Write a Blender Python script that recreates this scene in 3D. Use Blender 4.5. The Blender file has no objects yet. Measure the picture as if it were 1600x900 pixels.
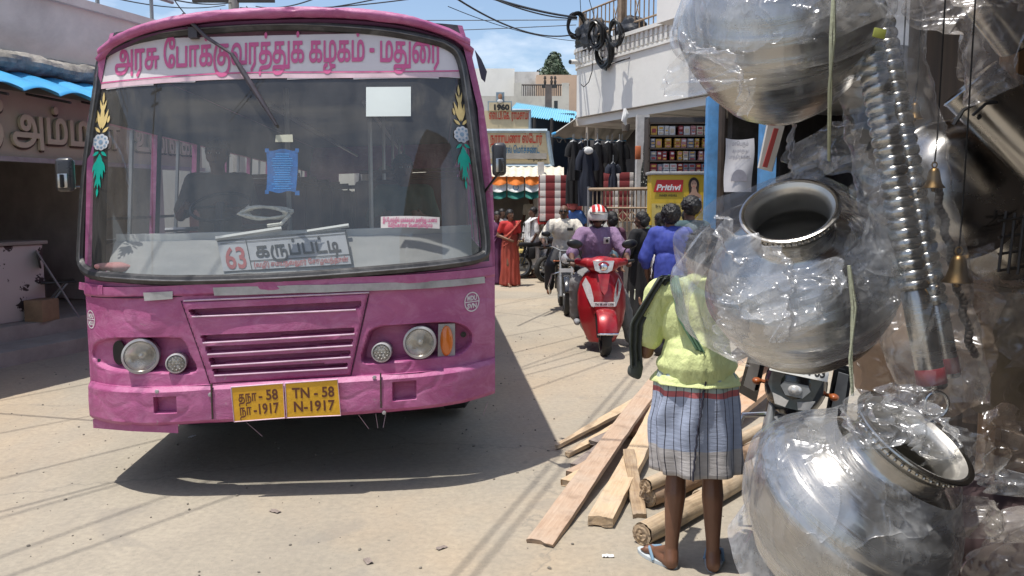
import bpy, bmesh, math, random
import numpy as np
from mathutils import Vector, Matrix, noise, Quaternion
random.seed(7); rng = np.random.default_rng(7)
PI = math.pi; R = math.radians
SC = bpy.context.scene; COL = SC.collection
# ---------------------------------------------------------------- camera, light, exposure
F_PX = 1280.0; CAM_H = 1.75; PITCH = math.atan(132/1280)
cam_d = bpy.data.cameras.new('camera'); cam = bpy.data.objects.new('camera', cam_d); COL.objects.link(cam)
cam.location = (0, 0, CAM_H); cam.rotation_euler = (PI/2-PITCH, 0, 0)
cam_d.sensor_width = 36; cam_d.lens = 36*F_PX/1600; cam_d.clip_start = .05; cam_d.clip_end = 900
SC.camera = cam
SUN_TO = Vector((-.22, -.14, 1)).normalized()
w = bpy.data.worlds.new('World'); SC.world = w; w.use_nodes = True
wn, wl = w.node_tree.nodes, w.node_tree.links
sky = wn.new('ShaderNodeTexSky'); sky.sky_type = 'NISHITA'; sky.sun_disc = False
sky.sun_elevation = math.asin(SUN_TO.z); sky.sun_rotation = math.atan2(SUN_TO.x, SUN_TO.y)
sky.dust_density = 1.6; sky.ozone_density = 1.2; sky.altitude = 100
tc = wn.new('ShaderNodeTexCoord'); mp = wn.new('ShaderNodeMapping'); mp.inputs['Scale'].default_value = (1.6, 1.6, 4.5)
mp.inputs['Location'].default_value = (.35, .1, .3)
nz = wn.new('ShaderNodeTexNoise'); nz.inputs['Scale'].default_value = 1.9; nz.inputs['Detail'].default_value = 7; nz.inputs['Roughness'].default_value = .58
cr = wn.new('ShaderNodeValToRGB'); cr.color_ramp.elements[0].position = .50; cr.color_ramp.elements[1].position = .72
mx = wn.new('ShaderNodeMix'); mx.data_type = 'RGBA'; mx.inputs[7].default_value = (7.2, 7.4, 7.8, 1)
wl.new(tc.outputs['Generated'], mp.inputs['Vector']); wl.new(mp.outputs['Vector'], nz.inputs['Vector'])
wl.new(nz.outputs['Fac'], cr.inputs['Fac']); wl.new(cr.outputs['Color'], mx.inputs[0]); wl.new(sky.outputs['Color'], mx.inputs[6])
bg = wn['Background']; wl.new(mx.outputs[2], bg.inputs['Color']); bg.inputs['Strength'].default_value = .14
sun_d = bpy.data.lights.new('sun', 'SUN'); sun = bpy.data.objects.new('sun', sun_d); COL.objects.link(sun)
sun_d.energy = 4.2; sun_d.angle = R(.55); sun_d.color = (1, .95, .87)
sun.rotation_euler = SUN_TO.to_track_quat('Z', 'Y').to_euler(); sun.location = (0, 0, 30)
vs = SC.view_settings; vs.view_transform = 'Standard'; vs.look = 'None'; vs.gamma = 1; vs.use_curve_mapping = False; vs.exposure = .35
cy = SC.cycles; cy.max_bounces = 8; cy.transparent_max_bounces = 24; cy.diffuse_bounces = 4; cy.glossy_bounces = 4
cy.caustics_reflective = False; cy.caustics_refractive = False; cy.use_denoising = True; cy.sample_clamp_indirect = 6

# ---------------------------------------------------------------- pixel helpers (photo pixels, 1600x900) -> real places
_F = Vector((0, math.cos(PITCH), -math.sin(PITCH))); _U = Vector((0, math.sin(PITCH), math.cos(PITCH))); _C = Vector((0, 0, CAM_H))
def ray(u, v): return _F + Vector((1, 0, 0))*((u-800)/F_PX) - _U*((v-450)/F_PX)
def at(u, v, Y): d = ray(u, v); return _C + d*(Y/d.y)
def gnd(u, v, z=0.): d = ray(u, v); return _C + d*((z-CAM_H)/d.z)
# ---------------------------------------------------------------- things
def tag(o, label=None, cat=None, group=None, kind=None):
    if label: o['label'] = label
    if cat: o['category'] = cat
    if group: o['group'] = group
    if kind: o['kind'] = kind
    return o
def thing(name, label, cat, loc=(0, 0, 0), rz=0, group=None, parent=None):
    o = bpy.data.objects.new(name, None); COL.objects.link(o); o.location = loc; o.rotation_euler = (0, 0, rz)
    o.empty_display_size = .1; o.parent = parent
    return tag(o, label, cat, group)
def children(o): return [c for c in COL.objects if c.parent == o]
def copy_tree(o, parent=None):
    kids = children(o)
    c = o.copy(); COL.objects.link(c); c.parent = parent
    for k in kids: copy_tree(k, c)
    return c
class MB:
    """collects shapes into one mesh"""
    def __init__(s): s.v = []; s.f = []; s.m = []
    def add(s, vs, fs, m=0):
        n = len(s.v); s.v += [tuple(p) for p in vs]; s.f += [tuple(i+n for i in f) for f in fs]; s.m += [m]*len(fs); return s
    def box(s, c, size, rot=None, m=0, taper=1.):
        x, y, z = [k/2 for k in size]; M = rot if rot is not None else Matrix.Identity(3); c = Vector(c)
        P = [(-x, -y, -z), (x, -y, -z), (x, y, -z), (-x, y, -z), (-x*taper, -y*taper, z), (x*taper, -y*taper, z), (x*taper, y*taper, z), (-x*taper, y*taper, z)]
        return s.add([c+M@Vector(p) for p in P], [(3, 2, 1, 0), (4, 5, 6, 7), (0, 1, 5, 4), (1, 2, 6, 5), (2, 3, 7, 6), (3, 0, 4, 7)], m)
    def rbox(s, c, size, b=.01, rot=None, seg=2, m=0):
        bm = bmesh.new(); bmesh.ops.create_cube(bm, size=1)
        for v in bm.verts: v.co = Vector((v.co.x*size[0], v.co.y*size[1], v.co.z*size[2]))
        bmesh.ops.bevel(bm, geom=bm.edges[:], offset=min(b, min(size)*.45), segments=seg, profile=.5, affect='EDGES')
        M = rot if rot is not None else Matrix.Identity(3); c = Vector(c); bm.verts.index_update()
        s.add([c+M@v.co for v in bm.verts], [[v.index for v in f.verts] for f in bm.faces], m); bm.free(); return s
    def tube(s, pts, r, n=10, caps=True, m=0, flat=1.):
        pts = [Vector(p) for p in pts]; k = len(pts); rs = r if hasattr(r, '__len__') else [r]*k
        V = []; up = Vector((0, 0, 1)); t0 = (pts[1]-pts[0]).normalized()
        a = t0.cross(up) if abs(t0.z) < .95 else t0.cross(Vector((1, 0, 0))); a.normalize()
        for i in range(k):
            t = (pts[min(i+1, k-1)]-pts[max(i-1, 0)]).normalized(); a = (a-t*a.dot(t)).normalized(); b = t.cross(a)
            for j in range(n):
                th = 2*PI*j/n; V.append(pts[i]+a*(math.cos(th)*rs[i])+b*(math.sin(th)*rs[i]*flat))
        Fc = [(i*n+j, i*n+(j+1) % n, (i+1)*n+(j+1) % n, (i+1)*n+j) for i in range(k-1) for j in range(n)]
        if caps: Fc += [tuple(range(n-1, -1, -1)), tuple(range((k-1)*n, k*n))]
        return s.add(V, Fc, m)
    def lathe(s, prof, n=32, M=None, m=0, a0=0, a1=2*PI):
        M = M or Matrix.Identity(4); full = abs(a1-a0-2*PI) < 1e-6; k = n if full else n+1
        V = [M@Vector((r*math.cos(a0+(a1-a0)*j/n), r*math.sin(a0+(a1-a0)*j/n), z)) for r, z in prof for j in range(k)]
        Fc = [(i*k+j, i*k+(j+1) % k, (i+1)*k+(j+1) % k, (i+1)*k+j) for i in range(len(prof)-1) for j in range(n)]
        return s.add(V, Fc, m)
    def ell(s, c, r, rot=None, n=16, k=10, m=0):
        M = rot if rot is not None else Matrix.Identity(3); c = Vector(c); r = r if hasattr(r, '__len__') else (r, r, r)
        V = [c+M@Vector((0, 0, r[2]))]
        for i in range(1, k):
            ph = PI*i/k
            for j in range(n): th = 2*PI*j/n; V.append(c+M@Vector((r[0]*math.sin(ph)*math.cos(th), r[1]*math.sin(ph)*math.sin(th), r[2]*math.cos(ph))))
        V.append(c+M@Vector((0, 0, -r[2]))); L = len(V)-1
        Fc = [(0, 1+j, 1+(j+1) % n) for j in range(n)]
        Fc += [(1+i*n+j, 1+(i+1)*n+j, 1+(i+1)*n+(j+1) % n, 1+i*n+(j+1) % n) for i in range(k-2) for j in range(n)]
        Fc += [(L, 1+(k-2)*n+(j+1) % n, 1+(k-2)*n+j) for j in range(n)]
        return s.add(V, Fc, m)
    def cone(s, a, b, ra, rb, n=12, m=0):          # a limb: two balls and what joins them
        a = Vector(a); b = Vector(b); s.ell(a, ra, n=n, k=8, m=m); s.ell(b, rb, n=n, k=8, m=m)
        if (b-a).length > 1e-4: s.tube([a, b], [ra, rb], n, True, m)
        return s
    def poly(s, pts, d, m=0):                       # flat outline with thickness d (vector)
        pts = [Vector(p) for p in pts]; d = Vector(d); n = len(pts)
        return s.add(pts+[p+d for p in pts], [tuple(range(n)), tuple(range(2*n-1, n-1, -1))]+[((i+1) % n, i, n+i, n+(i+1) % n) for i in range(n)], m)
    def grid(s, fn, nu, nv, closed=False, m=0):
        V = [fn(i/(nu if closed else nu-1), j/(nv-1)) for j in range(nv) for i in range(nu)]; q = nu if closed else nu-1
        return s.add(V, [(j*nu+i, j*nu+(i+1) % nu, (j+1)*nu+(i+1) % nu, (j+1)*nu+i) for j in range(nv-1) for i in range(q)], m)
    def mesh(s, name='m'):
        me = bpy.data.meshes.new(name); me.from_pydata(s.v, [], s.f); me.polygons.foreach_set('material_index', s.m); return me
    def build(s, name, mats, parent=None, smooth=40, loc=None):
        me = s.mesh(name); return link(name, me, mats, parent, smooth, loc)
def link(name, me, mats, parent=None, smooth=40, loc=None):
    for m_ in (mats if isinstance(mats, (list, tuple)) else [mats]): me.materials.append(m_)
    bm = bmesh.new(); bm.from_mesh(me); bmesh.ops.recalc_face_normals(bm, faces=bm.faces); bm.to_mesh(me); bm.free()
    if smooth:
        me.polygons.foreach_set('use_smooth', [True]*len(me.polygons)); me.set_sharp_from_angle(angle=R(smooth))
    o = bpy.data.objects.new(name, me); COL.objects.link(o); o.parent = parent
    if loc is not None: o.location = loc
    return o
def remesh(mb, voxel, smooth=4, disp=None):
    me = mb.mesh('tmp'); o = bpy.data.objects.new('tmp', me); COL.objects.link(o)
    r = o.modifiers.new('r', 'REMESH'); r.mode = 'VOXEL'; r.voxel_size = voxel
    if smooth: q = o.modifiers.new('s', 'SMOOTH'); q.iterations = smooth; q.factor = .5
    dg = bpy.context.evaluated_depsgraph_get(); ev = o.evaluated_get(dg); out = bpy.data.meshes.new_from_object(ev)
    bpy.data.objects.remove(o); bpy.data.meshes.remove(me)
    if disp:
        n_ = len(out.vertices); N = np.zeros(n_*3, np.float32); P = np.zeros(n_*3, np.float32); out.vertices.foreach_get('normal', N); out.vertices.foreach_get('co', P)
        D = np.array([disp(Vector(p)) for p in P.reshape(-1, 3)], np.float32); out.vertices.foreach_set('co', (P.reshape(-1, 3)+N.reshape(-1, 3)*D[:, None]).ravel()); out.update()
    return out
# ---------------------------------------------------------------- materials
def nn(nt, t, **k):
    n = nt.nodes.new('ShaderNode'+t)
    for a, b in k.items():
        if a in n.inputs: n.inputs[a].default_value = b
        else: setattr(n, a, b)
    return n
def ramp(nt, src, p0, p1, c0=(0, 0, 0, 1), c1=(1, 1, 1, 1)):
    r_ = nn(nt, 'ValToRGB'); e = r_.color_ramp.elements; e[0].position = p0; e[1].position = p1; e[0].color = c0; e[1].color = c1
    nt.links.new(src, r_.inputs['Fac']); return r_.outputs['Color']
def mixc(nt, f, a, b, mode='MIX'):
    m_ = nn(nt, 'Mix', data_type='RGBA', blend_type=mode)
    for i, x in ((0, f), (6, a), (7, b)):
        if hasattr(x, 'is_output'): nt.links.new(x, m_.inputs[i])
        else: m_.inputs[i].default_value = x
    return m_.outputs[2]
def c4(c): return (c[0], c[1], c[2], 1)
def noise_out(nt, scale, detail=6, rough=.6, stretch=None, dist=0):
    t = nn(nt, 'TexCoord'); src = t.outputs['Object']
    if stretch: mp_ = nn(nt, 'Mapping', Scale=stretch); nt.links.new(src, mp_.inputs['Vector']); src = mp_.outputs['Vector']
    n = nn(nt, 'TexNoise', Scale=scale, Detail=detail, Roughness=rough, Distortion=dist); nt.links.new(src, n.inputs['Vector']); return n.outputs['Fac']
def new_mat(name):
    m_ = bpy.data.materials.new(name); m_.use_nodes = True; nt = m_.node_tree; return m_, nt, nt.nodes['Principled BSDF']
_cache = {}
def mat(name, col, rough=.7, metal=0., var=.25, scale=6., bump=0., bscale=None, dirt=None, dirt_amt=.5, stretch=None, spec=.5, **kw):
    """one procedural surface: a base colour with uneven wear, dirt blotches and a little relief"""
    if name in _cache: return _cache[name]
    m_, nt, b = new_mat(name); L = nt.links
    n1 = noise_out(nt, scale, 6, .62, stretch)
    dark = tuple(c*(1-var) for c in col); lite = tuple(min(1, c*(1+var*.7)) for c in col)
    colr = ramp(nt, n1, .3, .72, c4(dark), c4(lite))
    if dirt:
        n2 = noise_out(nt, scale*.45, 8, .7, None, .6); f_ = ramp(nt, n2, .48, .75, (0, 0, 0, 1), (dirt_amt,)*3+(1,)); colr = mixc(nt, f_, colr, c4(dirt))
    L.new(colr, b.inputs['Base Color']); b.inputs['Metallic'].default_value = metal
    rr = ramp(nt, n1, .2, .8, (max(0, rough-.12),)*3+(1,), (min(1, rough+.12),)*3+(1,)); L.new(rr, b.inputs['Roughness'])
    b.inputs['Specular IOR Level'].default_value = spec
    for k, v_ in kw.items(): b.inputs[k].default_value = v_
    if bump:
        n3 = noise_out(nt, bscale or scale*5, 5, .6, stretch); bp = nn(nt, 'Bump', Strength=min(1, bump), Distance=.02*max(1, bump)); L.new(n3, bp.inputs['Height']); L.new(bp.outputs['Normal'], b.inputs['Normal'])
    _cache[name] = m_; return m_
def glass_mat(name, tint=(1, 1, 1), haze=.05, hazecol=(.6, .58, .54), rough=.03, streak=None):
    """clear sheet seen through, with reflections by angle and a film of dust"""
    m_, nt, b = new_mat(name); L = nt.links; nt.nodes.remove(b); out = nt.nodes['Material Output']
    tr = nn(nt, 'BsdfTransparent', Color=c4(tint)); gl = nn(nt, 'BsdfGlossy', Roughness=rough); df = nn(nt, 'BsdfDiffuse', Color=c4(hazecol))
    m1 = nn(nt, 'MixShader', Fac=.075); L.new(tr.outputs[0], m1.inputs[1]); L.new(gl.outputs[0], m1.inputs[2])
    n1 = noise_out(nt, 3.5, 7, .68, streak); f_ = ramp(nt, n1, .3, .8, (haze*.35,)*3+(1,), (haze*2,)*3+(1,))
    m2 = nn(nt, 'MixShader'); L.new(f_, m2.inputs[0]); L.new(m1.outputs[0], m2.inputs[1]); L.new(df.outputs[0], m2.inputs[2]); L.new(m2.outputs[0], out.inputs['Surface']); return m_
def plastic_film(name, body=.12, rough=.13, col=(.85, .87, .9), bump=.5, bscale=14., fold=1.):
    """thin crinkled polythene: mostly clear, milky in folds, sharp glints"""
    m_, nt, b = new_mat(name); L = nt.links; nt.nodes.remove(b); out = nt.nodes['Material Output']
    tr = nn(nt, 'BsdfTransparent', Color=(.97, .975, .98, 1)); gl = nn(nt, 'BsdfGlossy', Roughness=rough, Color=(.95, .96, 1, 1))
    df = nn(nt, 'BsdfDiffuse', Color=c4(col)); tl = nn(nt, 'BsdfTranslucent', Color=c4(col)); dd = nn(nt, 'MixShader', Fac=.5); L.new(df.outputs[0], dd.inputs[1]); L.new(tl.outputs[0], dd.inputs[2])
    def crease(sc, st, di):
        n_ = noise_out(nt, sc, 3, .55, st, di); k = nn(nt, 'Math', operation='SUBTRACT'); k.inputs[1].default_value = .5; L.new(n_, k.inputs[0]); k2 = nn(nt, 'Math', operation='ABSOLUTE'); L.new(k.outputs[0], k2.inputs[0]); k3 = nn(nt, 'Math', operation='POWER'); k3.inputs[1].default_value = .6; L.new(k2.outputs[0], k3.inputs[0]); return k3.outputs[0]
    c1, c2 = crease(bscale, (1, 1, .5), .7), crease(bscale*.42, (.6, 1, 1), 1.2); mt = nn(nt, 'Math', operation='MULTIPLY_ADD'); mt.inputs[1].default_value = .5; L.new(c1, mt.inputs[0]); L.new(c2, mt.inputs[2])
    bp = nn(nt, 'Bump', Strength=bump, Distance=.016, invert=True); L.new(mt.outputs[0], bp.inputs['Height'])
    for q in (gl, df, tl): L.new(bp.outputs[0], q.inputs['Normal'])
    lw = nn(nt, 'LayerWeight', Blend=.22); L.new(bp.outputs[0], lw.inputs['Normal'])
    fa = nn(nt, 'MapRange'); fa.inputs['From Max'].default_value = 1; fa.inputs['To Min'].default_value = .05; fa.inputs['To Max'].default_value = .55; L.new(lw.outputs['Facing'], fa.inputs['Value'])
    m1 = nn(nt, 'MixShader'); L.new(fa.outputs[0], m1.inputs[0]); L.new(tr.outputs[0], m1.inputs[1]); L.new(gl.outputs[0], m1.inputs[2])
    n1 = noise_out(nt, 7, 6, .65); f1 = ramp(nt, n1, .35, .75, (body*.35,)*3+(1,), (min(1, body*1.7),)*3+(1,))
    w1 = ramp(nt, c1, .05, .50, (.50*fold,)*3+(1,), (0, 0, 0, 1)); w2 = ramp(nt, c2, .05, .42, (.58*fold,)*3+(1,), (0, 0, 0, 1)); wm_ = mixc(nt, ramp(nt, n1, .42, .6), (0, 0, 0, 1), mixc(nt, 1., w1, w2, 'LIGHTEN')); f_ = mixc(nt, 1., f1, wm_, 'LIGHTEN')
    m2 = nn(nt, 'MixShader'); L.new(f_, m2.inputs[0]); L.new(m1.outputs[0], m2.inputs[1]); L.new(dd.outputs[0], m2.inputs[2]); L.new(m2.outputs[0], out.inputs['Surface']); return m_
# ---------------------------------------------------------------- lettering
GL={'அ':(374,'314,-58 344,-59 349,-56 351,-51 351,182 348,189 343,191 317,191 311,189 309,185 308,69 307,66 305,65 279,66 278,101 270,129 262,146 252,160 241,171 230,179 207,190 183,195 149,194 134,190 120,183 111,177 103,168 98,157 94,146 93,123 97,110 102,99 107,92 116,85 136,76 160,73 177,77 194,85 201,90 207,99 212,109 215,120 215,137 217,138 227,125 234,106 236,92 236,76 234,65 49,65 34,62 20,55 9,43 5,33 3,25 3,11 6,2 13,-12 20,-22 33,-31 46,-38 78,-47 112,-49 136,-48 159,-45 193,-35 225,-19 241,-8 251,2 268,27 306,27 308,24 308,-50 310,-55;94,-9 70,-5 54,2 47,10 45,16 46,22 49,25 56,27 167,27 215,27 215,25 209,19 194,7 177,0 154,-7 130,-10;150,111 143,113 136,121 133,131 134,141 139,149 144,154 159,158 168,158 172,153 175,142 175,127 173,120 168,114 160,110'),
'ர':(213,'75,-77 82,-75 92,-67 156,-4 158,2 158,152 161,154 206,154 211,155 215,161 214,185 212,189 206,192 28,191 24,188 22,183 22,108 22,-1 25,-5 29,-7 59,-6 63,-4 65,1 65,152 69,154 111,154 115,152 115,11 56,-46 52,-53 56,-61'),
'சு':(289,'71,-10 102,-10 115,-8 135,-2 148,7 160,21 167,36 172,56 172,76 175,78 200,78 204,77 204,1 206,-5 214,-8 236,-7 242,-5 245,1 245,77 248,78 279,79 285,81 288,87 287,112 284,115 279,116 175,117 172,119 172,152 175,153 226,154 231,155 235,161 235,182 234,187 231,190 225,191 55,191 48,189 46,183 46,107 25,92 17,80 10,61 10,40 19,19 27,9 46,-3;78,28 64,32 54,41 52,52 54,63 62,71 72,75 89,78 103,78 129,77 130,61 125,44 119,36 111,31 99,28;88,116 87,119 87,150 88,153 128,153 130,150 129,117'),
' ':(87,''),
'ே':(240,'132,-10 173,-9 192,-4 206,3 216,11 224,21 230,34 233,49 233,67 230,81 220,100 216,105 205,113 189,120 176,122 156,121 145,118 131,111 120,102 111,86 107,74 106,56 109,38 103,40 92,48 78,62 70,73 61,92 56,113 54,132 56,165 60,179 67,197 76,212 88,225 102,235 117,242 118,241 114,225 114,211 116,201 122,188 128,179 141,170 152,165 165,162 187,162 208,169 221,178 229,188 236,204 238,219 237,236 233,248 223,265 215,272 202,280 185,285 173,287 141,287 110,281 92,274 69,261 48,242 34,223 23,201 16,178 12,157 12,119 18,90 25,68 41,40 58,22 76,9 98,-1 116,-7;157,27 152,32 147,50 147,62 150,72 154,79 161,83 174,84 181,83 188,76 191,68 192,53 190,43 178,31 168,28;171,199 163,202 157,208 155,215 155,230 158,240 164,249 172,249 180,247 187,243 194,236 197,220 194,209 188,202 180,199'),
'ப':(259,'28,-7 227,-7 234,-5 237,2 237,184 234,189 229,191 199,191 196,188 194,183 194,68 194,34 192,31 66,31 65,34 65,184 62,189 57,191 27,191 24,188 22,183 22,2 24,-4'),
'ா':(213,'28,-7 57,-7 62,-5 65,0 65,150 66,153 111,153 115,152 115,2 118,-6 123,-7 150,-7 155,-5 157,-1 158,93 158,152 161,153 206,154 211,155 214,160 215,164 215,184 211,190 204,192 31,191 25,190 22,182 22,2 24,-4'),
'க்':(275,'71,-10 102,-10 115,-8 135,-2 148,7 160,21 167,36 172,56 172,76 174,78 196,77 214,71 221,62 223,46 220,37 216,33 210,30 195,28 175,30 169,28 166,23 161,5 163,-3 169,-6 179,-8 210,-9 226,-6 246,5 257,18 263,32 266,48 263,69 257,83 248,95 235,104 216,112 197,115 173,117 172,120 172,151 174,153 226,154 231,155 235,161 235,183 233,188 229,191 55,191 49,189 46,183 46,107 25,92 17,80 10,61 10,40 19,19 27,9 46,-3;78,28 64,32 54,41 52,52 54,63 62,71 72,75 89,78 103,78 129,77 130,61 125,43 119,36 109,30 99,28;88,116 87,119 87,150 88,153 128,153 130,150 129,117;136,220 150,220 161,224 167,230 172,241 173,255 168,265 161,272 151,277 138,277 126,272 120,266 115,255 115,243 120,231 127,224'),
'கு':(354,'178,-114 220,-112 255,-105 285,-93 312,-73 329,-51 340,-26 345,5 344,30 339,50 331,68 322,81 313,90 304,97 286,107 274,111 255,115 251,118 251,150 252,153 305,154 311,156 313,162 313,183 310,190 304,191 135,191 129,190 126,185 125,107 107,94 99,85 92,71 88,56 88,45 92,31 99,16 109,7 128,-4 153,-10 183,-10 211,-3 229,8 240,22 249,44 252,75 254,76 267,72 282,63 294,49 298,40 301,25 301,1 295,-23 289,-34 275,-49 266,-56 255,-62 234,-69 195,-74 174,-74 144,-70 126,-65 113,-59 96,-47 86,-37 75,-22 69,-11 60,19 58,37 58,57 63,87 76,127 99,168 98,174 73,190 69,191 65,190 45,158 29,122 22,100 17,79 15,48 16,26 20,1 25,-14 32,-33 43,-51 52,-64 67,-78 82,-89 98,-98 120,-106 136,-110 158,-113;158,28 144,32 135,39 131,48 133,62 138,68 148,74 161,77 183,78 209,77 208,57 204,44 196,34 189,30 178,28;167,116 165,119 165,150 166,153 208,153 209,150 208,117'),
'வ':(348,'71,-10 95,-10 108,-7 122,0 136,14 143,28 146,38 148,61 146,71 138,90 129,101 113,111 100,115 82,116 58,112 66,129 79,143 93,152 112,156 131,156 149,151 158,145 167,136 174,124 179,107 180,77 174,45 164,22 165,0 168,-6 175,-8 316,-7 322,-6 325,2 326,151 325,183 323,189 317,191 292,191 285,189 283,182 282,32 279,31 214,31 212,33 220,57 223,75 223,109 219,129 215,141 207,155 195,170 182,180 166,188 154,192 134,195 111,195 96,193 77,187 58,177 44,166 33,153 19,126 13,97 13,63 18,38 26,20 33,11 40,4 52,-4;81,26 69,30 62,37 56,49 53,66 55,69 65,75 79,78 89,78 97,74 104,66 106,54 104,38 100,32 92,27'),
'த்':(275,'17,-113 37,-113 46,-112 50,-110 52,-104 51,-84 54,-73 60,-66 67,-62 78,-60 126,-59 172,-57 199,-52 220,-44 235,-34 250,-19 261,1 266,25 265,49 260,67 253,81 243,92 232,100 215,108 190,114 175,116 172,118 172,150 173,153 226,154 232,156 234,162 234,183 231,190 225,191 54,191 49,189 47,185 46,164 46,107 28,94 20,85 13,71 9,57 9,45 13,31 20,16 30,7 49,-4 74,-10 104,-10 132,-3 150,8 160,21 169,40 172,60 172,76 175,78 186,76 200,72 209,67 215,61 222,48 223,27 219,11 212,1 200,-9 188,-14 148,-20 64,-22 49,-25 31,-34 17,-50 9,-70 8,-81 10,-104 14,-111;79,28 65,32 56,39 52,48 54,62 59,68 69,74 82,77 104,78 130,77 129,57 125,44 117,34 110,30 99,28;88,116 86,119 86,150 87,153 129,153 130,150 129,117;137,220 152,220 162,224 168,230 174,242 174,254 169,266 163,272 153,277 140,277 128,272 121,265 117,256 116,242 121,231 127,225'),
'து':(364,'99,-114 145,-111 165,-107 186,-100 217,-83 229,-73 242,-60 333,-59 338,-58 340,-54 340,186 338,189 334,191 308,191 302,190 299,185 298,-19 296,-21 263,-21 260,-19 265,5 265,35 261,54 250,77 238,91 224,101 201,111 175,116 172,118 172,150 173,153 226,154 232,157 234,162 234,184 232,189 228,191 56,191 50,190 47,186 46,107 28,94 20,85 13,71 9,56 9,45 13,31 20,16 30,7 49,-4 74,-10 104,-10 132,-3 150,8 160,21 169,40 172,60 172,75 175,77 189,74 203,66 216,51 221,33 222,21 221,3 216,-17 213,-21 38,-22 20,-28 12,-35 6,-48 6,-65 12,-80 20,-91 35,-101 50,-107 73,-112;84,-75 70,-73 56,-69 49,-63 48,-61 50,-60 143,-60 178,-60 175,-63 162,-68 139,-73 120,-75;79,28 65,32 56,39 52,48 54,62 59,68 69,74 82,77 104,78 130,77 129,57 125,44 117,34 110,30 99,28;88,116 86,119 86,150 87,153 129,153 130,150 129,117'),
'க':(275,'71,-10 102,-10 115,-8 135,-2 148,7 160,21 167,36 172,56 172,76 174,78 196,77 214,71 221,62 223,46 220,37 216,33 210,30 195,28 175,30 169,28 166,23 161,5 163,-3 169,-6 179,-8 210,-9 226,-6 246,5 257,18 263,32 266,48 263,69 257,83 248,95 235,104 216,112 197,115 173,117 172,120 172,151 174,153 226,154 231,155 235,161 235,183 233,188 229,191 55,191 49,189 46,183 46,107 25,92 17,80 10,61 10,40 19,19 27,9 46,-3;78,28 64,32 54,41 52,52 54,63 62,71 72,75 89,78 103,78 129,77 130,61 125,43 119,36 109,30 99,28;88,116 87,119 87,150 88,153 128,153 130,150 129,117'),
'ழ':(286,'88,-114 125,-112 149,-105 168,-93 179,-81 192,-63 245,-62 251,-60 253,-54 253,-33 250,-26 245,-25 188,-23 175,-18 170,-9 173,-7 204,-5 222,-1 241,8 253,19 265,39 271,63 272,75 271,113 267,134 261,152 252,167 240,180 224,190 209,194 183,195 171,193 155,186 144,177 137,167 130,151 127,132 126,32 123,31 66,31 65,33 64,50 64,182 62,189 56,191 30,191 25,189 23,184 23,-1 25,-5 31,-7 125,-8 127,-9 131,-24 136,-34 142,-42 151,-50 147,-58 139,-66 126,-73 109,-76 75,-75 66,-73 60,-69 57,-64 57,-58 61,-54 66,-52 94,-51 99,-49 101,-44 103,-26 103,-21 101,-17 96,-15 86,-14 57,-15 38,-22 26,-31 16,-48 14,-62 16,-76 25,-92 32,-99 49,-107 74,-113;170,31 169,34 169,108 170,130 172,142 179,153 190,157 206,155 216,146 224,129 229,96 228,70 223,50 216,41 206,35 191,32'),
'ம்':(286,'28,-7 168,-7 204,-5 225,0 239,7 250,15 258,26 265,40 270,54 273,78 273,97 270,123 265,140 256,161 247,174 231,186 220,191 203,195 183,195 166,191 153,185 142,175 136,166 129,149 127,136 126,32 122,31 67,31 65,34 64,185 62,189 56,191 29,191 24,188 22,182 22,2 24,-4;170,31 169,34 169,121 172,143 180,154 189,157 205,155 216,146 224,128 229,104 229,74 223,51 218,43 208,36 191,32;135,220 150,220 160,224 167,231 171,240 173,252 167,266 162,271 151,277 138,277 128,274 121,268 115,257 114,245 119,232 125,225'),
'-':(107,'12,80 91,80 96,81 101,87 101,113 99,118 95,121 15,122 10,121 6,114 6,88 8,83'),
'ம':(286,'28,-7 168,-7 204,-5 225,0 239,7 250,15 258,26 265,40 270,54 273,78 273,97 270,123 265,140 256,161 247,174 231,186 220,191 203,195 183,195 166,191 153,185 142,175 136,166 129,149 127,136 126,32 122,31 67,31 65,34 64,185 62,189 56,191 29,191 24,188 22,182 22,2 24,-4;170,31 169,34 169,121 172,143 180,154 189,157 205,155 216,146 224,128 229,104 229,74 223,51 218,43 208,36 191,32'),
'ை':(387,'71,-10 95,-10 108,-7 122,0 131,8 137,15 143,28 147,45 147,63 144,78 136,93 128,102 113,111 100,115 82,116 60,112 62,120 71,132 82,142 92,149 119,156 148,156 170,153 185,148 169,118 162,95 159,71 160,45 166,24 175,9 190,-4 209,-10 233,-10 247,-6 258,1 271,16 280,40 281,77 277,99 264,129 247,152 265,156 284,156 299,152 314,140 321,131 324,122 328,104 328,76 326,62 319,39 305,11 309,4 333,-10 337,-10 342,-6 360,28 369,57 372,84 371,111 364,139 353,160 334,179 313,190 285,196 266,195 252,193 236,188 215,177 185,189 150,195 123,195 107,193 84,187 67,179 47,165 38,156 27,141 16,114 12,81 15,49 18,38 27,19 34,10 44,1 55,-5;81,26 69,30 61,38 56,49 53,66 55,69 65,75 78,78 88,78 97,74 104,66 106,54 105,41 101,33 93,27;217,26 211,29 205,36 202,48 201,70 203,88 208,108 215,123 217,124 220,121 230,107 235,93 239,71 239,54 236,39 231,30 227,27'),
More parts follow.
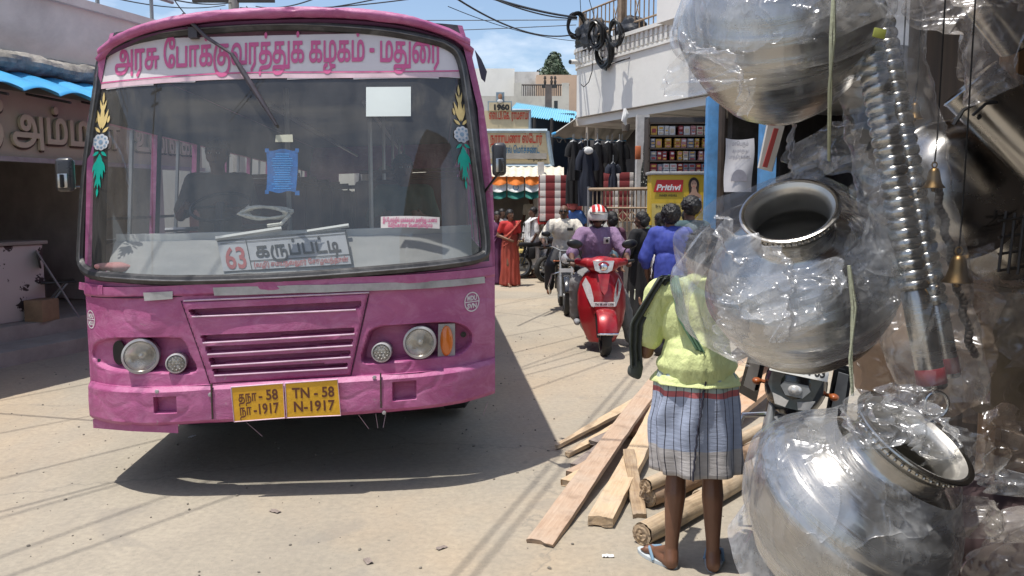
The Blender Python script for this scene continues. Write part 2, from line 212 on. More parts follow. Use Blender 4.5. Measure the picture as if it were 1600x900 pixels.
'ரு':(350,'177,-114 205,-113 240,-107 266,-98 287,-86 302,-74 319,-54 330,-34 338,-9 341,17 339,51 333,70 326,85 319,94 304,106 286,112 268,113 246,108 243,109 243,150 244,153 293,154 300,158 301,162 301,184 298,189 293,191 122,191 117,190 114,186 114,-2 117,-6 123,-7 149,-7 155,-3 156,2 156,152 160,153 197,153 200,152 200,150 200,2 202,-3 205,-6 210,-7 236,-7 241,-4 243,2 243,65 249,70 267,75 280,73 290,64 295,52 297,39 297,11 294,-7 285,-29 272,-45 257,-57 238,-66 218,-71 193,-74 172,-74 152,-72 130,-67 112,-59 100,-52 85,-38 77,-28 70,-14 61,12 58,36 59,69 64,92 74,121 100,170 96,176 73,190 69,191 63,188 47,162 30,125 20,91 16,68 15,46 18,10 28,-23 36,-40 49,-60 61,-73 73,-84 105,-101 141,-111'),
'ப்':(259,'28,-7 227,-7 234,-5 237,2 237,184 234,189 229,191 199,191 196,188 194,183 194,68 194,34 192,31 66,31 65,34 65,184 62,189 57,191 27,191 24,188 22,183 22,2 24,-4;122,220 136,220 146,224 153,230 158,242 159,254 153,266 147,272 137,277 124,277 112,272 105,265 101,256 101,242 106,231 111,225'),
'ட்':(231,'28,-7 222,-7 229,-5 232,1 232,23 229,28 224,30 66,31 65,34 64,185 62,189 56,191 30,191 24,189 22,182 22,2 24,-4;108,220 122,220 132,224 139,230 144,242 145,254 139,266 133,272 123,277 110,277 98,272 91,265 87,256 87,242 92,231 97,225'),
'டி':(266,'162,-101 169,-99 173,-94 197,-9 200,-7 257,-7 262,-6 267,0 266,24 264,28 259,31 212,31 209,32 221,86 221,114 219,121 211,140 201,152 185,160 171,164 148,163 129,155 117,145 107,128 101,107 102,79 109,56 122,32 119,31 110,31 68,31 65,32 65,184 62,189 57,192 28,191 24,189 22,183 22,-1 25,-5 30,-7 154,-8 154,-11 133,-87 135,-92 138,-94;165,40 149,64 143,85 143,104 145,112 148,119 156,125 165,126 171,123 175,118 178,110 178,86 176,71 169,42 167,40'),
'(':(107,'68,-88 96,-89 101,-86 104,-81 81,-36 69,0 62,33 57,84 58,122 64,164 71,193 81,222 90,242 102,264 101,270 96,273 70,273 66,272 62,269 51,250 36,220 24,184 18,155 14,120 15,57 19,28 25,0 40,-42 57,-75 64,-86'),
'ி':(87,'28,-7 58,-7 63,-5 65,1 65,178 60,220 50,246 41,259 32,268 9,282 -12,287 -39,287 -60,282 -76,274 -85,268 -94,258 -100,246 -106,228 -108,212 -104,189 -96,168 -91,165 -87,164 -61,165 -55,169 -54,173 -63,196 -65,215 -60,232 -48,244 -34,248 -19,248 -9,246 2,239 11,228 18,208 22,177 22,1 24,-4'),
')':(107,'9,-88 35,-89 40,-88 44,-84 57,-63 70,-35 79,-10 89,29 93,61 93,122 85,171 80,191 68,226 53,255 44,269 41,272 36,273 11,273 6,270 4,266 21,233 35,194 44,160 50,109 49,61 42,16 35,-8 24,-39 3,-80 5,-85'),
'ச':(241,'71,-10 102,-10 115,-8 135,-2 148,7 160,21 167,36 172,56 172,76 173,78 226,79 232,81 235,89 235,108 232,114 226,116 173,117 172,150 174,153 225,154 231,155 235,162 235,183 233,187 230,190 225,191 55,191 48,189 46,183 46,107 25,92 17,80 10,61 10,40 19,19 27,9 46,-3;78,28 64,32 54,41 52,52 54,63 62,71 72,75 89,78 103,78 129,77 130,61 125,44 119,36 111,31 99,28;88,116 87,119 87,150 88,153 128,153 130,150 129,117'),
'ய':(321,'68,-10 90,-10 110,-3 120,-7 289,-7 296,-4 299,2 299,182 295,190 290,192 263,192 259,189 256,185 256,34 255,31 155,31 154,34 154,91 153,186 151,189 146,192 119,192 114,190 111,182 111,41 104,34 96,29 81,28 75,30 70,35 67,42 65,63 64,185 62,189 56,192 30,192 24,189 22,181 22,69 24,38 29,23 38,7 49,-2'),
'ந':(263,'17,-113 37,-113 46,-112 50,-110 52,-104 51,-84 54,-73 60,-66 67,-62 78,-60 146,-58 167,-56 192,-50 212,-41 229,-28 240,-13 250,8 254,35 253,62 249,80 240,98 227,113 210,123 194,127 176,127 154,121 151,122 151,150 152,153 202,154 208,157 210,162 210,185 207,190 200,192 32,191 25,189 22,182 22,35 22,1 25,-5 31,-7 56,-7 63,-4 65,2 65,152 69,153 105,154 108,153 109,150 109,2 112,-5 118,-7 143,-7 148,-6 150,-3 151,2 151,77 153,80 161,85 171,88 182,89 194,86 202,79 207,72 210,60 211,34 209,21 203,6 194,-4 180,-13 165,-17 141,-20 64,-22 49,-25 30,-35 17,-50 9,-70 8,-81 10,-104 14,-111'),
'ல்':(338,'70,-10 95,-10 108,-7 122,0 136,14 143,28 146,38 148,61 146,71 138,90 129,101 113,111 100,115 82,116 60,111 58,112 65,128 78,143 92,152 109,156 129,156 142,153 149,149 160,137 167,115 171,63 175,42 185,19 196,6 208,-2 223,-8 234,-10 257,-10 276,-6 298,7 310,22 318,40 323,68 323,94 320,117 313,141 294,181 279,202 272,206 266,204 244,189 240,184 242,177 257,157 269,136 277,112 280,90 280,67 275,45 267,34 260,30 250,28 239,29 230,32 222,40 218,46 214,64 212,103 207,137 196,161 180,178 161,189 146,193 131,195 109,195 94,193 78,188 65,182 49,171 32,152 19,126 13,97 13,62 19,35 32,12 47,-1;81,26 69,30 61,38 56,49 53,66 55,69 65,75 78,78 88,78 97,74 104,66 106,54 105,41 101,33 94,28;161,220 176,220 186,224 193,231 197,240 198,252 193,266 188,271 177,277 164,277 154,274 147,268 141,257 140,245 144,232 151,225'),
'லூ':(541,'93,-114 135,-112 159,-108 179,-102 201,-92 217,-82 242,-60 388,-59 394,-57 397,-50 397,150 400,153 439,153 442,152 442,-52 445,-57 451,-59 477,-59 483,-55 484,-50 484,151 487,153 534,154 539,155 542,162 542,183 540,189 533,191 365,191 359,190 355,182 355,-20 352,-21 265,-21 262,-19 265,-9 289,1 296,6 306,16 318,39 323,65 323,99 319,123 314,140 298,173 284,196 276,205 272,206 268,205 243,188 239,182 268,139 276,117 280,95 280,65 276,46 267,34 257,29 246,28 233,31 227,35 220,43 214,60 212,109 205,143 197,160 190,169 184,175 171,184 154,191 131,195 109,195 87,191 63,181 48,170 35,157 27,144 20,128 14,109 12,94 12,67 16,46 21,31 29,15 39,5 63,-8 73,-10 95,-10 110,-6 119,-2 127,4 137,15 146,37 147,64 144,79 135,95 123,106 101,115 82,116 60,111 58,113 63,125 69,134 75,140 88,150 108,156 129,156 146,151 153,146 160,137 168,111 170,66 178,34 190,13 200,3 219,-8 215,-19 212,-21 39,-22 29,-24 18,-30 11,-37 6,-51 8,-70 18,-88 32,-99 49,-107 71,-112;83,-75 69,-73 57,-69 49,-63 48,-61 50,-60 143,-60 177,-60 176,-62 171,-64 153,-70 118,-75;81,26 70,29 62,36 58,44 53,61 53,67 56,70 67,76 79,78 90,78 99,73 104,66 106,56 106,46 102,34 93,27'),
'ர்':(213,'75,-77 82,-75 92,-67 156,-4 158,2 158,152 161,154 206,154 211,155 215,161 214,185 212,189 206,192 28,191 24,188 22,183 22,108 22,-1 25,-5 29,-7 59,-6 63,-4 65,1 65,152 69,154 111,154 115,152 115,11 56,-46 52,-53 56,-61;102,219 111,219 125,225 131,232 136,242 135,254 130,267 124,272 111,277 103,278 91,273 83,267 78,255 78,241 83,230 91,223'),
'ந்':(263,'17,-113 37,-113 46,-112 50,-110 52,-104 51,-84 54,-73 60,-66 67,-62 78,-60 146,-58 167,-56 192,-50 212,-41 229,-28 240,-13 250,8 254,35 253,62 249,80 240,98 227,113 210,123 194,127 176,127 154,121 151,122 151,150 152,153 202,154 208,157 210,162 210,185 207,190 200,192 32,191 25,189 22,182 22,35 22,1 25,-5 31,-7 56,-7 63,-4 65,2 65,152 69,153 105,154 108,153 109,150 109,2 112,-5 118,-7 143,-7 148,-6 150,-3 151,2 151,77 153,80 161,85 171,88 182,89 194,86 202,79 207,72 210,60 211,34 209,21 203,6 194,-4 180,-13 165,-17 141,-20 64,-22 49,-25 30,-35 17,-50 9,-70 8,-81 10,-104 14,-111;123,220 139,220 149,224 156,231 160,240 161,252 155,266 151,271 140,277 127,277 117,274 109,268 104,257 102,245 107,232 113,225'),
'த':(275,'17,-113 37,-113 46,-112 50,-110 52,-104 51,-84 54,-73 60,-66 67,-62 78,-60 126,-59 172,-57 199,-52 220,-44 235,-34 250,-19 261,1 266,25 265,49 260,67 253,81 243,92 232,100 215,108 190,114 175,116 172,118 172,150 173,153 226,154 232,156 234,162 234,183 231,190 225,191 54,191 49,189 47,185 46,164 46,107 28,94 20,85 13,71 9,57 9,45 13,31 20,16 30,7 49,-4 74,-10 104,-10 132,-3 150,8 160,21 169,40 172,60 172,76 175,78 186,76 200,72 209,67 215,61 222,48 223,27 219,11 212,1 200,-9 188,-14 148,-20 64,-22 49,-25 31,-34 17,-50 9,-70 8,-81 10,-104 14,-111;79,28 65,32 56,39 52,48 54,62 59,68 69,74 82,77 104,78 130,77 129,57 125,44 117,34 110,30 99,28;88,116 86,119 86,150 87,153 129,153 130,150 129,117'),
'ன்':(411,'71,-10 95,-10 108,-7 122,0 131,8 137,15 143,28 147,45 147,63 144,78 136,93 128,102 113,111 100,115 82,116 60,112 62,120 71,132 83,143 93,149 119,156 148,156 170,153 186,148 172,122 163,98 159,70 160,45 166,24 175,9 189,-3 204,-9 232,-10 251,-4 259,2 267,10 278,32 281,49 281,77 279,91 271,114 262,131 251,146 252,148 283,153 312,153 313,150 314,94 314,-1 317,-6 322,-7 347,-7 353,-5 355,2 356,152 359,153 404,154 409,155 412,161 412,183 410,189 406,191 273,190 242,184 219,175 185,189 151,195 113,194 93,190 79,185 60,175 48,166 38,156 28,142 16,114 12,81 15,49 18,38 27,19 34,10 44,1 55,-5;81,26 69,30 61,38 56,49 53,66 55,69 65,75 78,78 88,78 97,74 104,66 106,54 105,41 101,33 94,28;217,26 211,29 205,36 202,48 201,69 204,90 209,108 216,122 218,123 221,120 230,106 236,89 239,70 239,54 236,39 231,30 227,27;198,220 213,220 223,224 230,231 234,240 235,252 230,266 225,271 214,277 201,277 191,274 184,268 178,257 177,245 181,232 188,225'),
'இ':(375,'70,-113 110,-112 136,-106 159,-98 188,-108 208,-112 245,-113 255,-112 272,-106 292,-94 299,-84 305,-74 310,-56 310,-33 304,-13 290,10 268,30 274,68 274,100 271,116 266,133 257,152 249,163 237,175 215,188 191,194 159,195 136,191 118,183 102,170 94,157 90,143 90,124 92,114 99,100 114,85 136,76 161,75 179,80 193,88 199,93 205,102 210,116 212,140 213,141 224,125 230,105 231,68 227,50 185,56 148,57 119,54 80,44 77,45 67,73 62,101 61,131 63,151 68,172 78,193 92,211 111,227 136,240 158,246 173,248 206,248 226,245 244,240 258,233 272,222 283,210 293,196 301,172 306,153 310,119 310,-1 313,-5 317,-7 343,-7 350,-5 353,0 353,127 351,151 346,173 339,196 328,219 315,239 298,255 284,265 259,277 238,283 210,287 169,287 142,283 118,276 96,266 81,256 72,249 55,232 41,212 31,192 25,175 19,144 19,106 22,84 29,56 42,23 24,3 14,-16 10,-33 10,-57 14,-72 20,-84 29,-95 47,-107;78,-75 67,-72 60,-67 55,-59 52,-47 53,-31 56,-23 61,-15 64,-16 74,-30 87,-45 116,-72 114,-74 105,-75;213,-75 204,-74 203,-71 230,-44 251,-10 255,-12 264,-25 268,-40 266,-53 262,-63 254,-71 246,-74 239,-75;158,-54 135,-37 116,-18 97,8 99,10 113,14 153,20 190,17 211,13 215,10 202,-13 188,-29 169,-47;144,112 138,115 132,122 130,129 130,139 133,146 139,152 145,155 157,158 164,158 169,149 172,139 170,124 166,117 161,113 156,112'),
'மு':(377,'122,-100 167,-100 186,-95 205,-88 226,-74 238,-60 251,-37 260,-8 282,-7 306,-3 322,2 336,10 347,22 358,44 363,66 364,98 362,118 358,137 344,167 333,179 325,185 312,191 295,195 271,195 250,188 235,178 224,160 218,136 217,35 216,31 160,31 156,33 156,182 153,189 148,191 122,191 117,189 114,186 113,102 113,3 116,-4 122,-7 213,-7 216,-8 211,-25 205,-35 198,-43 186,-52 165,-59 147,-62 135,-62 115,-58 101,-54 88,-45 76,-32 68,-17 61,6 58,32 58,54 61,80 67,102 77,129 100,170 97,176 78,187 70,191 62,188 45,159 34,135 25,110 18,84 15,40 17,9 23,-15 35,-45 45,-60 55,-71 75,-85 99,-95;262,31 260,35 260,121 264,145 273,155 281,157 291,157 298,155 307,146 312,139 316,128 320,105 320,74 315,51 307,41 299,36 280,31'),
'ண':(549,'71,-10 95,-10 108,-7 122,0 136,14 143,28 146,39 147,62 146,71 138,90 129,101 113,111 100,115 82,116 61,112 59,113 67,127 77,138 91,148 104,153 120,156 149,156 170,153 185,148 169,118 162,95 159,71 160,45 166,24 175,9 190,-4 209,-10 232,-10 252,-3 267,10 278,32 281,49 281,77 279,91 271,114 262,131 250,148 251,151 273,156 293,157 310,155 326,150 308,117 302,101 298,78 298,49 303,27 313,9 324,-1 336,-7 348,-10 375,-9 392,-2 403,7 415,28 419,45 420,71 418,90 410,116 402,131 392,146 392,148 403,151 420,153 451,152 452,-1 454,-5 460,-7 485,-7 491,-5 493,2 494,152 497,153 542,154 547,155 550,161 550,183 548,189 544,191 423,191 392,187 360,176 331,189 302,195 276,195 256,192 236,185 217,176 188,188 161,194 123,195 93,190 78,185 60,175 48,166 38,156 28,142 21,128 16,114 13,96 12,81 14,55 18,38 26,20 33,11 44,1 55,-5;81,26 69,30 61,38 56,49 53,66 55,69 65,75 78,78 88,78 97,74 104,66 106,54 105,41 101,33 94,28;217,26 211,29 205,36 202,48 201,69 203,86 208,107 216,123 218,123 220,121 230,107 235,93 239,71 239,54 236,39 231,30 227,27;355,26 347,31 342,40 340,51 340,76 344,99 350,115 356,124 358,125 360,122 369,106 375,87 377,73 377,51 374,37 370,31 365,27'),
'ற்':(290,'17,-113 36,-113 45,-112 49,-110 51,-104 51,-84 53,-73 59,-66 66,-62 77,-60 128,-59 173,-56 195,-51 219,-41 241,-25 254,-8 265,14 272,41 275,70 273,113 266,141 252,167 240,179 221,190 198,195 179,195 162,191 146,183 133,172 121,184 106,192 94,195 75,195 53,188 43,181 35,172 25,151 22,126 22,0 24,-5 29,-7 58,-7 62,-5 64,-1 64,17 66,134 71,149 77,155 85,157 95,156 100,153 105,147 108,136 110,116 111,1 113,-5 119,-7 144,-7 149,-6 152,-2 153,102 155,129 158,140 163,147 170,154 182,157 198,156 210,151 220,140 226,127 231,97 231,66 228,41 222,19 215,7 206,-2 194,-10 180,-15 145,-20 63,-22 48,-25 30,-34 16,-50 9,-70 8,-81 10,-104 13,-111;137,220 151,220 162,224 168,230 173,241 173,255 169,265 162,272 152,277 139,277 127,272 121,266 116,255 116,243 121,231 128,224'),
'ெ':(300,'116,-10 153,-9 167,-5 179,1 191,11 198,20 205,36 207,50 207,66 205,78 193,102 181,113 168,119 157,122 139,123 128,122 116,119 98,108 89,98 82,84 79,69 78,53 66,71 58,96 55,121 56,149 61,175 70,197 81,212 100,230 120,241 149,248 171,248 183,246 203,238 213,229 221,219 230,192 234,159 236,30 236,1 239,-6 244,-7 270,-7 275,-5 277,0 277,168 272,204 265,226 252,249 240,261 223,273 208,280 190,285 174,288 143,287 112,280 86,268 73,260 52,241 42,229 32,213 20,186 14,159 12,131 14,103 20,76 33,47 40,36 53,21 76,4 94,-4;128,27 124,32 119,53 119,60 122,73 128,80 135,84 145,85 155,83 162,76 166,66 167,55 164,40 160,35 153,30 143,27'),
'ள்':(357,'71,-10 95,-10 108,-7 122,0 136,14 143,28 146,39 147,62 146,71 138,90 129,101 113,111 100,115 82,116 58,112 62,123 71,135 85,148 98,154 109,156 128,156 144,153 156,147 171,134 172,1 174,-5 181,-7 207,-7 212,-5 214,0 215,152 218,153 257,153 258,150 258,42 259,1 261,-5 267,-7 292,-7 300,-4 301,2 302,152 305,153 349,154 354,155 357,163 357,183 355,189 348,191 184,191 178,189 174,182 153,191 131,195 109,195 87,191 59,178 46,168 36,157 20,129 13,98 12,81 14,55 18,38 26,20 33,11 44,1 55,-5;81,26 69,30 62,37 56,49 53,66 55,69 65,75 79,78 89,78 97,74 104,66 106,54 105,41 101,33 94,28;171,220 185,220 195,224 201,230 207,242 207,254 202,266 196,272 186,277 173,277 161,272 154,265 150,256 150,242 154,231 160,225'),
'ள':(357,'71,-10 95,-10 108,-7 122,0 136,14 143,28 146,39 147,62 146,71 138,90 129,101 113,111 100,115 82,116 58,112 62,123 71,135 85,148 98,154 109,156 128,156 144,153 156,147 171,134 172,1 174,-5 181,-7 207,-7 212,-5 214,0 215,152 218,153 257,153 258,150 258,42 259,1 261,-5 267,-7 292,-7 300,-4 301,2 302,152 305,153 349,154 354,155 357,163 357,183 355,189 348,191 184,191 178,189 174,182 153,191 131,195 109,195 87,191 59,178 46,168 36,157 20,129 13,98 12,81 14,55 18,38 26,20 33,11 44,1 55,-5;81,26 69,30 62,37 56,49 53,66 55,69 65,75 79,78 89,78 97,74 104,66 106,54 105,41 101,33 94,28'),
'ண்':(550,'71,-10 95,-10 108,-7 122,0 136,14 143,28 146,39 147,62 146,71 138,90 129,101 113,111 100,115 82,116 61,112 59,113 67,127 77,138 91,148 104,153 120,156 149,156 170,153 185,148 169,118 162,95 159,71 160,45 166,24 175,9 190,-4 209,-10 232,-10 252,-3 267,10 278,32 281,49 281,77 279,91 271,114 262,131 250,148 251,151 273,156 293,157 310,155 326,150 308,117 302,101 298,78 298,49 303,27 313,9 324,-1 336,-7 348,-10 375,-9 392,-2 403,7 415,28 419,45 420,71 418,90 410,116 402,131 392,146 392,148 403,151 420,153 451,152 452,-1 454,-5 460,-7 485,-7 491,-5 493,2 494,152 497,153 542,154 547,155 550,161 550,183 548,189 544,191 423,191 392,187 360,176 331,189 302,195 276,195 256,192 236,185 217,176 188,188 161,194 123,195 93,190 78,185 60,175 48,166 38,156 28,142 21,128 16,114 13,96 12,81 14,55 18,38 26,20 33,11 44,1 55,-5;81,26 69,30 61,38 56,49 53,66 55,69 65,75 78,78 88,78 97,74 104,66 106,54 105,41 101,33 94,28;217,26 211,29 205,36 202,48 201,69 203,86 208,107 216,123 218,123 220,121 230,107 235,93 239,71 239,54 236,39 231,30 227,27;355,26 347,31 342,40 340,51 340,76 344,99 350,115 356,124 358,125 360,122 369,106 375,87 377,73 377,51 374,37 370,31 365,27;267,220 282,220 292,224 299,231 303,240 304,252 299,266 294,271 283,277 270,277 260,274 253,268 247,257 246,245 250,232 257,225'),
'டு':(338,'125,-105 157,-105 183,-100 205,-90 225,-73 238,-53 246,-33 252,4 252,35 249,56 245,70 237,86 226,99 208,109 191,113 178,113 155,108 153,186 151,189 147,191 117,191 113,188 111,182 112,-2 115,-6 120,-7 146,-7 152,-5 154,1 154,66 164,72 179,75 188,74 196,70 204,58 209,26 208,-2 204,-23 198,-38 190,-49 183,-55 168,-63 151,-66 131,-66 120,-64 104,-57 87,-41 78,-28 73,-16 63,20 59,63 60,104 66,143 76,172 82,186 91,201 109,221 131,236 148,243 172,248 197,248 216,245 230,240 242,231 254,218 259,209 265,194 271,164 273,140 273,1 276,-5 280,-7 309,-7 314,-5 316,0 316,149 313,180 309,200 301,221 293,237 282,251 266,265 244,277 228,283 204,287 170,287 137,281 115,273 96,262 78,249 61,230 51,216 39,194 28,165 21,139 17,106 16,77 17,45 21,13 27,-9 34,-30 45,-51 57,-69 68,-79 84,-91 107,-101'),
'ற':(290,'17,-113 36,-113 45,-112 49,-110 51,-104 51,-84 53,-73 59,-66 66,-62 77,-60 128,-59 173,-56 195,-51 219,-41 241,-25 254,-8 265,14 272,41 275,70 273,113 266,141 252,167 240,179 221,190 198,195 179,195 162,191 146,183 133,172 121,184 106,192 94,195 75,195 53,188 43,181 35,172 25,151 22,126 22,0 24,-5 29,-7 58,-7 62,-5 64,-1 64,17 66,134 71,149 77,155 85,157 95,156 100,153 105,147 108,136 110,116 111,1 113,-5 119,-7 144,-7 149,-6 152,-2 153,102 155,129 158,140 163,147 170,154 182,157 198,156 210,151 220,140 226,127 231,97 231,66 228,41 222,19 215,7 206,-2 194,-10 180,-15 145,-20 63,-22 48,-25 30,-34 16,-50 9,-70 8,-81 10,-104 13,-111'),
'SRI':(505,'205,-114 240,-114 290,-112 330,-107 370,-98 399,-88 427,-73 451,-55 466,-39 475,-26 486,-5 494,23 495,61 489,83 484,94 475,108 463,117 449,124 436,127 418,127 393,121 393,151 395,153 442,154 447,155 450,157 452,162 452,183 449,191 467,192 477,195 488,200 497,208 504,220 508,236 506,252 498,268 486,277 474,283 462,286 426,287 408,284 380,271 367,259 361,251 353,235 350,223 350,194 348,192 277,191 268,187 251,194 229,195 215,192 201,185 192,177 186,169 180,157 177,145 175,125 175,34 172,31 68,31 65,32 64,185 62,189 57,191 30,191 25,190 22,182 22,2 23,-3 25,-6 30,-7 130,-8 209,-7 216,-4 218,2 219,134 223,148 230,155 235,157 245,157 251,155 256,150 261,140 264,117 264,1 266,-5 270,-7 298,-7 303,-5 306,0 306,150 307,153 347,153 351,152 351,1 353,-4 355,-6 359,-7 385,-7 390,-5 392,-2 393,75 394,79 408,87 424,89 436,86 446,76 452,56 452,37 447,15 438,-6 419,-28 399,-43 374,-55 349,-63 306,-71 258,-75 177,-75 130,-72 105,-68 90,-64 82,-59 81,-55 84,-53 91,-51 116,-51 148,-56 153,-56 157,-53 159,-49 164,-29 163,-24 159,-20 120,-13 90,-13 72,-16 50,-28 40,-44 38,-52 38,-60 40,-69 45,-79 50,-85 59,-92 83,-102 116,-109 161,-113;392,192 389,200 389,216 394,232 403,242 407,243 408,226 410,219 420,204 438,192;454,226 448,228 445,232 444,245 447,252 458,251 468,245 470,234 464,227'),
'உ':(356,'62,-7 346,-8 352,-6 356,0 356,22 354,28 349,30 62,31 61,33 67,34 118,40 141,44 161,50 179,59 191,69 200,82 205,95 207,107 206,131 202,144 190,164 178,175 161,185 146,190 125,194 113,196 77,194 58,190 40,182 28,173 21,164 15,152 13,142 14,117 21,101 30,90 48,79 69,73 41,66 25,57 16,44 14,27 20,10 27,3 44,-5;94,75 93,76 107,82 116,88 123,95 131,109 134,125 134,139 131,154 143,151 151,145 160,135 164,124 164,110 159,97 151,89 138,83 118,78;66,112 59,116 54,123 52,131 54,142 56,146 64,153 81,158 87,158 91,152 94,139 93,124 89,117 84,113 79,112'),
'எ':(267,'70,-10 95,-10 108,-7 122,0 131,8 137,15 143,28 147,45 147,63 144,78 136,93 128,102 113,111 100,115 82,116 60,112 62,119 69,128 79,138 89,145 107,150 130,153 165,153 168,152 169,2 172,-6 177,-7 203,-7 210,-4 211,1 212,52 212,152 215,153 260,154 265,155 268,163 268,183 266,189 259,191 131,191 110,189 77,181 54,168 43,159 34,149 27,139 18,119 13,95 14,54 19,36 24,23 32,12 41,3 54,-5;81,26 69,30 61,38 56,49 53,66 55,69 65,75 78,78 88,78 97,74 104,66 106,54 105,41 101,33 94,28'),
'ஸ்':(428,'70,-10 95,-10 108,-7 122,0 136,14 143,28 146,39 147,62 146,71 138,90 129,101 113,111 100,115 82,116 60,111 58,112 65,128 77,142 88,150 102,155 129,156 143,153 157,143 166,130 171,110 172,1 174,-5 178,-7 207,-7 212,-5 214,-1 215,124 219,144 225,152 231,156 240,157 246,156 251,152 255,147 259,126 261,69 266,41 273,24 281,12 289,4 304,-5 323,-10 349,-10 364,-7 381,1 395,14 406,32 412,54 414,75 414,91 411,115 402,146 384,181 370,201 364,206 356,204 334,189 330,182 332,177 351,152 360,136 368,110 371,86 369,56 364,41 354,31 340,28 328,29 321,32 314,38 309,46 304,71 303,124 300,147 290,171 279,183 267,190 256,194 231,195 221,193 205,185 187,168 170,182 148,192 129,195 109,195 94,193 65,182 49,171 38,160 30,149 20,129 13,98 14,55 19,35 26,20 32,12 41,3 54,-5;81,26 69,30 61,38 56,49 53,66 55,69 65,75 78,78 88,78 97,74 104,66 106,54 104,38 100,32 92,27;206,220 221,220 231,224 238,231 242,240 243,252 238,266 233,271 222,277 209,277 199,274 192,268 186,257 185,245 189,232 196,225'),
'.':(89,'37,-10 51,-10 59,-7 66,-1 71,8 72,22 70,33 63,42 53,47 41,48 27,43 23,39 18,28 18,12 20,5 26,-4'),
'ட':(231,'28,-7 222,-7 229,-5 232,1 232,23 229,28 224,30 66,31 65,34 64,185 62,189 56,191 30,191 24,189 22,182 22,2 24,-4'),
'ஜ':(341,'82,-113 120,-112 132,-109 149,-101 166,-89 200,-53 201,-55 203,-73 212,-92 225,-104 245,-112 273,-113 287,-110 306,-98 312,-91 318,-79 321,-70 322,-52 320,-40 311,-22 301,-12 292,-6 276,1 260,4 229,3 212,-1 196,-8 177,-22 135,-63 125,-70 117,-73 105,-75 86,-74 73,-68 62,-56 58,-38 58,-25 60,-14 68,-2 81,7 99,11 119,13 210,15 254,21 275,28 290,36 306,50 314,61 322,78 325,92 326,123 323,139 316,156 309,167 298,178 289,184 271,192 253,195 234,195 222,193 205,186 194,178 184,167 179,170 165,182 146,191 124,195 91,194 80,192 60,185 40,172 28,159 18,139 15,126 15,105 17,95 23,82 32,71 43,63 57,57 69,55 88,55 108,60 123,70 134,84 141,105 141,122 136,138 123,157 135,155 142,152 152,143 157,136 163,111 164,69 166,64 171,62 199,62 205,66 206,70 207,103 209,129 213,142 224,153 232,156 243,157 262,153 273,144 281,129 283,107 280,87 274,76 266,68 257,62 234,56 206,53 117,51 90,48 62,40 48,33 33,21 19,-1 15,-19 15,-44 19,-62 31,-85 42,-96 63,-108;255,-76 249,-73 245,-67 243,-57 244,-47 246,-41 251,-34 257,-34 266,-36 273,-40 280,-48 281,-57 280,-66 278,-70 272,-75;70,92 63,95 57,102 55,111 56,127 59,135 64,141 71,141 82,138 90,133 97,125 100,113 99,104 97,100 89,93 83,92'),
'ன':(411,'71,-10 95,-10 108,-7 122,0 131,8 137,15 143,28 147,45 147,63 144,78 136,93 128,102 113,111 100,115 82,116 60,112 62,120 71,132 83,143 93,149 119,156 148,156 170,153 186,148 172,122 163,98 159,70 160,45 166,24 175,9 189,-3 204,-9 232,-10 251,-4 259,2 267,10 278,32 281,49 281,77 279,91 271,114 262,131 251,146 252,148 283,153 312,153 313,150 314,94 314,-1 317,-6 322,-7 347,-7 353,-5 355,2 356,152 359,153 404,154 409,155 412,161 412,183 410,189 406,191 273,190 242,184 219,175 185,189 151,195 113,194 93,190 79,185 60,175 48,166 38,156 28,142 16,114 12,81 15,49 18,38 27,19 34,10 44,1 55,-5;81,26 69,30 61,38 56,49 53,66 55,69 65,75 78,78 88,78 97,74 104,66 106,54 105,41 101,33 94,28;217,26 211,29 205,36 202,48 201,69 204,90 209,108 216,122 218,123 221,120 230,106 236,89 239,70 239,54 236,39 231,30 227,27'),
'ச்':(241,'71,-10 102,-10 115,-8 135,-2 148,7 160,21 167,36 172,56 172,76 173,78 226,79 232,81 235,89 235,108 232,114 226,116 173,117 172,150 174,153 225,154 231,155 235,162 235,183 233,187 230,190 225,191 55,191 48,189 46,183 46,107 25,92 17,80 10,61 10,40 19,19 27,9 46,-3;78,28 64,32 54,41 52,52 54,63 62,71 72,75 89,78 103,78 129,77 130,61 125,44 119,36 111,31 99,28;88,116 87,119 87,150 88,153 128,153 130,150 129,117;136,220 150,220 161,224 167,230 172,241 173,255 168,265 161,272 151,277 138,277 126,272 120,266 115,255 115,243 120,231 127,224'),
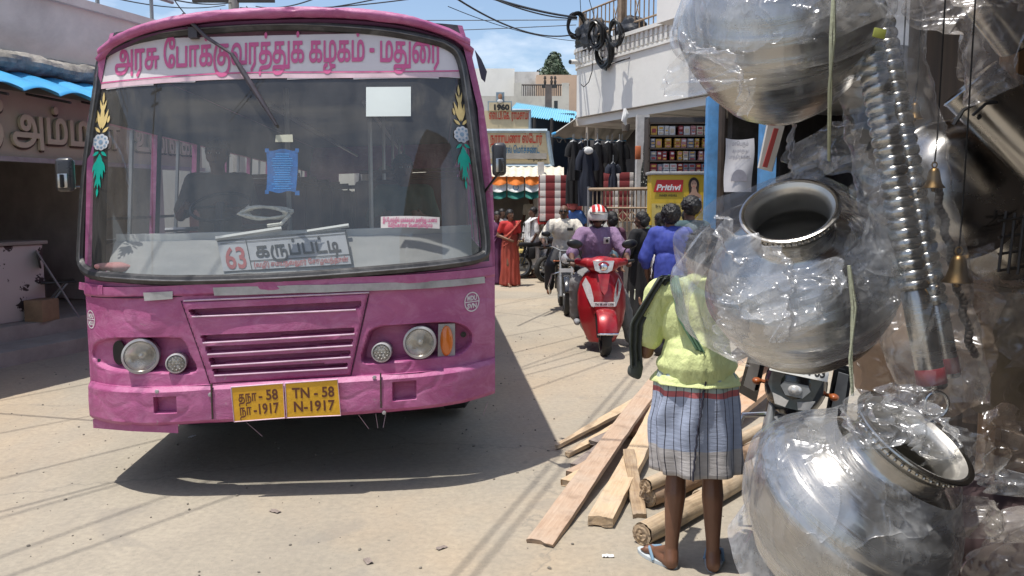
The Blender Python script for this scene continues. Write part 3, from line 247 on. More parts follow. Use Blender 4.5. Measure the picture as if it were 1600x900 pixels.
'ஆ':(438,'306,-114 331,-113 359,-109 379,-103 402,-92 417,-81 430,-66 439,-48 443,-31 443,-13 440,1 433,15 423,26 405,36 388,40 374,40 352,36 351,182 349,189 343,191 317,191 311,189 309,185 308,69 306,66 279,67 279,91 276,111 270,130 262,146 250,162 238,173 224,182 206,190 181,195 158,195 141,192 128,187 115,179 104,169 96,153 93,136 93,122 98,107 105,95 112,87 135,76 146,74 163,74 183,79 193,84 202,92 213,112 215,122 215,137 218,138 227,125 234,106 236,91 235,67 232,66 52,65 32,61 23,57 13,49 5,35 3,28 2,20 5,5 10,-9 16,-18 31,-30 54,-41 70,-45 97,-48 126,-48 161,-44 191,-36 216,-25 216,-27 209,-45 209,-59 216,-78 227,-91 249,-104 263,-109 279,-112;289,-75 268,-71 259,-67 251,-59 249,-50 254,-45 262,-44 274,-45 291,-49 296,-48 301,-36 304,-22 302,-17 296,-13 276,-8 257,-7 241,-8 254,6 267,26 271,27 307,27 308,24 308,-7 308,-41 311,-46 315,-48 343,-48 348,-46 351,-40 352,-4 355,-1 366,2 380,3 389,1 395,-3 399,-8 401,-16 400,-33 394,-46 384,-56 375,-63 363,-68 328,-75;111,-10 84,-8 60,-2 47,10 45,20 48,24 57,27 150,28 214,27 215,25 208,18 191,6 165,-4 135,-9;148,111 141,115 136,121 133,131 135,141 137,146 144,153 153,157 161,158 168,158 172,153 175,142 175,125 172,118 166,112 160,111'),
'ளு':(494,'244,-114 294,-113 319,-111 356,-105 379,-99 400,-92 430,-76 451,-59 466,-40 473,-26 480,-9 485,19 484,51 480,67 474,80 461,97 452,104 436,111 413,113 403,112 390,108 387,110 388,152 391,153 436,154 441,155 444,162 443,187 440,190 435,191 271,191 265,189 261,182 245,189 226,194 216,196 187,194 165,188 140,175 122,158 109,137 104,122 99,103 98,92 99,58 104,37 112,20 119,10 128,3 145,-7 157,-10 181,-10 196,-6 205,-2 213,4 223,15 232,37 233,64 230,79 221,95 209,106 187,115 168,116 146,111 144,113 150,126 156,135 173,149 195,156 215,156 227,154 239,149 250,141 258,132 258,2 259,-3 266,-7 295,-7 298,-4 300,1 300,152 304,153 343,153 344,150 344,2 346,-3 353,-7 379,-7 385,-5 387,1 388,66 396,71 413,75 422,74 428,71 434,65 438,58 441,45 442,27 437,-3 431,-16 421,-29 408,-41 387,-54 367,-61 336,-68 305,-72 273,-74 215,-73 187,-70 160,-65 127,-54 113,-47 93,-33 75,-11 66,8 59,36 58,63 62,92 71,119 80,139 95,165 97,171 94,176 75,187 67,191 64,191 59,187 36,146 24,112 18,90 15,58 16,35 19,15 26,-7 37,-30 48,-47 66,-64 85,-78 106,-89 124,-96 154,-105 182,-110 214,-113;167,26 157,29 149,36 143,47 139,62 140,68 149,74 165,78 176,78 185,73 190,66 192,56 192,46 188,34 179,27')}
TX={'banner': ['அ', 'ர', 'சு', ' ', 'ே', 'ப', 'ா', 'க்', 'கு', 'வ', 'ர', 'த்', 'து', 'க்', ' ', 'க', 'ழ', 'க', 'ம்', ' ', '-', ' ', 'ம', 'து', 'ை', 'ர'], 'dest': ['க', 'ரு', 'ப்', 'ப', 'ட்', 'டி'], 'via': ['(', 'வ', 'ழ', 'ி', ')', ' ', 'ச', 'ம', 'ய', 'ந', 'ல்', 'லூ', 'ர்', ' ', 'ே', 'ச', 'ா', 'ழ', 'வ', 'ந்', 'த', 'ா', 'ன்'], 'st1': ['இ', 'ப்', 'ே', 'ப', 'ரு', 'ந்', 'த', 'ி', 'ல்', ' ', 'மு', 'க', 'க்', 'க', 'வ', 'ச', 'ம்', ' ', 'அ', 'ண', 'ி', 'ந்', 'து', ' ', 'ப', 'ய', 'ண', 'ம்'], 'st2': ['ே', 'ம', 'ற்', 'ெ', 'க', 'ா', 'ள்', 'ள', ' ', 'ே', 'வ', 'ண்', 'டு', 'க', 'ி', 'ே', 'ற', 'ா', 'ம்'], 'pl1': ['த', 'ந', 'ா'], 'pl2': ['ந', 'ா'], 'sri': ['SRI'], 'amman': ['அ', 'ம்', 'ம', 'ன்'], 'hotel': ['உ', 'ண', 'வ', 'க', 'ம்'], 'up': ['எ', 'ஸ்', '.', 'ப', 'ி', '.', 'ே', 'க', '.', ' ', 'ர', 'ா', 'ம', 'ச', 'ா', 'ம', 'ி'], 'lo': ['ந', 'ா', 'ர', 'ா', 'ய', 'ண', 'ா', ' ', 'ஸ்', 'ே', 'ட', 'ா', 'ர்'], 'gen': ['ெ', 'ஜ', 'ன', 'ர', 'ல்', ' ', 'ெ', 'ம', 'ர்', 'ச்', 'ச', 'ண்', 'ட்'], 'town': ['ே', 'ச', 'ா', 'ழ', 'வ', 'ந்', 'த', 'ா', 'ன்'], 'ban1': ['ம', 'ா', 'ெ', 'ப', 'ரு', 'ம்'], 'ban2': ['ஆ', 'டி', ' ', 'த', 'ள்', 'ளு', 'ப', 'டி'], 'shop': ['ப', 'ா', 'த்', 'த', 'ி', 'ர', 'க்', 'க', 'ை', 'ட']}

def _curve_mesh(contours, offset=0., depth=0., res=3):
    cu = bpy.data.curves.new('c', 'CURVE'); cu.dimensions = '2D'; cu.fill_mode = 'BOTH' if depth else 'FRONT'; cu.offset = offset; cu.extrude = depth
    for pts in contours:
        sp = cu.splines.new('POLY'); sp.points.add(len(pts)-1)
        for i, (x, y) in enumerate(pts): sp.points[i].co = (x, y, 0, 1)
        sp.use_cyclic_u = True
    o = bpy.data.objects.new('c', cu); COL.objects.link(o); dg = bpy.context.evaluated_depsgraph_get(); dg.update()
    me = bpy.data.meshes.new_from_object(o.evaluated_get(dg)); bpy.data.objects.remove(o); bpy.data.curves.remove(cu); return me
def _flatten(q, n=3): return [tuple(map(int, t.split(','))) for t in q.split()]
def tamil(key, height, bold=0., depth=0., width=None, n=3, space=1.):
    """verts and faces of a Tamil line: x from 0, baseline 0, letter height as asked"""
    x = 0; cs = []
    for t in TX[key]:
        adv, g = GL[t]
        for q in g.split(';') if g else (): cs.append([(a+x, b) for a, b in _flatten(q, n)])
        x += adv*space
    s = height/186.7; sx = width/x if width else s
    me = _curve_mesh([[(a*.01, b*.01) for a, b in c] for c in cs], 0, 1. if depth else 0.)
    V = [(v.co.x*100*sx, v.co.y*100*s, v.co.z*depth) for v in me.vertices]; Fc = [tuple(p.vertices) for p in me.polygons]; bpy.data.meshes.remove(me); return V, Fc, x*sx
def latin(txt, height, bold=0., depth=0., width=None, align='LEFT', shear=0.):
    cu = bpy.data.curves.new('t', 'FONT'); cu.body = txt; cu.size = height/.72; cu.offset = bold; cu.extrude = depth; cu.align_x = align; cu.shear = shear; cu.resolution_u = 3
    o = bpy.data.objects.new('t', cu); COL.objects.link(o); dg = bpy.context.evaluated_depsgraph_get(); dg.update()
    me = bpy.data.meshes.new_from_object(o.evaluated_get(dg)); V = [tuple(v.co) for v in me.vertices]; Fc = [tuple(p.vertices) for p in me.polygons]
    bpy.data.objects.remove(o); bpy.data.curves.remove(cu); bpy.data.meshes.remove(me)
    xs = [v[0] for v in V]; L_ = max(xs)-min(xs)
    if width: k = width/L_; V = [(v[0]*k, v[1], v[2]) for v in V]; L_ = width
    return V, Fc, L_
def place(mb, VF, fn, m=0):          # put lettering on a surface: fn(x, y, h) -> point
    mb.add([fn(*v) for v in VF[0]], VF[1], m); return VF[2]
def nz3(p, s=1., seed=0.): return noise.noise(Vector((p[0]*s+seed, p[1]*s+seed*1.7, p[2]*s-seed)))
def ridged(p, s=1., seed=0., oct=4):
    a = 0; amp = 1; q = Vector((p[0]*s+seed, p[1]*s-seed, p[2]*s+2*seed))
    for _ in range(oct): a += amp*(1-2*abs(noise.noise(q))); q = q*2.1; amp *= .5
    return a
# ================================================================ GROUND
def ground_mat():
    m_, nt, b = new_mat('dusty_concrete_road'); L = nt.links
    n1 = noise_out(nt, .55, 9, .65); n2 = noise_out(nt, 26, 6, .7); n3 = noise_out(nt, .28, 5, .6, (1, .55, 1), .8); n4 = noise_out(nt, 3.2, 8, .7)
    base = ramp(nt, n1, .3, .72, (.305, .277, .232, 1), (.405, .37, .31, 1))
    base = mixc(nt, ramp(nt, n4, .4, .8, (0, 0, 0, 1), (.5, .5, .5, 1)), base, (.30, .275, .24, 1))
    sand = ramp(nt, n3, .47, .68, (0, 0, 0, 1), (.55, .55, .55, 1)); base = mixc(nt, sand, base, (.52, .385, .25, 1))
    base = mixc(nt, .38, base, ramp(nt, n2, .25, .75, (.16, .15, .13, 1), (.62, .58, .5, 1)), 'OVERLAY')
    t = nn(nt, 'TexCoord'); sp_ = nn(nt, 'TexNoise', Scale=95., Detail=2); L.new(t.outputs['Object'], sp_.inputs['Vector'])
    base = mixc(nt, ramp(nt, sp_.outputs['Fac'], .66, .72, (0, 0, 0, 1), (.55, .55, .55, 1)), base, (.13, .12, .1, 1))
    n5 = noise_out(nt, 1.5, 6, .6, (1, .10, 1), .5); base = mixc(nt, ramp(nt, n5, .45, .75, (0, 0, 0, 1), (.38, .38, .38, 1)), base, (.235, .215, .185, 1))
    n6 = noise_out(nt, .9, 3, .5, None, 1.5); base = mixc(nt, ramp(nt, n6, .62, .66, (0, 0, 0, 1), (.30, .30, .30, 1)), base, (.21, .195, .175, 1))
    n7 = noise_out(nt, 2.3, 4, .55, None, .3); base = mixc(nt, ramp(nt, n7, .70, .80, (0, 0, 0, 1), (.55, .55, .55, 1)), base, (.12, .11, .095, 1))
    # cracks
    mp_ = nn(nt, 'Mapping', Scale=(.25, .5, 1)); wv = nn(nt, 'TexNoise', Scale=2.2, Detail=6, Roughness=.6); L.new(t.outputs['Object'], wv.inputs['Vector'])
    ad = nn(nt, 'VectorMath', operation='MULTIPLY_ADD'); ad.inputs[1].default_value = (.55, .55, .55); L.new(wv.outputs['Color'], ad.inputs[0]); L.new(t.outputs['Object'], ad.inputs[2]); L.new(ad.outputs[0], mp_.inputs['Vector'])
    vo = nn(nt, 'TexVoronoi', feature='DISTANCE_TO_EDGE', Scale=1.); L.new(mp_.outputs['Vector'], vo.inputs['Vector'])
    ck = ramp(nt, vo.outputs['Distance'], .001, .006, (.55, .55, .55, 1), (0, 0, 0, 1)); base = mixc(nt, ck, base, (.19, .175, .15, 1))
    L.new(base, b.inputs['Base Color']); b.inputs['Roughness'].default_value = .92; b.inputs['Specular IOR Level'].default_value = .25
    bp = nn(nt, 'Bump', Strength=.35, Distance=.01); L.new(n2, bp.inputs['Height']); L.new(bp.outputs['Normal'], b.inputs['Normal']); return m_
g = MB(); g.add([(-300, -60, 0), (300, -60, 0), (300, 500, 0), (-300, 500, 0)], [(0, 1, 2, 3)])
tag(g.build('road', ground_mat(), smooth=0), kind='structure')
m = MB()
for i in range(900):
    p = Vector((random.uniform(-5, 3), random.uniform(2.8, 11), 0)); r_ = random.choice((.003, .004, .004, .006, .009)); n0 = len(m.v); m.ell((p.x, p.y, r_*.4), (r_*random.uniform(.7, 1.6), r_, r_*.7), Matrix.Rotation(random.random()*6, 3, 'Z'), 6, 4)
tag(m.build('road_grit', mat('grit', (.20, .18, .15), .95, var=.5, scale=40), smooth=0), 'loose grit and pebbles scattered over the dusty road', 'grit', kind='stuff')

WHITEWASH = mat('old_whitewash', (.64, .61, .53), .9, var=.14, scale=1.3, bump=.25, bscale=18, dirt=(.2, .19, .17), dirt_amt=.55)
CLEANWHITE = mat('cream_painted_wall', (.74, .73, .69), .85, var=.07, scale=1.2, bump=.12, bscale=14, dirt=(.45, .42, .38), dirt_amt=.3)
GRIME = mat('black_weathered_concrete', (.30, .28, .25), .95, var=.55, scale=5, bump=.8, bscale=14, dirt=(.05, .048, .045), dirt_amt=.9)
BLUESHEET = mat('blue_metal_sheet', (.06, .33, .62), .35, var=.12, scale=3, dirt=(.3, .35, .4), dirt_amt=.25)
TAN = mat('tan_sign_board', (.34, .315, .24), .55, var=.12, scale=2.5, dirt=(.2, .16, .12), dirt_amt=.3)
TANLET = mat('tan_sign_letter', (.41, .37, .28), .5, var=.08, scale=4)
DKBROWN = mat('dark_brown_paint', (.05, .035, .025), .6)
DARKWALL = mat('dim_shop_wall', (.42, .39, .36), .9, var=.3, scale=2)
CONC = mat('grey_concrete', (.34, .32, .29), .92, var=.22, scale=3, bump=.3, bscale=25, dirt=(.2, .18, .15), dirt_amt=.5)
IRON = mat('dark_iron', (.05, .045, .042), .6, .3, scale=12)
RUSTIRON = mat('rusty_beige_iron', (.30, .22, .15), .75, .1, scale=14, dirt=(.12, .07, .04), dirt_amt=.7)
BLACKPL = mat('black_plastic', (.012, .012, .013), .38, scale=8)
RUBBER = mat('black_rubber', (.02, .02, .02), .8, scale=14, dirt=(.16, .14, .12), dirt_amt=.35)
CHROME = mat('chrome', (.72, .72, .72), .14, 1., var=.06)
STEELGREY = mat('painted_grey_steel', (.28, .29, .30), .45, .4)
WOODP = mat('brown_wood', (.22, .13, .07), .7, scale=4, stretch=(1, 8, 1))
REDPL = mat('red_plastic', (.62, .06, .03), .4)

# ================================================================ LEFT SHOP
P0 = gnd(0, 584); la = math.atan2(.943, .332)
ls = thing('corner_shop', 'left hand shop with weathered white parapet and brown sign in raised letters beside the bus', 'building', P0, la)
LM = Matrix.Translation(P0) @ Matrix.Rotation(la, 4, 'Z'); LI = LM.inverted()
def ll(u, v, y):     # photo point on the plane y of the left shop -> its own frame
    d = LI.to_3x3() @ ray(u, v); c = LI @ _C; t = (y-c.y)/d.y; return c+d*t
X0, X1 = -7., 3.3
m = MB(); m.box(((X0+X1)/2, .55, .08), (X1-X0, .6, .16)); m.box(((X0+X1)/2, 2.6, .165), (X1-X0, 3.5, .33)); m.build('steps', CONC, ls, smooth=0)
m = MB()
m.box(((X0+X1)/2, 4.3, 2.2), (X1-X0, .2, 3.8)); m.box((X1-.1, 2.5, 1.9), (.2, 3.4, 3.1)); m.box((-3.2, 2.5, 1.8), (.2, 3.4, 2.9)); m.build('inner_wall', DARKWALL, ls, smooth=0)
m = MB(); m.box(((X0+X1)/2, 2.35, 3.12), (X1-X0, 3.9, .16)); m.build('ceiling_slab', CONC, ls, smooth=0)
# upper wall, ragged weathered slab under it
m = MB(); m.box(((X0+X1)/2, .5, 3.68), (X1-X0, .2, .74)); m.box(((X0+X1)/2, .5, 4.1), (X1-X0+.1, .34, .1)); m.box((X1-.1, 2.4, 3.68), (.2, 3.6, .74)); m.build('parapet_wall', WHITEWASH, ls, smooth=0)
m = MB()
def ledge(a, b):
    x = X0+(X1-X0)*a; th = b*2*PI; rr = Vector((.24, .075))
    p = (x, .36+rr.x*math.cos(th), 3.26+rr.y*math.sin(th)); k = ridged(p, 3.2, 3)*.035
    return (x, p[1]-abs(math.cos(th))*k*1.6, p[2]+k*math.sin(th)-.03*nz3(p, 1.3))
m.grid(ledge, 260, 17); m.build('weathered_ledge', GRIME, ls, smooth=25)
m = MB()
for i in range(12): m.tube([(X0+i*.9, .5, 4.15), (X0+i*.9, .5, 4.85)], .025, 6)
for z in (4.5, 4.85): m.tube([(X0, .5, z), (X1, .5, z)], .025, 6)
m.build('roof_railing', STEELGREY, ls)
# sign
SG = .14
m = MB(); m.box(((X0+X1)/2, SG, 2.585), (X1-X0, .06, .69)); m.build('sign_board', TAN, ls, smooth=0)
m = MB(); m.box(((X0+X1)/2, SG-.02, 2.215), (X1-X0, .12, .05)); m.build('sign_edge', STEELGREY, ls, smooth=0)
def signtext(key, x0, width, z0, h):
    m1 = MB(); m2 = MB()
    for off, mm, dy, bo in ((0, m1, -.035, 26), (.022, m2, -.006, 40)):
        V, F_, L_ = tamil(key, h, bo, .02, width)
        mm.add([(x0+a+off, SG-.03+dy-c, z0+b-off*.9) for a, b, c in V], F_)
    m1.build('sign_lettering', TANLET, ls); m2.build('lettering_shade', DKBROWN, ls)
for key, x0, wd in (('sri', -.33, .60), ('amman', .36, 1.45), ('hotel', 2.05, 1.15), ('hotel', -2.2, 1.6)): signtext(key, x0, wd, 2.41, .27)
# awning of curved blue sheets
m = MB()
def awn(a, b):
    x = X0+(X1-X0)*a; ph = (x/.42) % 1; y = .30-.85*b; z = 3.14-.22*b-.05*b*b+.05*math.sin(PI*ph)-.03*(1-ph)
    return (x, y, z)
m.grid(awn, 600, 10); ao = m.build('awning_sheet', BLUESHEET, ls, smooth=30)
sm = ao.modifiers.new('t', 'SOLIDIFY'); sm.thickness = .006
for i in range(14): m = MB(); x = X0+.4+i*.72; m.tube([(x, .14, 2.92), (x, -.5, 2.80)], .015, 6); m.build('awning_bar', IRON, ls)
# things inside the left shop
def floral():
    m_, nt, b = new_mat('floral_cloth'); L = nt.links; t = nn(nt, 'TexCoord'); vo = nn(nt, 'TexVoronoi', Scale=4.2); L.new(t.outputs['Object'], vo.inputs['Vector'])
    n = noise_out(nt, 34, 2, .5); k = nn(nt, 'Math', operation='MULTIPLY_ADD'); k.inputs[1].default_value = .6; L.new(n, k.inputs[0]); L.new(vo.outputs['Distance'], k.inputs[2])
    L.new(ramp(nt, k.outputs[0], (.60), .64, (.05, .035, .035, 1), (.55, .51, .48, 1)), b.inputs['Base Color']); b.inputs['Roughness'].default_value = .8; return m_
ct = thing('counter', 'shop counter wrapped in white cloth with dark flower print', 'counter', LM @ Vector((.55, 1.35, .33)), la)
m = MB(); m.rbox((0, 0, .46), (2.0, .5, .92), .02); m.build('cloth_front', floral(), ct)
m = MB(); m.rbox((0, 0, .945), (2.08, .58, .045), .01); m.build('counter_top', CONC, ct)
def fold_chair(loc, rz, label):
    t = thing('folding_chair', label, 'chair', loc, rz)
    m = MB(); m.rbox((0, 0, .45), (.4, .38, .025), .01); m.build('seat', BLACKPL, t)
    m = MB(); m.rbox((0, .2, .74), (.4, .02, .22), .008, Matrix.Rotation(-.15, 3, 'X')); m.build('backrest', BLACKPL, t)
    for s in (-1, 1):
        m = MB(); m.tube([(s*.2, .22, .85), (s*.2, -.2, 0)], .012, 6); m.build('leg', STEELGREY, t)
        m = MB(); m.tube([(s*.18, -.1, .45), (s*.18, .25, 0)], .012, 6); m.build('leg', STEELGREY, t)
p = ll(85, 450, .95); fold_chair(LM @ Vector((p.x+.1, 1.0, .33)), la+.9, 'black folding metal chair in front of the flowered counter')
rc = thing('plastic_chair', 'red plastic chair with only its leg and side in view beside the shop step', 'chair', LM @ Vector((-.12, .75, .33)), la+2.2)
m = MB(); m.rbox((0, 0, .43), (.42, .42, .03), .01); m.build('seat', REDPL, rc)
m = MB(); m.rbox((0, .21, .66), (.42, .03, .42), .01, Matrix.Rotation(-.15, 3, 'X')); m.build('backrest', REDPL, rc)
for sx in (-1, 1):
    for sy in (-1, 1): m = MB(); m.tube([(sx*.18, sy*.18, .43), (sx*.23, sy*.23, 0)], [.025, .02], 8); m.build('leg', REDPL, rc)
cb = thing('carton', 'small brown carton standing beside the black folding chair', 'box', LM @ Vector((1.35, .95, .33)), la+.2)
m = MB(); m.rbox((0, 0, .13), (.3, .24, .26), .005); m.build('carton_body', mat('cardboard', (.30, .20, .12), .85), cb)
sh = thing('wall_shelf', 'dark wall shelf with pans at the back of the left shop', 'shelf', LM @ Vector((.6, 4.1, 1.9)), la)
m = MB(); m.box((0, 0, 0), (1.6, .3, .03)); m.box((0, 0, .4), (1.6, .3, .03)); m.build('board', DKBROWN, sh, smooth=0)
m = MB()
for i in range(5): m.lathe([(.001, .02), (.1, .02), (.12, .2), (.11, .2), (.09, .03)], 14, Matrix.Translation((-.6+i*.3, 0, .0)))
m.build('pans', STEELGREY, sh)
# long plastered building behind the left shop, beyond the bus
pb = thing('plaster_building', 'plain plastered building behind the bus with shuttered openings', 'building', (-7.2, 13.5, 0))
m = MB(); m.box((-2, 9, 2.4), (4, 18, 4.8)); m.build('wall', WHITEWASH, pb, smooth=0)
for i in range(4): m = MB(); m.box((.02, 2+i*4.3, 1.3), (.08, 2.6, 2.4)); m.build('shutter', STEELGREY, pb, smooth=0)

# ================================================================ CENTRE SHOP WITH CREAM SIGNS
CREAM = mat('cream_sign_paint', (.62, .52, .33), .6, var=.1, scale=4, dirt=(.4, .32, .22), dirt_amt=.35)
REDL = mat('red_lettering', (.55, .06, .03), .6); BLUEL = mat('blue_lettering', (.05, .16, .28), .6); INK = mat('black_lettering', (.02, .02, .02), .6)
BLUEGREY = mat('blue_grey_frame', (.28, .36, .42), .6)
SZ = 22.
cs = thing('general_store', 'old store beyond the bus under two cream sign boards in red Tamil letters', 'building', (0, SZ, 0))
def cl(u, v, dy=0): p = at(u, v, SZ+dy); return Vector((p.x, dy, p.z))
m = MB(); z1 = cl(800, 262).z
xa, xb = cl(560, 300).x, cl(845, 300).x
m.box(((xa+xb)/2, 4, 1.6), (xb-xa, .2, 3.2)); m.box((xa, 2, 1.6), (.2, 4, 3.2)); m.box((xb-.05, 2.2, 1.5), (.25, 3.6, 3.0)); m.build('wall', DARKWALL, cs, smooth=0)
m = MB(); m.box(((xa+xb)/2, 2, 3.0), (xb-xa+.3, 4.2, .15)); m.build('roof_slab', CONC, cs, smooth=0)
m = MB(); m.box(((xa+xb)/2, 1.6, .15), (xb-xa, 3.6, .3)); m.build('floor_plinth', CONC, cs, smooth=0)
def board(pix, d, name, mt, dep=.08):
    P = [cl(u, v, d) for u, v in pix]; m = MB(); m.poly(P, (0, dep, 0)); return m.build(name, mt, cs, smooth=0)
board([(560, 258), (862, 258), (854, 206), (560, 206)], -.02, 'lower_sign', CREAM)
for a, b in (((560, 204.5), (855, 204.5)), ((560, 259.5), (863, 259.5)), ((863, 259), (855, 205))):
    m = MB(); m.tube([cl(*a, -.05), cl(*b, -.05)], .055, 4); m.build('sign_frame', BLUEGREY, cs, smooth=0)
board([(560, 203), (828, 203), (828, 173), (560, 173)], .12, 'upper_sign', CREAM)
m = MB(); m.tube([cl(828, 204, .1), cl(828, 172, .1), cl(800, 172, .1)], .04, 4); m.build('sign_frame', BLUEGREY, cs, smooth=0)
board([(762, 173), (800, 173), (800, 158), (788, 158), (788, 144), (775, 144), (775, 158), (762, 158)], .10, 'year_tablet', BLUEGREY)
board([(764, 173), (798, 173), (798, 160), (764, 160)], .07, 'tablet_face', CREAM, .02)
# painted portrait of an unnamed man
m = MB(); P = [cl(u, v, .06) for u, v in ((776.5, 159.5), (786.5, 159.5), (786.5, 145.5), (776.5, 145.5))]; m.poly(P, (0, .03, 0)); m.build('portrait_panel', mat('portrait_ground', (.22, .3, .36), .7), cs, smooth=0)
c_ = cl(781.5, 151, .05); m = MB(); m.ell(c_, (.055, .012, .08), n=14); m.build('portrait_face', mat('portrait_skin', (.36, .2, .12), .8), cs)
m = MB(); m.ell(cl(781.5, 158, .05), (.075, .014, .05), n=14); m.build('portrait_shirt', mat('portrait_white', (.65, .64, .6), .8), cs)
def signline(fn, u, v, ht_px, wd_px, mt, name, dy):
    o = cl(u, v, dy); k = SZ/F_PX; m = MB(); V, Fc, _ = fn(ht_px*k, wd_px*k); m.add([o+Vector((a, -.004-c, b)) for a, b, c in V], Fc); return m.build(name, mt, cs, smooth=0)
signline(lambda h, w_: latin('1960', h, .012, 0, w_), 770, 171.5, 8, 24, INK, 'year_lettering', .06)
signline(lambda h, w_: tamil('up', h, 24, 0, w_), 764, 186, 10, 62, REDL, 'upper_lettering', .11)
signline(lambda h, w_: tamil('lo', h, 24, 0, w_), 766, 223, 11, 80, REDL, 'lower_lettering', -.035)
signline(lambda h, w_: tamil('gen', h, 20, 0, w_), 768, 239, 8, 74, BLUEL, 'blue_lettering', -.035)
signline(lambda h, w_: tamil('town', h, 10, 0, w_), 824, 250, 4, 30, INK, 'town_lettering', -.035)
# tiled sheet awning and pillar
m = MB()
def aw2(a, b): p = cl(600+281*a, 264, -.1-1.1*b); return (p.x, -.1-1.1*b, z1+.02-.30*b+.02*math.sin(a*150))
m.grid(aw2, 160, 6); m.build('awning', mat('cream_canvas', (.6, .55, .45), .9, scale=8, dirt=(.3, .25, .2), dirt_amt=.5), cs)
m = MB(); p = cl(845, 300, -.9); m.box((p.x, -.9, 1.4), (.16, .16, 2.8)); m.build('pillar', mat('white_post', (.6, .58, .55), .8), cs, smooth=0)
SAFFRON = mat('saffron_cloth', (.72, .20, .03), .8); FWHITE = mat('white_cloth', (.72, .72, .70), .85); FGREEN = mat('green_cloth', (.02, .16, .13), .8)
for i, (u0, u1, lb) in enumerate(((766, 791, 'tricolour flag half hidden behind the bus mirror'), (793, 819, 'tricolour flag second in the row under the store awning'), (821, 842, 'tricolour flag third along the row beside the store post'), (855, 878, 'tricolour flag hanging alone in front of the maroon striped cloth'))):
    p = at(u0, 276, 20.6); q = at(u1, 308, 20.6); wd = q.x-p.x; ht = p.z-q.z
    t = thing('tricolour_flag', lb, 'flag', (p.x, 20.6, p.z), 0, 'flags hung along the store awning')
    for k, (mt, nm) in enumerate(((SAFFRON, 'saffron_band'), (FWHITE, 'white_band'), (FGREEN, 'green_band'))):
        m = MB(); m.grid(lambda a, b: (a*wd, .05*math.sin(a*7+i)*(.3+b)+.03*math.sin(b*5), -ht*(k+b)/3-.05*math.sin(a*PI)*(1 if k else b)), 12, 5); m.build(nm, mt, t)
    if i == 1: m = MB(); m.lathe([(.055, 0), (.075, 0)], 20, Matrix.Translation((wd/2, -.07, -ht*.53)) @ Matrix.Rotation(PI/2, 4, 'X')); m.build('wheel_emblem', BLUEL, t)
# ---- buildings and roofs further back
def blockb(name, label, pix, Y, depth, mt, z0=0):
    (u0, v0), (u1, v1) = pix; a = at(u0, v0, Y); b = at(u1, v1, Y); t = thing(name, label, 'building', ((a.x+b.x)/2, Y, 0))
    m = MB(); m.box((0, depth/2, (a.z+z0)/2), (b.x-a.x, depth, a.z-z0)); m.build('wall', mt, t, smooth=0); return t, a, b
PEACH = mat('peach_wall', (.52, .38, .28), .9, var=.08, scale=1.5, dirt=(.3, .24, .2), dirt_amt=.4)
t, a, b = blockb('flat_roof_house', 'peach coloured flat roofed block behind the transformer post', ((838, 117), (930, 200)), 36, 8, PEACH)
t, a, b = blockb('water_tank_house', 'white block with stair head rising highest behind the store signs', ((660, 107), (804, 170)), 38, 7, CLEANWHITE)
m = MB(); m.box((at(782, 120, 38).x, -.05, a.z/2), (.12, .12, a.z-.05)); m.build('drain_pipe', GRIME, t, smooth=0)
t, a, b = blockb('terrace_house', 'grimy white terrace house with rail between the white and peach blocks', ((640, 150), (889, 175)), 31, 5, WHITEWASH)
m = MB()
for i in range(26): x = at(815+i*2.9, 150, 31).x-t.location.x; m.tube([(x, .1, a.z), (x, .1, a.z+.42)], .018, 5)
m.tube([(at(813, 150, 31).x-t.location.x, .1, a.z+.42), (at(890, 150, 31).x-t.location.x, .1, a.z+.42)], .03, 5); m.build('terrace_rail', IRON, t)
for u0, u1 in ((803, 815), (878, 889)):
    m = MB(); x0, x1 = at(u0, 150, 31).x-t.location.x, at(u1, 150, 31).x-t.location.x; m.box(((x0+x1)/2, .1, a.z+.24), (x1-x0, .2, .48)); m.build('parapet_block', WHITEWASH, t, smooth=0)
t, a, b = blockb('stained_house', 'rain stained grey white house between the white tank block and the tree', ((804, 112), (842, 170)), 37, 6, mat('rain_stained_wall', (.55, .54, .52), .9, var=.2, scale=1.4, dirt=(.12, .11, .1), dirt_amt=.8, stretch=(1, 1, .25)))
# blue sheet roof shed
t = thing('sheet_roof_shed', 'dark open shed under a pale blue corrugated roof beside the store', 'shed', (0, 24, 0))
m = MB()
def sr(a, b): p = at(792+110*a, 177+16*a, 24.); return (p.x+b*.3, b*4, p.z+b*.78+.02*math.sin(a*190))
m.grid(sr, 300, 4); m.build('roof_sheet', mat('pale_blue_sheet', (.22, .52, .66), .4, var=.08), t)
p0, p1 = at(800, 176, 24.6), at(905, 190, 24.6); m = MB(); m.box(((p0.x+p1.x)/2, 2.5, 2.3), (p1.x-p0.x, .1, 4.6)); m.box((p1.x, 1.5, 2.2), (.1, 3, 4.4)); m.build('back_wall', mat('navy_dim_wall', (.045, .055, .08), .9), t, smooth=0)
m = MB()
for u in (835, 862, 893): p = at(u, 200, 24); m.tube([(p.x, 0, 0), (p.x, 0, 4.2)], .05, 6)
for i in range(5): p = at(838+i*12, 190, 24); m.tube([(p.x-.2, .05, 3.5), (p.x, .05, 3.85), (p.x+.2, .05, 3.5)], .02, 5)
m.build('posts', IRON, t)
p = at(905, 262, 23.8); m = MB(); m.box((p.x-.5, .3, 2.2), (1.4, .1, .7)); m.build('side_board', mat('brown_panel', (.26, .2, .14), .8), t, smooth=0)
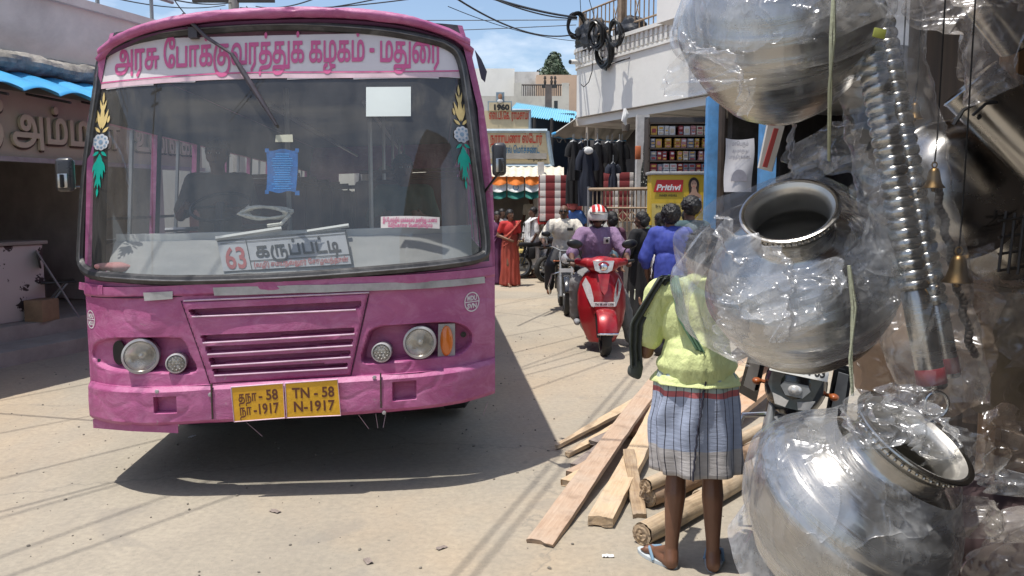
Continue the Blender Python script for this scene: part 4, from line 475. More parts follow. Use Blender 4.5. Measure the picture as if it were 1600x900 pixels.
# transformer post
p = at(857, 150, 28); t = thing('transformer_post', 'rusty square electricity post with insulators on its crossarm', 'pole', (p.x, 28, 0))
ph = at(857, 134, 28).z
m = MB(); m.box((0, 0, ph/2), (.22, .22, ph)); m.build('post', mat('rusty_post', (.16, .11, .09), .9, dirt=(.06, .05, .05)), t, smooth=0)
m = MB(); m.box((.02, 0, ph-.02), (.5, .12, .1)); m.box((.25, 0, ph-.9), (.12, .12, .8)); m.build('crossarm', IRON, t, smooth=0)
for x in (-.12, .1, .22): m = MB(); m.lathe([(.001, .3), (.035, .28), (.05, .2), (.02, .18), (.05, .1), (.03, 0)], 10, Matrix.Translation((x, 0, ph+.03))); m.build('insulator', DKBROWN, t)
# ---- tree
def leaf_mat(name, c): return mat(name, c, .6, var=.5, scale=1.5)
LEAF = leaf_mat('tree_leaves', (.055, .085, .045)); BARK = mat('bark', (.12, .09, .06), .9)
def tree(name, label, base, crown, trunk_h, rad, n, ls_, group=None):
    t = thing(name, label, 'tree', base, 0, group)
    m = MB(); m.tube([(0, 0, 0), (.1, 0, trunk_h*.5), (0, .1, trunk_h)], [rad*.09, rad*.07, rad*.04], 8)
    for i in range(6): a_ = i*1.05; m.tube([(0, 0, trunk_h*.75), (math.cos(a_)*rad*.35, math.sin(a_)*rad*.35, trunk_h+rad*.25), (math.cos(a_)*rad*.7, math.sin(a_)*rad*.7, trunk_h+rad*(.3+.5*random.random()))], [rad*.04, rad*.025, rad*.01], 5)
    m.build('trunk', BARK, t)
    m = MB()
    for c_, r_ in crown:
        for i in range(int(n*r_**2)):
            d = Vector((random.gauss(0, 1), random.gauss(0, 1), random.gauss(0, 1))).normalized(); q = Vector(c_)+d*r_*rad*(.35+.65*random.random()**.4)
            u_ = d.cross(Vector((random.random(), random.random(), random.random()))).normalized()*ls_*random.uniform(.6, 1.3); w_ = (d+Vector((random.gauss(0, .6), random.gauss(0, .6), random.gauss(0, .6)))).cross(u_).normalized()*ls_*random.uniform(.4, .9)
            m.add([q-u_, q+w_, q+u_, q-w_], [(0, 1, 2, 3)])
    m.build('crown', LEAF, t, smooth=0)
p = at(865, 110, 58)
tree('broadleaf_tree', 'dark green tree showing its crown above the far rooftops', (p.x, 58, 0), [((0, 0, p.z-.2), .55), ((-.55, 0, p.z-.6), .5), ((.55, 0, p.z-.6), .45), ((.05, 0, p.z+.75), .33), ((.25, .2, p.z-1.2), .6), ((-.4, 0, p.z-1.5), .6), ((-.05, 0, p.z+.35), .4)], p.z-2.2, 1.6, 2200, .13)
# far row closing the street
for i, (x0, x1, hh, mt, lb) in enumerate(((-26, -14, 5, CLEANWHITE, 'low white house at the far end behind the bus'), (5.5, 16, 6.5, PEACH, 'peach house hidden behind the corner building'), (-13, -3, 4.2, WHITEWASH, 'weathered house closing the street behind the bus'))):
    t = thing('street_house', lb, 'building', ((x0+x1)/2, 34, 0)); m = MB(); m.box((0, 4, hh/2), (x1-x0, 8, hh)); m.build('wall', mt, t, smooth=0)
    for k in range(3): m = MB(); m.box((-3+k*3, -.03, 1.6), (1.1, .08, 1.2)); m.build('window', IRON, t, smooth=0)
# ================================================================ CORNER BUILDING ON THE RIGHT
PR = Vector((1.23, 18.54, 0)); ra = math.atan2(-.894, .447)
RM = Matrix.Translation(PR) @ Matrix.Rotation(ra, 4, 'Z'); RI = RM.inverted()
def rl(u, v, Y): return RI @ at(u, v, Y)
rb = thing('corner_building', 'white corner building with curved balcony wall, iron rail and open shop below', 'building', PR, ra)
LEN = 9.5; ZB, ZT = 3.62, 5.0
def arc(s, off=0.):       # plan of the facade: rounded left corner, then straight; off = outward
    r = .55
    if s < 0: return Vector((-off, r-s, 0))
    if s < r*PI/2: a = s/r; return Vector((r-(r+off)*math.cos(a), r-(r+off)*math.sin(a), 0))
    return Vector((r+(s-r*PI/2), -off, 0))
def strip(name, z0, z1, off, mt, s0=-4., s1=LEN, n=90, smooth=50):
    m = MB(); m.grid(lambda a, b: (lambda p: (p.x, p.y, z0+(z1-z0)*b))(arc(s0+(s1-s0)*a, off)), n, 2)
    m.grid(lambda a, b: (lambda p: (p.x, p.y, z1 if b < .5 else z1))(arc(s0+(s1-s0)*a, off-b*.25)), n, 2)
    m.grid(lambda a, b: (lambda p: (p.x, p.y, z0))(arc(s0+(s1-s0)*a, off-b*.25)), n, 2)
    return m.build(name, mt, rb, smooth)
strip('balcony_wall', ZB, ZT, 0, CLEANWHITE)
strip('balcony_coping', ZT, ZT+.07, .07, CLEANWHITE); strip('wall_moulding', ZT-.34, ZT-.30, .035, CLEANWHITE)
m = MB(); s = -1.5
while s < LEN:
    p = arc(s, .015); q = arc(s+.01, .015); an = math.atan2(q.y-p.y, q.x-p.x); Mx = Matrix.Rotation(an, 3, 'Z')
    m.box((p.x, p.y, ZT-.06), (.07, .05, .12), Mx); m.box((p.x, p.y, ZT-.2), (.07, .05, .1), Mx); s += .15
m.build('breeze_block_lattice', CLEANWHITE, rb, smooth=0)
m = MB(); m.box((5, 2.2, ZB-.09), (9.8, 4.2, .16)); m.build('floor_slab', CLEANWHITE, rb, smooth=0)
# rail on the coping
m = MB(); s = -2.; rz0, rz1 = ZT+.07, ZT+.82
prev = None
while s < 4.5:
    p = arc(s, -.05)
    if prev: 
        for z in (rz1, rz0+.18): m.tube([(prev.x, prev.y, z), (p.x, p.y, z)], .022, 5)
    m.tube([(p.x, p.y, rz0), (p.x, p.y, rz1)], .014, 5); prev = p
    k = int(round((s+2)/.15))
    if k % 5 in (2,): 
        q = arc(s+.15, -.05); m.tube([(p.x, p.y, rz0+.25), (q.x, q.y, rz1-.12)], .012, 4); m.tube([(q.x, q.y, rz0+.25), (p.x, p.y, rz1-.12)], .012, 4)
    s += .15
m.build('balcony_rail', RUSTIRON, rb)
for s in (.3, 2.35, 4.3): p = arc(s, -.05); m = MB(); m.box((p.x, p.y, rz0+.42), (.11, .11, .84)); m.build('rail_post', RUSTIRON, rb, smooth=0)
# upper storey and jutting block
m = MB(); m.box((7.5, 1.9, 7.2), (6.4, 3.0, 4.3)); m.build('upper_storey', CLEANWHITE, rb, smooth=0)
m = MB(); m.box((6.6, -.17, 6.6), (4.6, 1.2, 3.6)); m.build('jutting_block', CLEANWHITE, rb, smooth=0)
m = MB(); m.box((4.27, 1.1, 6.2), (.06, 1.2, 2.2)); m.build('balcony_door', mat('dark_grille', (.07, .055, .05), .6), rb, smooth=0)
m = MB(); m.box((4.9, -.08, 4.45), (.22, .2, .8)); m.build('blue_window', mat('blue_shutter', (.10, .32, .50), .6), rb, smooth=0)
for s in (-.35, -.1): p = arc(s+.1, .04); m = MB(); m.tube([(p.x, p.y, 1.4), (p.x, p.y, ZT-.45)], .045, 8); m.build('down_pipe', CLEANWHITE, rb)
# canopy over the shop front
m = MB()
def can(a, b): p = arc(-2.6+3.4*a, .03+.50*b); return (p.x, p.y, 3.60-.34*b+.015*math.sin(a*90))
m.grid(can, 160, 6); co = m.build('canopy_sheet', mat('grey_asbestos_sheet', (.42, .41, .38), .9, scale=3, dirt=(.2, .18, .16), dirt_amt=.5), rb, smooth=60)
sm = co.modifiers.new('t', 'SOLIDIFY'); sm.thickness = .012
m = MB(); m.grid(lambda a, b: (lambda p: (p.x, p.y, 3.23+.06*b))(arc(-2.6+3.4*a, .55)), 40, 2); fo = m.build('canopy_fascia', BLUESHEET, rb, 60)
sm = fo.modifiers.new('t', 'SOLIDIFY'); sm.thickness = .02
m = MB()
for i in range(11): m.box((.5+i*.85, 1.9, 3.50), (.07, 3.4, .10))
m.build('ceiling_beams', CLEANWHITE, rb, smooth=0)
# raised shop floor, back and end walls
ZF = 1.35
m = MB(); m.box((5.0, 2.0, ZF/2), (8.6, 3.4, ZF)); m.build('plinth', CONC, rb, smooth=0)
m = MB(); m.box((6.2, .05, .45), (6.2, .5, .9)); m.box((6.4, -.35, .22), (5.8, .4, .44)); m.build('plinth_steps', CONC, rb, smooth=0)
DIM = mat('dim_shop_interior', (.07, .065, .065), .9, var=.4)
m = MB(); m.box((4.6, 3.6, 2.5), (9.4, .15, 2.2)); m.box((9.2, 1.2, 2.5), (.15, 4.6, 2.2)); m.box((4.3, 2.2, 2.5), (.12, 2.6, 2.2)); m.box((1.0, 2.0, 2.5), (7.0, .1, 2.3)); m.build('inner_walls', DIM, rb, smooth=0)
p = rl(1003, 250, 15.2); m = MB(); m.box((p.x, p.y, 2.35), (.22, .22, 2.0), Matrix.Rotation(-ra, 3, 'Z')); m.build('white_pillar', mat('grubby_white_pillar', (.55, .54, .52), .85, dirt=(.3, .28, .25)), rb, smooth=0)
p = rl(1112, 250, 12.6); m = MB(); m.box((p.x, p.y, 1.75), (.18, .18, 3.2), Matrix.Rotation(-ra, 3, 'Z')); m.build('blue_pillar', mat('blue_pillar_paint', (.10, .30, .58), .6, dirt=(.2, .25, .3), dirt_amt=.3), rb, smooth=0)
p = rl(1200, 200, 11.6); m = MB(); m.box((p.x, p.y, 1.75), (.2, .2, 3.2), Matrix.Rotation(-ra, 3, 'Z')); m.build('blue_pillar', bpy.data.materials['blue_pillar_paint'], rb, smooth=0)
p = rl(1127, 250, 12.3); m = MB(); m.tube([(p.x, p.y, 0), (p.x, p.y, 3.2)], .055, 8); m.build('drain_pipe', DKBROWN, rb)
# coil of cable and tarpaulin on the balcony
def coil(c, r, tilt, label, n=9, thick=.02):
    t = thing('cable_coil', label, 'cable coil', c, 0, 'coils of black cable on the balcony rail'); m = MB()
    pts = []
    for i in range(n*22):
        a = 2*PI*i/22; rr = r*(1+.26*nz3((i*.09, 0, c[0]))+.10*nz3((i*.5, 2, c[0])))
        pts.append((rr*math.cos(a)*.85+.02*nz3((i*.2, 3, 1)), .16*nz3((i*.07, 5, 2)), rr*math.sin(a)*1.15+.03*nz3((i*.15, 1, 7))))
    m.tube(pts, thick, 5); m.build('cable', BLACKPL, t); t.rotation_euler = (0, 0, tilt); return t
coil(at(944, 79, 17.0), .28, ra, 'large coil of black cable hanging over the front of the white balcony wall')
coil(at(932, 54, 16.9), .22, ra+.2, 'tangled coil of black cable pressed against the rail above the biggest coil')
coil(at(901, 40, 17.95), .22, ra+1.2, 'small loop of black cable at the sharp outer end of the rail', 5)
coil(at(962, 52, 16.3), .2, ra, 'loose loops of thin cable right of the rail post', 6, .015)
t = thing('black_tarpaulin', 'crumpled black tarpaulin bundle behind the balcony rail', 'tarpaulin', at(927, 60, 17.9)); m = MB()
m.ell((0, 0, 0), (.50, .22, .34), n=60, k=36); m.v = [tuple(Vector(p)*(1+.35*nz3(p, 3.5)+.16*ridged(p, 6))) for p in m.v]; m.build('sheet', mat('black_tarp', (.02, .022, .028), .55, bump=.4), t, loc=None).rotation_euler = (0, 0, ra)
t = thing('black_tarpaulin', 'smaller dark tarpaulin heap further right behind the rail', 'tarpaulin', at(985, 47, 16.6)); m = MB()
m.ell((0, 0, 0), (.34, .18, .24), n=60, k=36); m.v = [tuple(Vector(p)*(1+.35*nz3(p, 3.5, 4)+.16*ridged(p, 6))) for p in m.v]; m.build('sheet', bpy.data.materials['black_tarp'], t).rotation_euler = (0, 0, ra)
t = thing('security_camera', 'small white camera under the balcony rail corner', 'camera', at(903, 97, 18.05), ra); m = MB(); m.tube([(0, 0, 0), (.1, -.25, -.03)], .05, 10); m.build('camera_body', CLEANWHITE, t)
m = MB(); m.tube([(.1, -.25, -.03), (.104, -.262, -.031)], .04, 10); m.build('camera_lens', BLACKPL, t)
t = thing('hanging_cable', 'thin cable drooping down the white balcony wall', 'cable', (0, 0, 0)); m = MB()
m.tube([at(u, v, 17.55-.02*(u-905)*.7) for u, v in ((926, 98), (925, 112), (920, 128), (912, 136), (908, 132))], .01, 5); m.tube([at(u, v, 16.4) for u, v in ((955, 100), (985, 90), (1000, 80), (1010, 72))], .015, 5); m.build('cable_run', IRON, t)

# ---------------------------------------------------------------- goods in the corner shop
def hang_dress(name, label, u, v0, v1, Y, wpx, mt, seed, group='dark dresses hung under the canopy', sleeves=True):
    p = at(u, v0, Y); q = at(u, v1, Y); ht = p.z-q.z; wd = wpx*Y/F_PX
    t = thing(name, label, 'dress', (p.x, Y, p.z), ra+PI*.38, group)
    def fn(a, b):
        th = 2*PI*a; k = .55+.45*min(1, b*1.3+.2)-.16*math.exp(-((b-.38)/.12)**2); f_ = 1+.13*b*math.sin(th*7+seed)
        return (wd/2*k*math.cos(th)*f_, .11*math.sin(th)*f_, -ht*b)
    m = MB(); m.grid(fn, 56, 22, True)
    if sleeves:
        for s_ in (-1, 1): m.tube([(s_*wd*.24, 0, -.06), (s_*wd*.48, 0, -ht*.2), (s_*wd*.55, 0, -ht*.38)], [.08, .075, .07], 9)
    m.build('cloth', mt, t, 60)
    m = MB(); m.tube([(-wd*.25, 0, -.01), (0, 0, .04), (wd*.25, 0, -.01)], .012, 5); m.tube([(0, 0, .04), (0, 0, .16)], .008, 5); m.build('hanger', STEELGREY, t); return t
NAVY = mat('navy_cloth', (.012, .016, .03), .85); BLACKC = mat('black_cloth', (.010, .010, .012), .9); 
for i, (u, v0, v1, Y, w_, mt, lb) in enumerate(((897, 222, 282, 16.6, 17, BLACKC, 'short black top hung leftmost under the canopy'), (918, 232, 322, 16., 26, NAVY, 'long navy dress with white collar patch on a hanger'), (934, 226, 300, 16.3, 22, BLACKC, 'black gown hung right of the navy dress'),
        (950, 224, 296, 16.6, 22, BLACKC, 'black gown second from the white pillar'), (968, 222, 292, 16.8, 22, BLACKC, 'black gown beside the white pillar'), (958, 256, 296, 15.2, 13, NAVY, 'short dark blue top on a stand over the iron gate'))):
    d_ = hang_dress('hanging_dress', lb, u, v0, v1, Y, w_, mt, i)
    if i == 1: m = MB(); m.ell((0, -.13, -.05), (.09, .03, .07), n=10); m.build('collar', FWHITE, d_)
for i in range(7):
    u = 893+i*13+random.uniform(-4, 4); hang_dress('hanging_dress', 'plain black gown packed in the dim row behind the front dresses', u, 222+random.uniform(-3, 3), random.uniform(285, 325), 17.2, random.uniform(15, 22), (BLACKC, NAVY)[i % 2], i*2+20, group='packed gowns behind the front dresses', sleeves=False)
def dotted():
    m_, nt, b = new_mat('black_dotted_cloth'); L = nt.links; t = nn(nt, 'TexCoord'); vo = nn(nt, 'TexVoronoi', Scale=26.); L.new(t.outputs['Object'], vo.inputs['Vector'])
    L.new(ramp(nt, vo.outputs['Distance'], .22, .27, (.5, .5, .42, 1), (.012, .014, .012, 1)), b.inputs['Base Color']); b.inputs['Roughness'].default_value = .9; return m_
hang_dress('hanging_dress', 'black sleeveless dress speckled with pale dots against the white pillar', 1013, 222, 292, 14.6, 21, dotted(), 9, sleeves=False)
def striped():
    m_, nt, b = new_mat('maroon_white_stripe'); L = nt.links; t = nn(nt, 'TexCoord'); sx = nn(nt, 'SeparateXYZ'); L.new(t.outputs['Object'], sx.inputs[0])
    k = nn(nt, 'Math', operation='MULTIPLY'); k.inputs[1].default_value = 3.1; L.new(sx.outputs['X'], k.inputs[0]); fr = nn(nt, 'Math', operation='FRACT'); L.new(k.outputs[0], fr.inputs[0])
    n1 = noise_out(nt, 9, 5, .7, (.4, .4, 2.5)); a = mixc(nt, n1, (.16, .02, .025, 1), (.28, .05, .05, 1)); b2 = mixc(nt, ramp(nt, n1, .6, .7), (.62, .58, .54, 1), (.4, .12, .1, 1))
    L.new(mixc(nt, ramp(nt, fr.outputs[0], .60, .64), a, b2), b.inputs['Base Color']); b.inputs['Roughness'].default_value = .85; return m_
STRIPE = striped()
for i, (u0, u1, v0, v1, Y, lb) in enumerate(((842, 908, 274, 345, 17.9, 'maroon and white striped cloth rolls stacked left of the dark dresses'), (944, 987, 270, 345, 16.1, 'maroon and white striped cloth rolls behind the iron gate'))):
    p, q = at(u0, v0, Y), at(u1, v1, Y); t = thing('striped_cloth_rolls', lb, 'cloth rolls', ((p.x+q.x)/2, Y, q.z), 0, 'striped cloth stacks at the shop front'); W_, H_ = q.x-p.x, p.z-q.z; m = MB(); n_ = 6
    for k in range(n_): m.rbox((.02*nz3((k, i, 0)), 0, H_*(k+.5)/n_), (W_, .35, H_/n_*.998), .008)
    m.build('rolls', STRIPE, t)
# iron folding gate
p, q = at(920, 296, 14.9), at(1016, 296, 14.2); t = thing('iron_gate', 'low folding lattice gate of rusty iron before the dress shop', 'gate', (p.x, p.y, 0)); d = Vector((q.x-p.x, q.y-p.y, 0)); m = MB(); top = p.z
m.tube([(0, 0, top), (d.x, d.y, top)], .035, 6); m.tube([(0, 0, top-.33), (d.x, d.y, top-.33)], .02, 5)
for i in range(15):
    a = d*(i/14); m.tube([(a.x, a.y, top-.75), (a.x, a.y, top)], .013, 5)
    if i % 2 == 0 and i < 14: b_ = d*((i+2)/14); m.tube([(a.x, a.y, top-.38), (b_.x, b_.y, top-.58)], .011, 4); m.tube([(a.x, a.y, top-.58), (b_.x, b_.y, top-.38)], .011, 4)
m.build('lattice', RUSTIRON, t); m = MB(); m.tube([(d.x, d.y, top-.9), (d.x, d.y, top+.05)], .04, 6); m.tube([(0, 0, top-.9), (0, 0, top+.05)], .03, 6); m.build('post', STEELGREY, t)
# shelves of boxed goods
Y = 13.9; p, q = at(1012, 186, Y), at(1104, 272, Y); sh = thing('goods_shelf', 'wall shelf of packed boxes behind the yellow counter', 'shelf', (p.x, Y, q.z), 0); W_, H_ = q.x-p.x, p.z-q.z
m = MB()
for k in range(5): m.box((W_/2, 0, H_*k/4.4), (W_, .34, .025))
for x in (0, W_): m.box((x, 0, H_/2), (.03, .34, H_))
m.build('boards', DKBROWN, sh, smooth=0); m = MB(); m.box((W_/2, .2, H_/2), (W_+.04, .04, H_+.1)); m.build('back_panel', DIM, sh, smooth=0)
boxm = [mat('box_'+n, c, .6, var=.2, scale=14) for n, c in (('maroon', (.25, .03, .035)), ('cream', (.5, .43, .33)), ('yellow', (.5, .3, .06)), ('white', (.55, .55, .55)), ('grey', (.2, .2, .24)), ('pink', (.45, .22, .22)))]
bn = ('maroon', 'cream', 'yellow', 'white', 'grey', 'pink'); bi = 0; rowname = ('on the lowest shelf board', 'on the second board', 'on the third board', 'on the top board'); seen = set()
for k in range(4):
    x = .03; z0 = H_*k/4.4+.014; j = 0
    while x < W_-.08:
        w_ = random.uniform(.07, .12); nl = random.choice((1, 2, 2, 3)); c_ = random.randrange(6) if k else random.choice((3, 3, 0, 4))
        for l in range(nl):
            h_ = (H_/4.4-.05)/nl*.93; j += 1; bi += 1
            if k == 1 and .03 < x < .42: c_ = 0
            if k == 2 and .05 < x < .4: c_ = 2
            m = MB(); m.rbox((0, 0, h_/2), (w_*.94, .24, h_), .004); fr = MB(); fr.box((0, -.123, h_*.5), (w_*.6, .004, h_*.45))
            t = thing('goods_box', 'goods box', 'box', (p.x+x+w_/2, Y-.02, q.z+z0+l*(H_/4.4-.05)/nl), 0, 'packed boxes on the shop shelf')
            t['label'] = '%s box %s, %s, %s' % (bn[c_], rowname[k], ('alone' if nl == 1 else ('bottom of its pile', 'middle of its pile' if nl == 3 else 'top of its pile', 'top of its pile')[l]), ('by the left post' if x < .2 else 'left of middle' if x < .42 else 'right of middle' if x < .68 else 'near the blue pillar'))
            m.build('carton', boxm[c_], t); fr.build('printed_face', boxm[(c_+k+l+1) % 6], t, smooth=0)
        x += w_+random.choice((.006, .006, .01, .05))
# yellow advertising counter
Y = 13.2; p, q = at(1018, 273, Y), at(1103, 352, Y); W_, H_ = q.x-p.x, p.z-q.z
t = thing('advert_counter', 'shop counter faced with a yellow underwear advertisement showing a long haired woman', 'counter', (p.x, Y, q.z))
YEL = mat('yellow_print', (.62, .42, .03), .5, var=.06); YEL2 = mat('pale_yellow_print', (.62, .48, .14), .5, var=.06)
m = MB(); m.box((W_/2, .2, H_/2), (W_, .38, H_)); m.build('front_panel', YEL, t, smooth=0); m = MB(); m.rbox((W_/2, .2, H_+.025), (W_+.06, .46, .05), .01); m.build('counter_top', mat('grey_laminate', (.36, .36, .36), .5), t)
k = Y/F_PX
def pp(u, v): a = at(u, v, Y); return (a.x-p.x, a.z-q.z)
def patch(pts, mt, name, dy): m = MB(); m.poly([(pp(u, v)[0], dy, pp(u, v)[1]) for u, v in pts], (0, .003, 0)); return m.build(name, mt, t, smooth=0)
patch(((1018, 318), (1072, 318), (1072, 352), (1018, 352)), YEL2, 'lower_panel', -.004)
patch(((1026, 281), (1068, 281), (1066, 300), (1021, 300)), mat('red_print', (.50, .02, .02), .5, var=.05), 'red_name_panel', -.006)
a = pp(1025, 297); m = MB(); V, Fc, _ = latin('Prithvi', 9*k, .004, 0, 38*k, shear=.2); m.add([(a[0]+x, -.0085, a[1]+z) for x, z, _y in V], Fc); m.build('name_lettering', FWHITE, t, smooth=0)
a = pp(1030, 307); m = MB(); V, Fc, _ = latin('INNER WEARS', 3.4*k, .001, 0, 27*k); m.add([(a[0]+x, -.0085, a[1]+z) for x, z, _y in V], Fc)
a = pp(1024, 324); V, Fc, _ = latin('Bra | Slips | Panties', 4*k, .001, 0, 44*k); m.add([(a[0]+x, -.0085, a[1]+z) for x, z, _y in V], Fc); m.build('small_lettering', INK, t, smooth=0)
SKINP = mat('printed_skin', (.42, .26, .19), .6, var=.06); HAIRP = mat('printed_hair', (.03, .018, .014), .6)
def oval(c, rx, ry, n=20): return [(c[0]+rx*math.cos(2*PI*i/n), c[1]+ry*math.sin(2*PI*i/n)) for i in range(n)]
patch(oval((1084, 289), 8.5, 12)+[], HAIRP, 'printed_hair', -.005); patch(((1076, 290), (1092, 290), (1091, 304), (1077, 305)), HAIRP, 'printed_hair', -.0055)
patch(oval((1084, 288), 4.6, 6.5), SKINP, 'printed_face', -.009); patch(((1081, 293), (1087, 293), (1089, 300), (1096, 306), (1097, 330), (1072, 330), (1074, 306), (1080, 300)), SKINP, 'printed_body', -.0075)
patch(((1076, 310), (1094, 310), (1095, 324), (1074, 324)), mat('printed_blue', (.2, .4, .6), .6), 'printed_top', -.011)
for du in (-2, 2): patch(oval((1084+du, 287.2), 1., .5, 8), HAIRP, 'printed_eye', -.0115)
patch(oval((1084, 291.4), 1.4, .5, 8), mat('printed_lip', (.45, .08, .08), .6), 'printed_mouth', -.0115)
# faded cloth banner
Y = 12.; p, q = at(1134, 216, Y), at(1175, 300, Y); t = thing('cloth_banner', 'faded white banner with grey print hung right of the blue pillar', 'banner', (p.x, Y, q.z)); W_, H_ = q.x-p.x, p.z-q.z
m = MB(); m.grid(lambda a, b: (a*W_+.01*math.sin(b*6), .03*math.sin(a*4+b*3), H_*(1-b)-.02*math.sin(a*PI)*(1-b)), 14, 20); m.build('cloth', mat('greyed_banner', (.52, .51, .52), .8, var=.1), t)
m = MB(); GP = mat('grey_print', (.30, .29, .32), .8)
for key, z, h_, w_ in (('ban1', .86, .045, .6), ('ban2', .74, .035, .55), ('shop', .62, .04, .8)):
    V, Fc, _ = tamil(key, h_, 20, 0, W_*w_); m.add([(W_*(1-w_)/2+x, -.034-_z, H_*z+y) for x, y, _z in V], Fc)
m.build('lettering', GP, t, smooth=0); m = MB(); m.add([(W_/2+W_*.3*math.cos(i*PI/12), -.036, H_*.2+W_*.42*math.sin(i*PI/12)) for i in range(13)], [tuple(range(13))]); m.build('print_motif', GP, t, smooth=0)
# a few dangling goods
t = thing('hanging_bundle', 'orange printed packet tied to the white pillar', 'packet', at(997, 228, 14.9)); m = MB(); m.rbox((0, 0, -.12), (.1, .05, .24), .01); m.build('packet', mat('orange_packet', (.5, .14, .05), .6), t)
t = thing('hanging_lamp', 'dark bulb holder hanging from the canopy slab', 'lamp', at(978, 192, 15.5)); m = MB(); m.tube([(0, 0, .25), (0, 0, 0)], .01, 5); m.lathe([(.001, -.18), (.07, -.15), (.08, -.02), (.03, 0)], 10); m.build('shade', mat('dusty_brown', (.13, .11, .09), .8), t)
t = thing('hanging_cloth', 'white rag knotted under the canopy edge', 'cloth', at(976, 178, 15.2)); m = MB(); m.tube([(0, 0, .1), (.02, 0, 0), (-.01, 0, -.12), (.03, 0, -.2)], [.02, .06, .05, .02], 8); m.build('rag', FWHITE, t)
# ================================================================ THE BUS
BO = Vector((-1.342, 4.803, 0)); BR = Matrix.Translation(BO) @ Matrix.Rotation(R(5), 4, 'Z'); SHR = Matrix(((1, 0, 0, 0), (0, 1, 0, 0), (.04, 0, 1, 0), (0, 0, 0, 1))); BM = BR @ SHR; BI = BM.inverted(); BI3 = BI.to_3x3(); BC = BI @ _C
def sstep(a, b, x): t = min(1, max(0, (x-a)/(b-a))); return t*t*(3-2*t)
def S(x, z):
    e = max(0, (abs(x)-.62)/.62); y = .035*(x/1.24)**2 + .27*e**2.4
    if z > 1.30: y += .155*(z-1.30)/1.4 + .075*max(0, (z-2.1)/.75)**2
    return y
def bf(u, v, dy=0.):
    d = BI3 @ ray(u, v); y = dy
    for _ in range(6):
        t = (y-BC.y)/d.y; p = BC+d*t; y = S(p.x, p.z)+dy
    return Vector((p.x, y, p.z))
bus = thing('bus', 'battered pink public bus with white Tamil header board and yellow plates', 'bus'); bus.matrix_world = BR
def pink_mat():
    m_, nt, b = new_mat('hand_painted_pink'); L = nt.links
    n1 = noise_out(nt, 2.2, 9, .7, None, .5); n2 = noise_out(nt, 5.5, 9, .70, (1, 1, 1.8), 1.); n3 = noise_out(nt, 38, 4, .6)
    c = ramp(nt, n1, .3, .72, (.31, .058, .175, 1), (.44, .13, .275, 1)); c = mixc(nt, ramp(nt, n2, .46, .66, (0, 0, 0, 1), (.42, .42, .42, 1)), c, (.54, .24, .39, 1))
    c = mixc(nt, ramp(nt, n2, .20, .31, (.75, .75, .75, 1), (0, 0, 0, 1)), c, (.22, .05, .15, 1)); c = mixc(nt, ramp(nt, noise_out(nt, 5, 10, .78, None, 1.5), .63, .67, (0, 0, 0, 1), (.85, .85, .85, 1)), c, (.33, .29, .28, 1))
    L.new(c, b.inputs['Base Color']); L.new(ramp(nt, n1, .2, .8, (.38, .38, .38, 1), (.68, .68, .68, 1)), b.inputs['Roughness'])
    bp = nn(nt, 'Bump', Strength=.5, Distance=.012); ad = nn(nt, 'Math', operation='MULTIPLY_ADD'); ad.inputs[1].default_value = .35; L.new(n3, ad.inputs[0]); L.new(n2, ad.inputs[2]); L.new(ad.outputs[0], bp.inputs['Height']); L.new(bp.outputs['Normal'], b.inputs['Normal']); return m_
PINK = pink_mat(); SILVER = mat('silver_tape', (.42, .42, .42), .45, .25, var=.3, scale=9, dirt=(.3, .16, .25), dirt_amt=.5)
GASKET = mat('window_rubber', (.03, .03, .033), .5, var=.4, scale=9, dirt=(.22, .22, .22), dirt_amt=.5); PALEPINK = mat('worn_and_sunlit_edge', (.58, .42, .52), .7, var=.3, scale=9)
def inside(p, poly):
    x, y = p; c = False; n = len(poly)
    for i in range(n):
        (x1, y1), (x2, y2) = poly[i], poly[(i+1) % n]
        if (y1 > y) != (y2 > y) and x < (x2-x1)*(y-y1)/(y2-y1)+x1: c = not c
    return c
def pix(poly, dy=0.): return [(lambda p: (p.x, p.z))(bf(u, v, dy)) for u, v in poly]
def dist_poly(p, poly):
    best = 9; px, pz = p; n = len(poly)
    for i in range(n):
        (x1, y1), (x2, y2) = poly[i], poly[(i+1) % n]; dx, dy = x2-x1, y2-y1; t = max(0, min(1, ((px-x1)*dx+(pz-y1)*dy)/(dx*dx+dy*dy+1e-12)))
        best = min(best, math.hypot(px-x1-t*dx, pz-y1-t*dy))
    return best
def smooth_loop(pts, n=160):
    P = [Vector((*p, 0)) for p in pts]; k = len(P); out = []
    for i in range(k):
        a, b, c, d = P[i-1], P[i], P[(i+1) % k], P[(i+2) % k]; q = max(2, n//k)
        for j in range(q):
            t = j/q; o = .5*((2*b)+(c-a)*t+(2*a-5*b+4*c-d)*t*t+(3*b-a-3*c+d)*t**3); out.append((o.x, o.y))
    return out
WIN = smooth_loop(pix(((152, 150), (160, 95), (185, 72), (240, 56), (320, 46), (450, 40), (580, 47), (660, 60), (700, 72), (718, 92), (728, 140), (740, 230), (752, 320), (759, 385), (750, 402), (715, 410), (600, 422), (450, 433), (300, 438), (190, 434), (145, 428), (129, 412), (128, 380), (134, 290), (142, 220))))
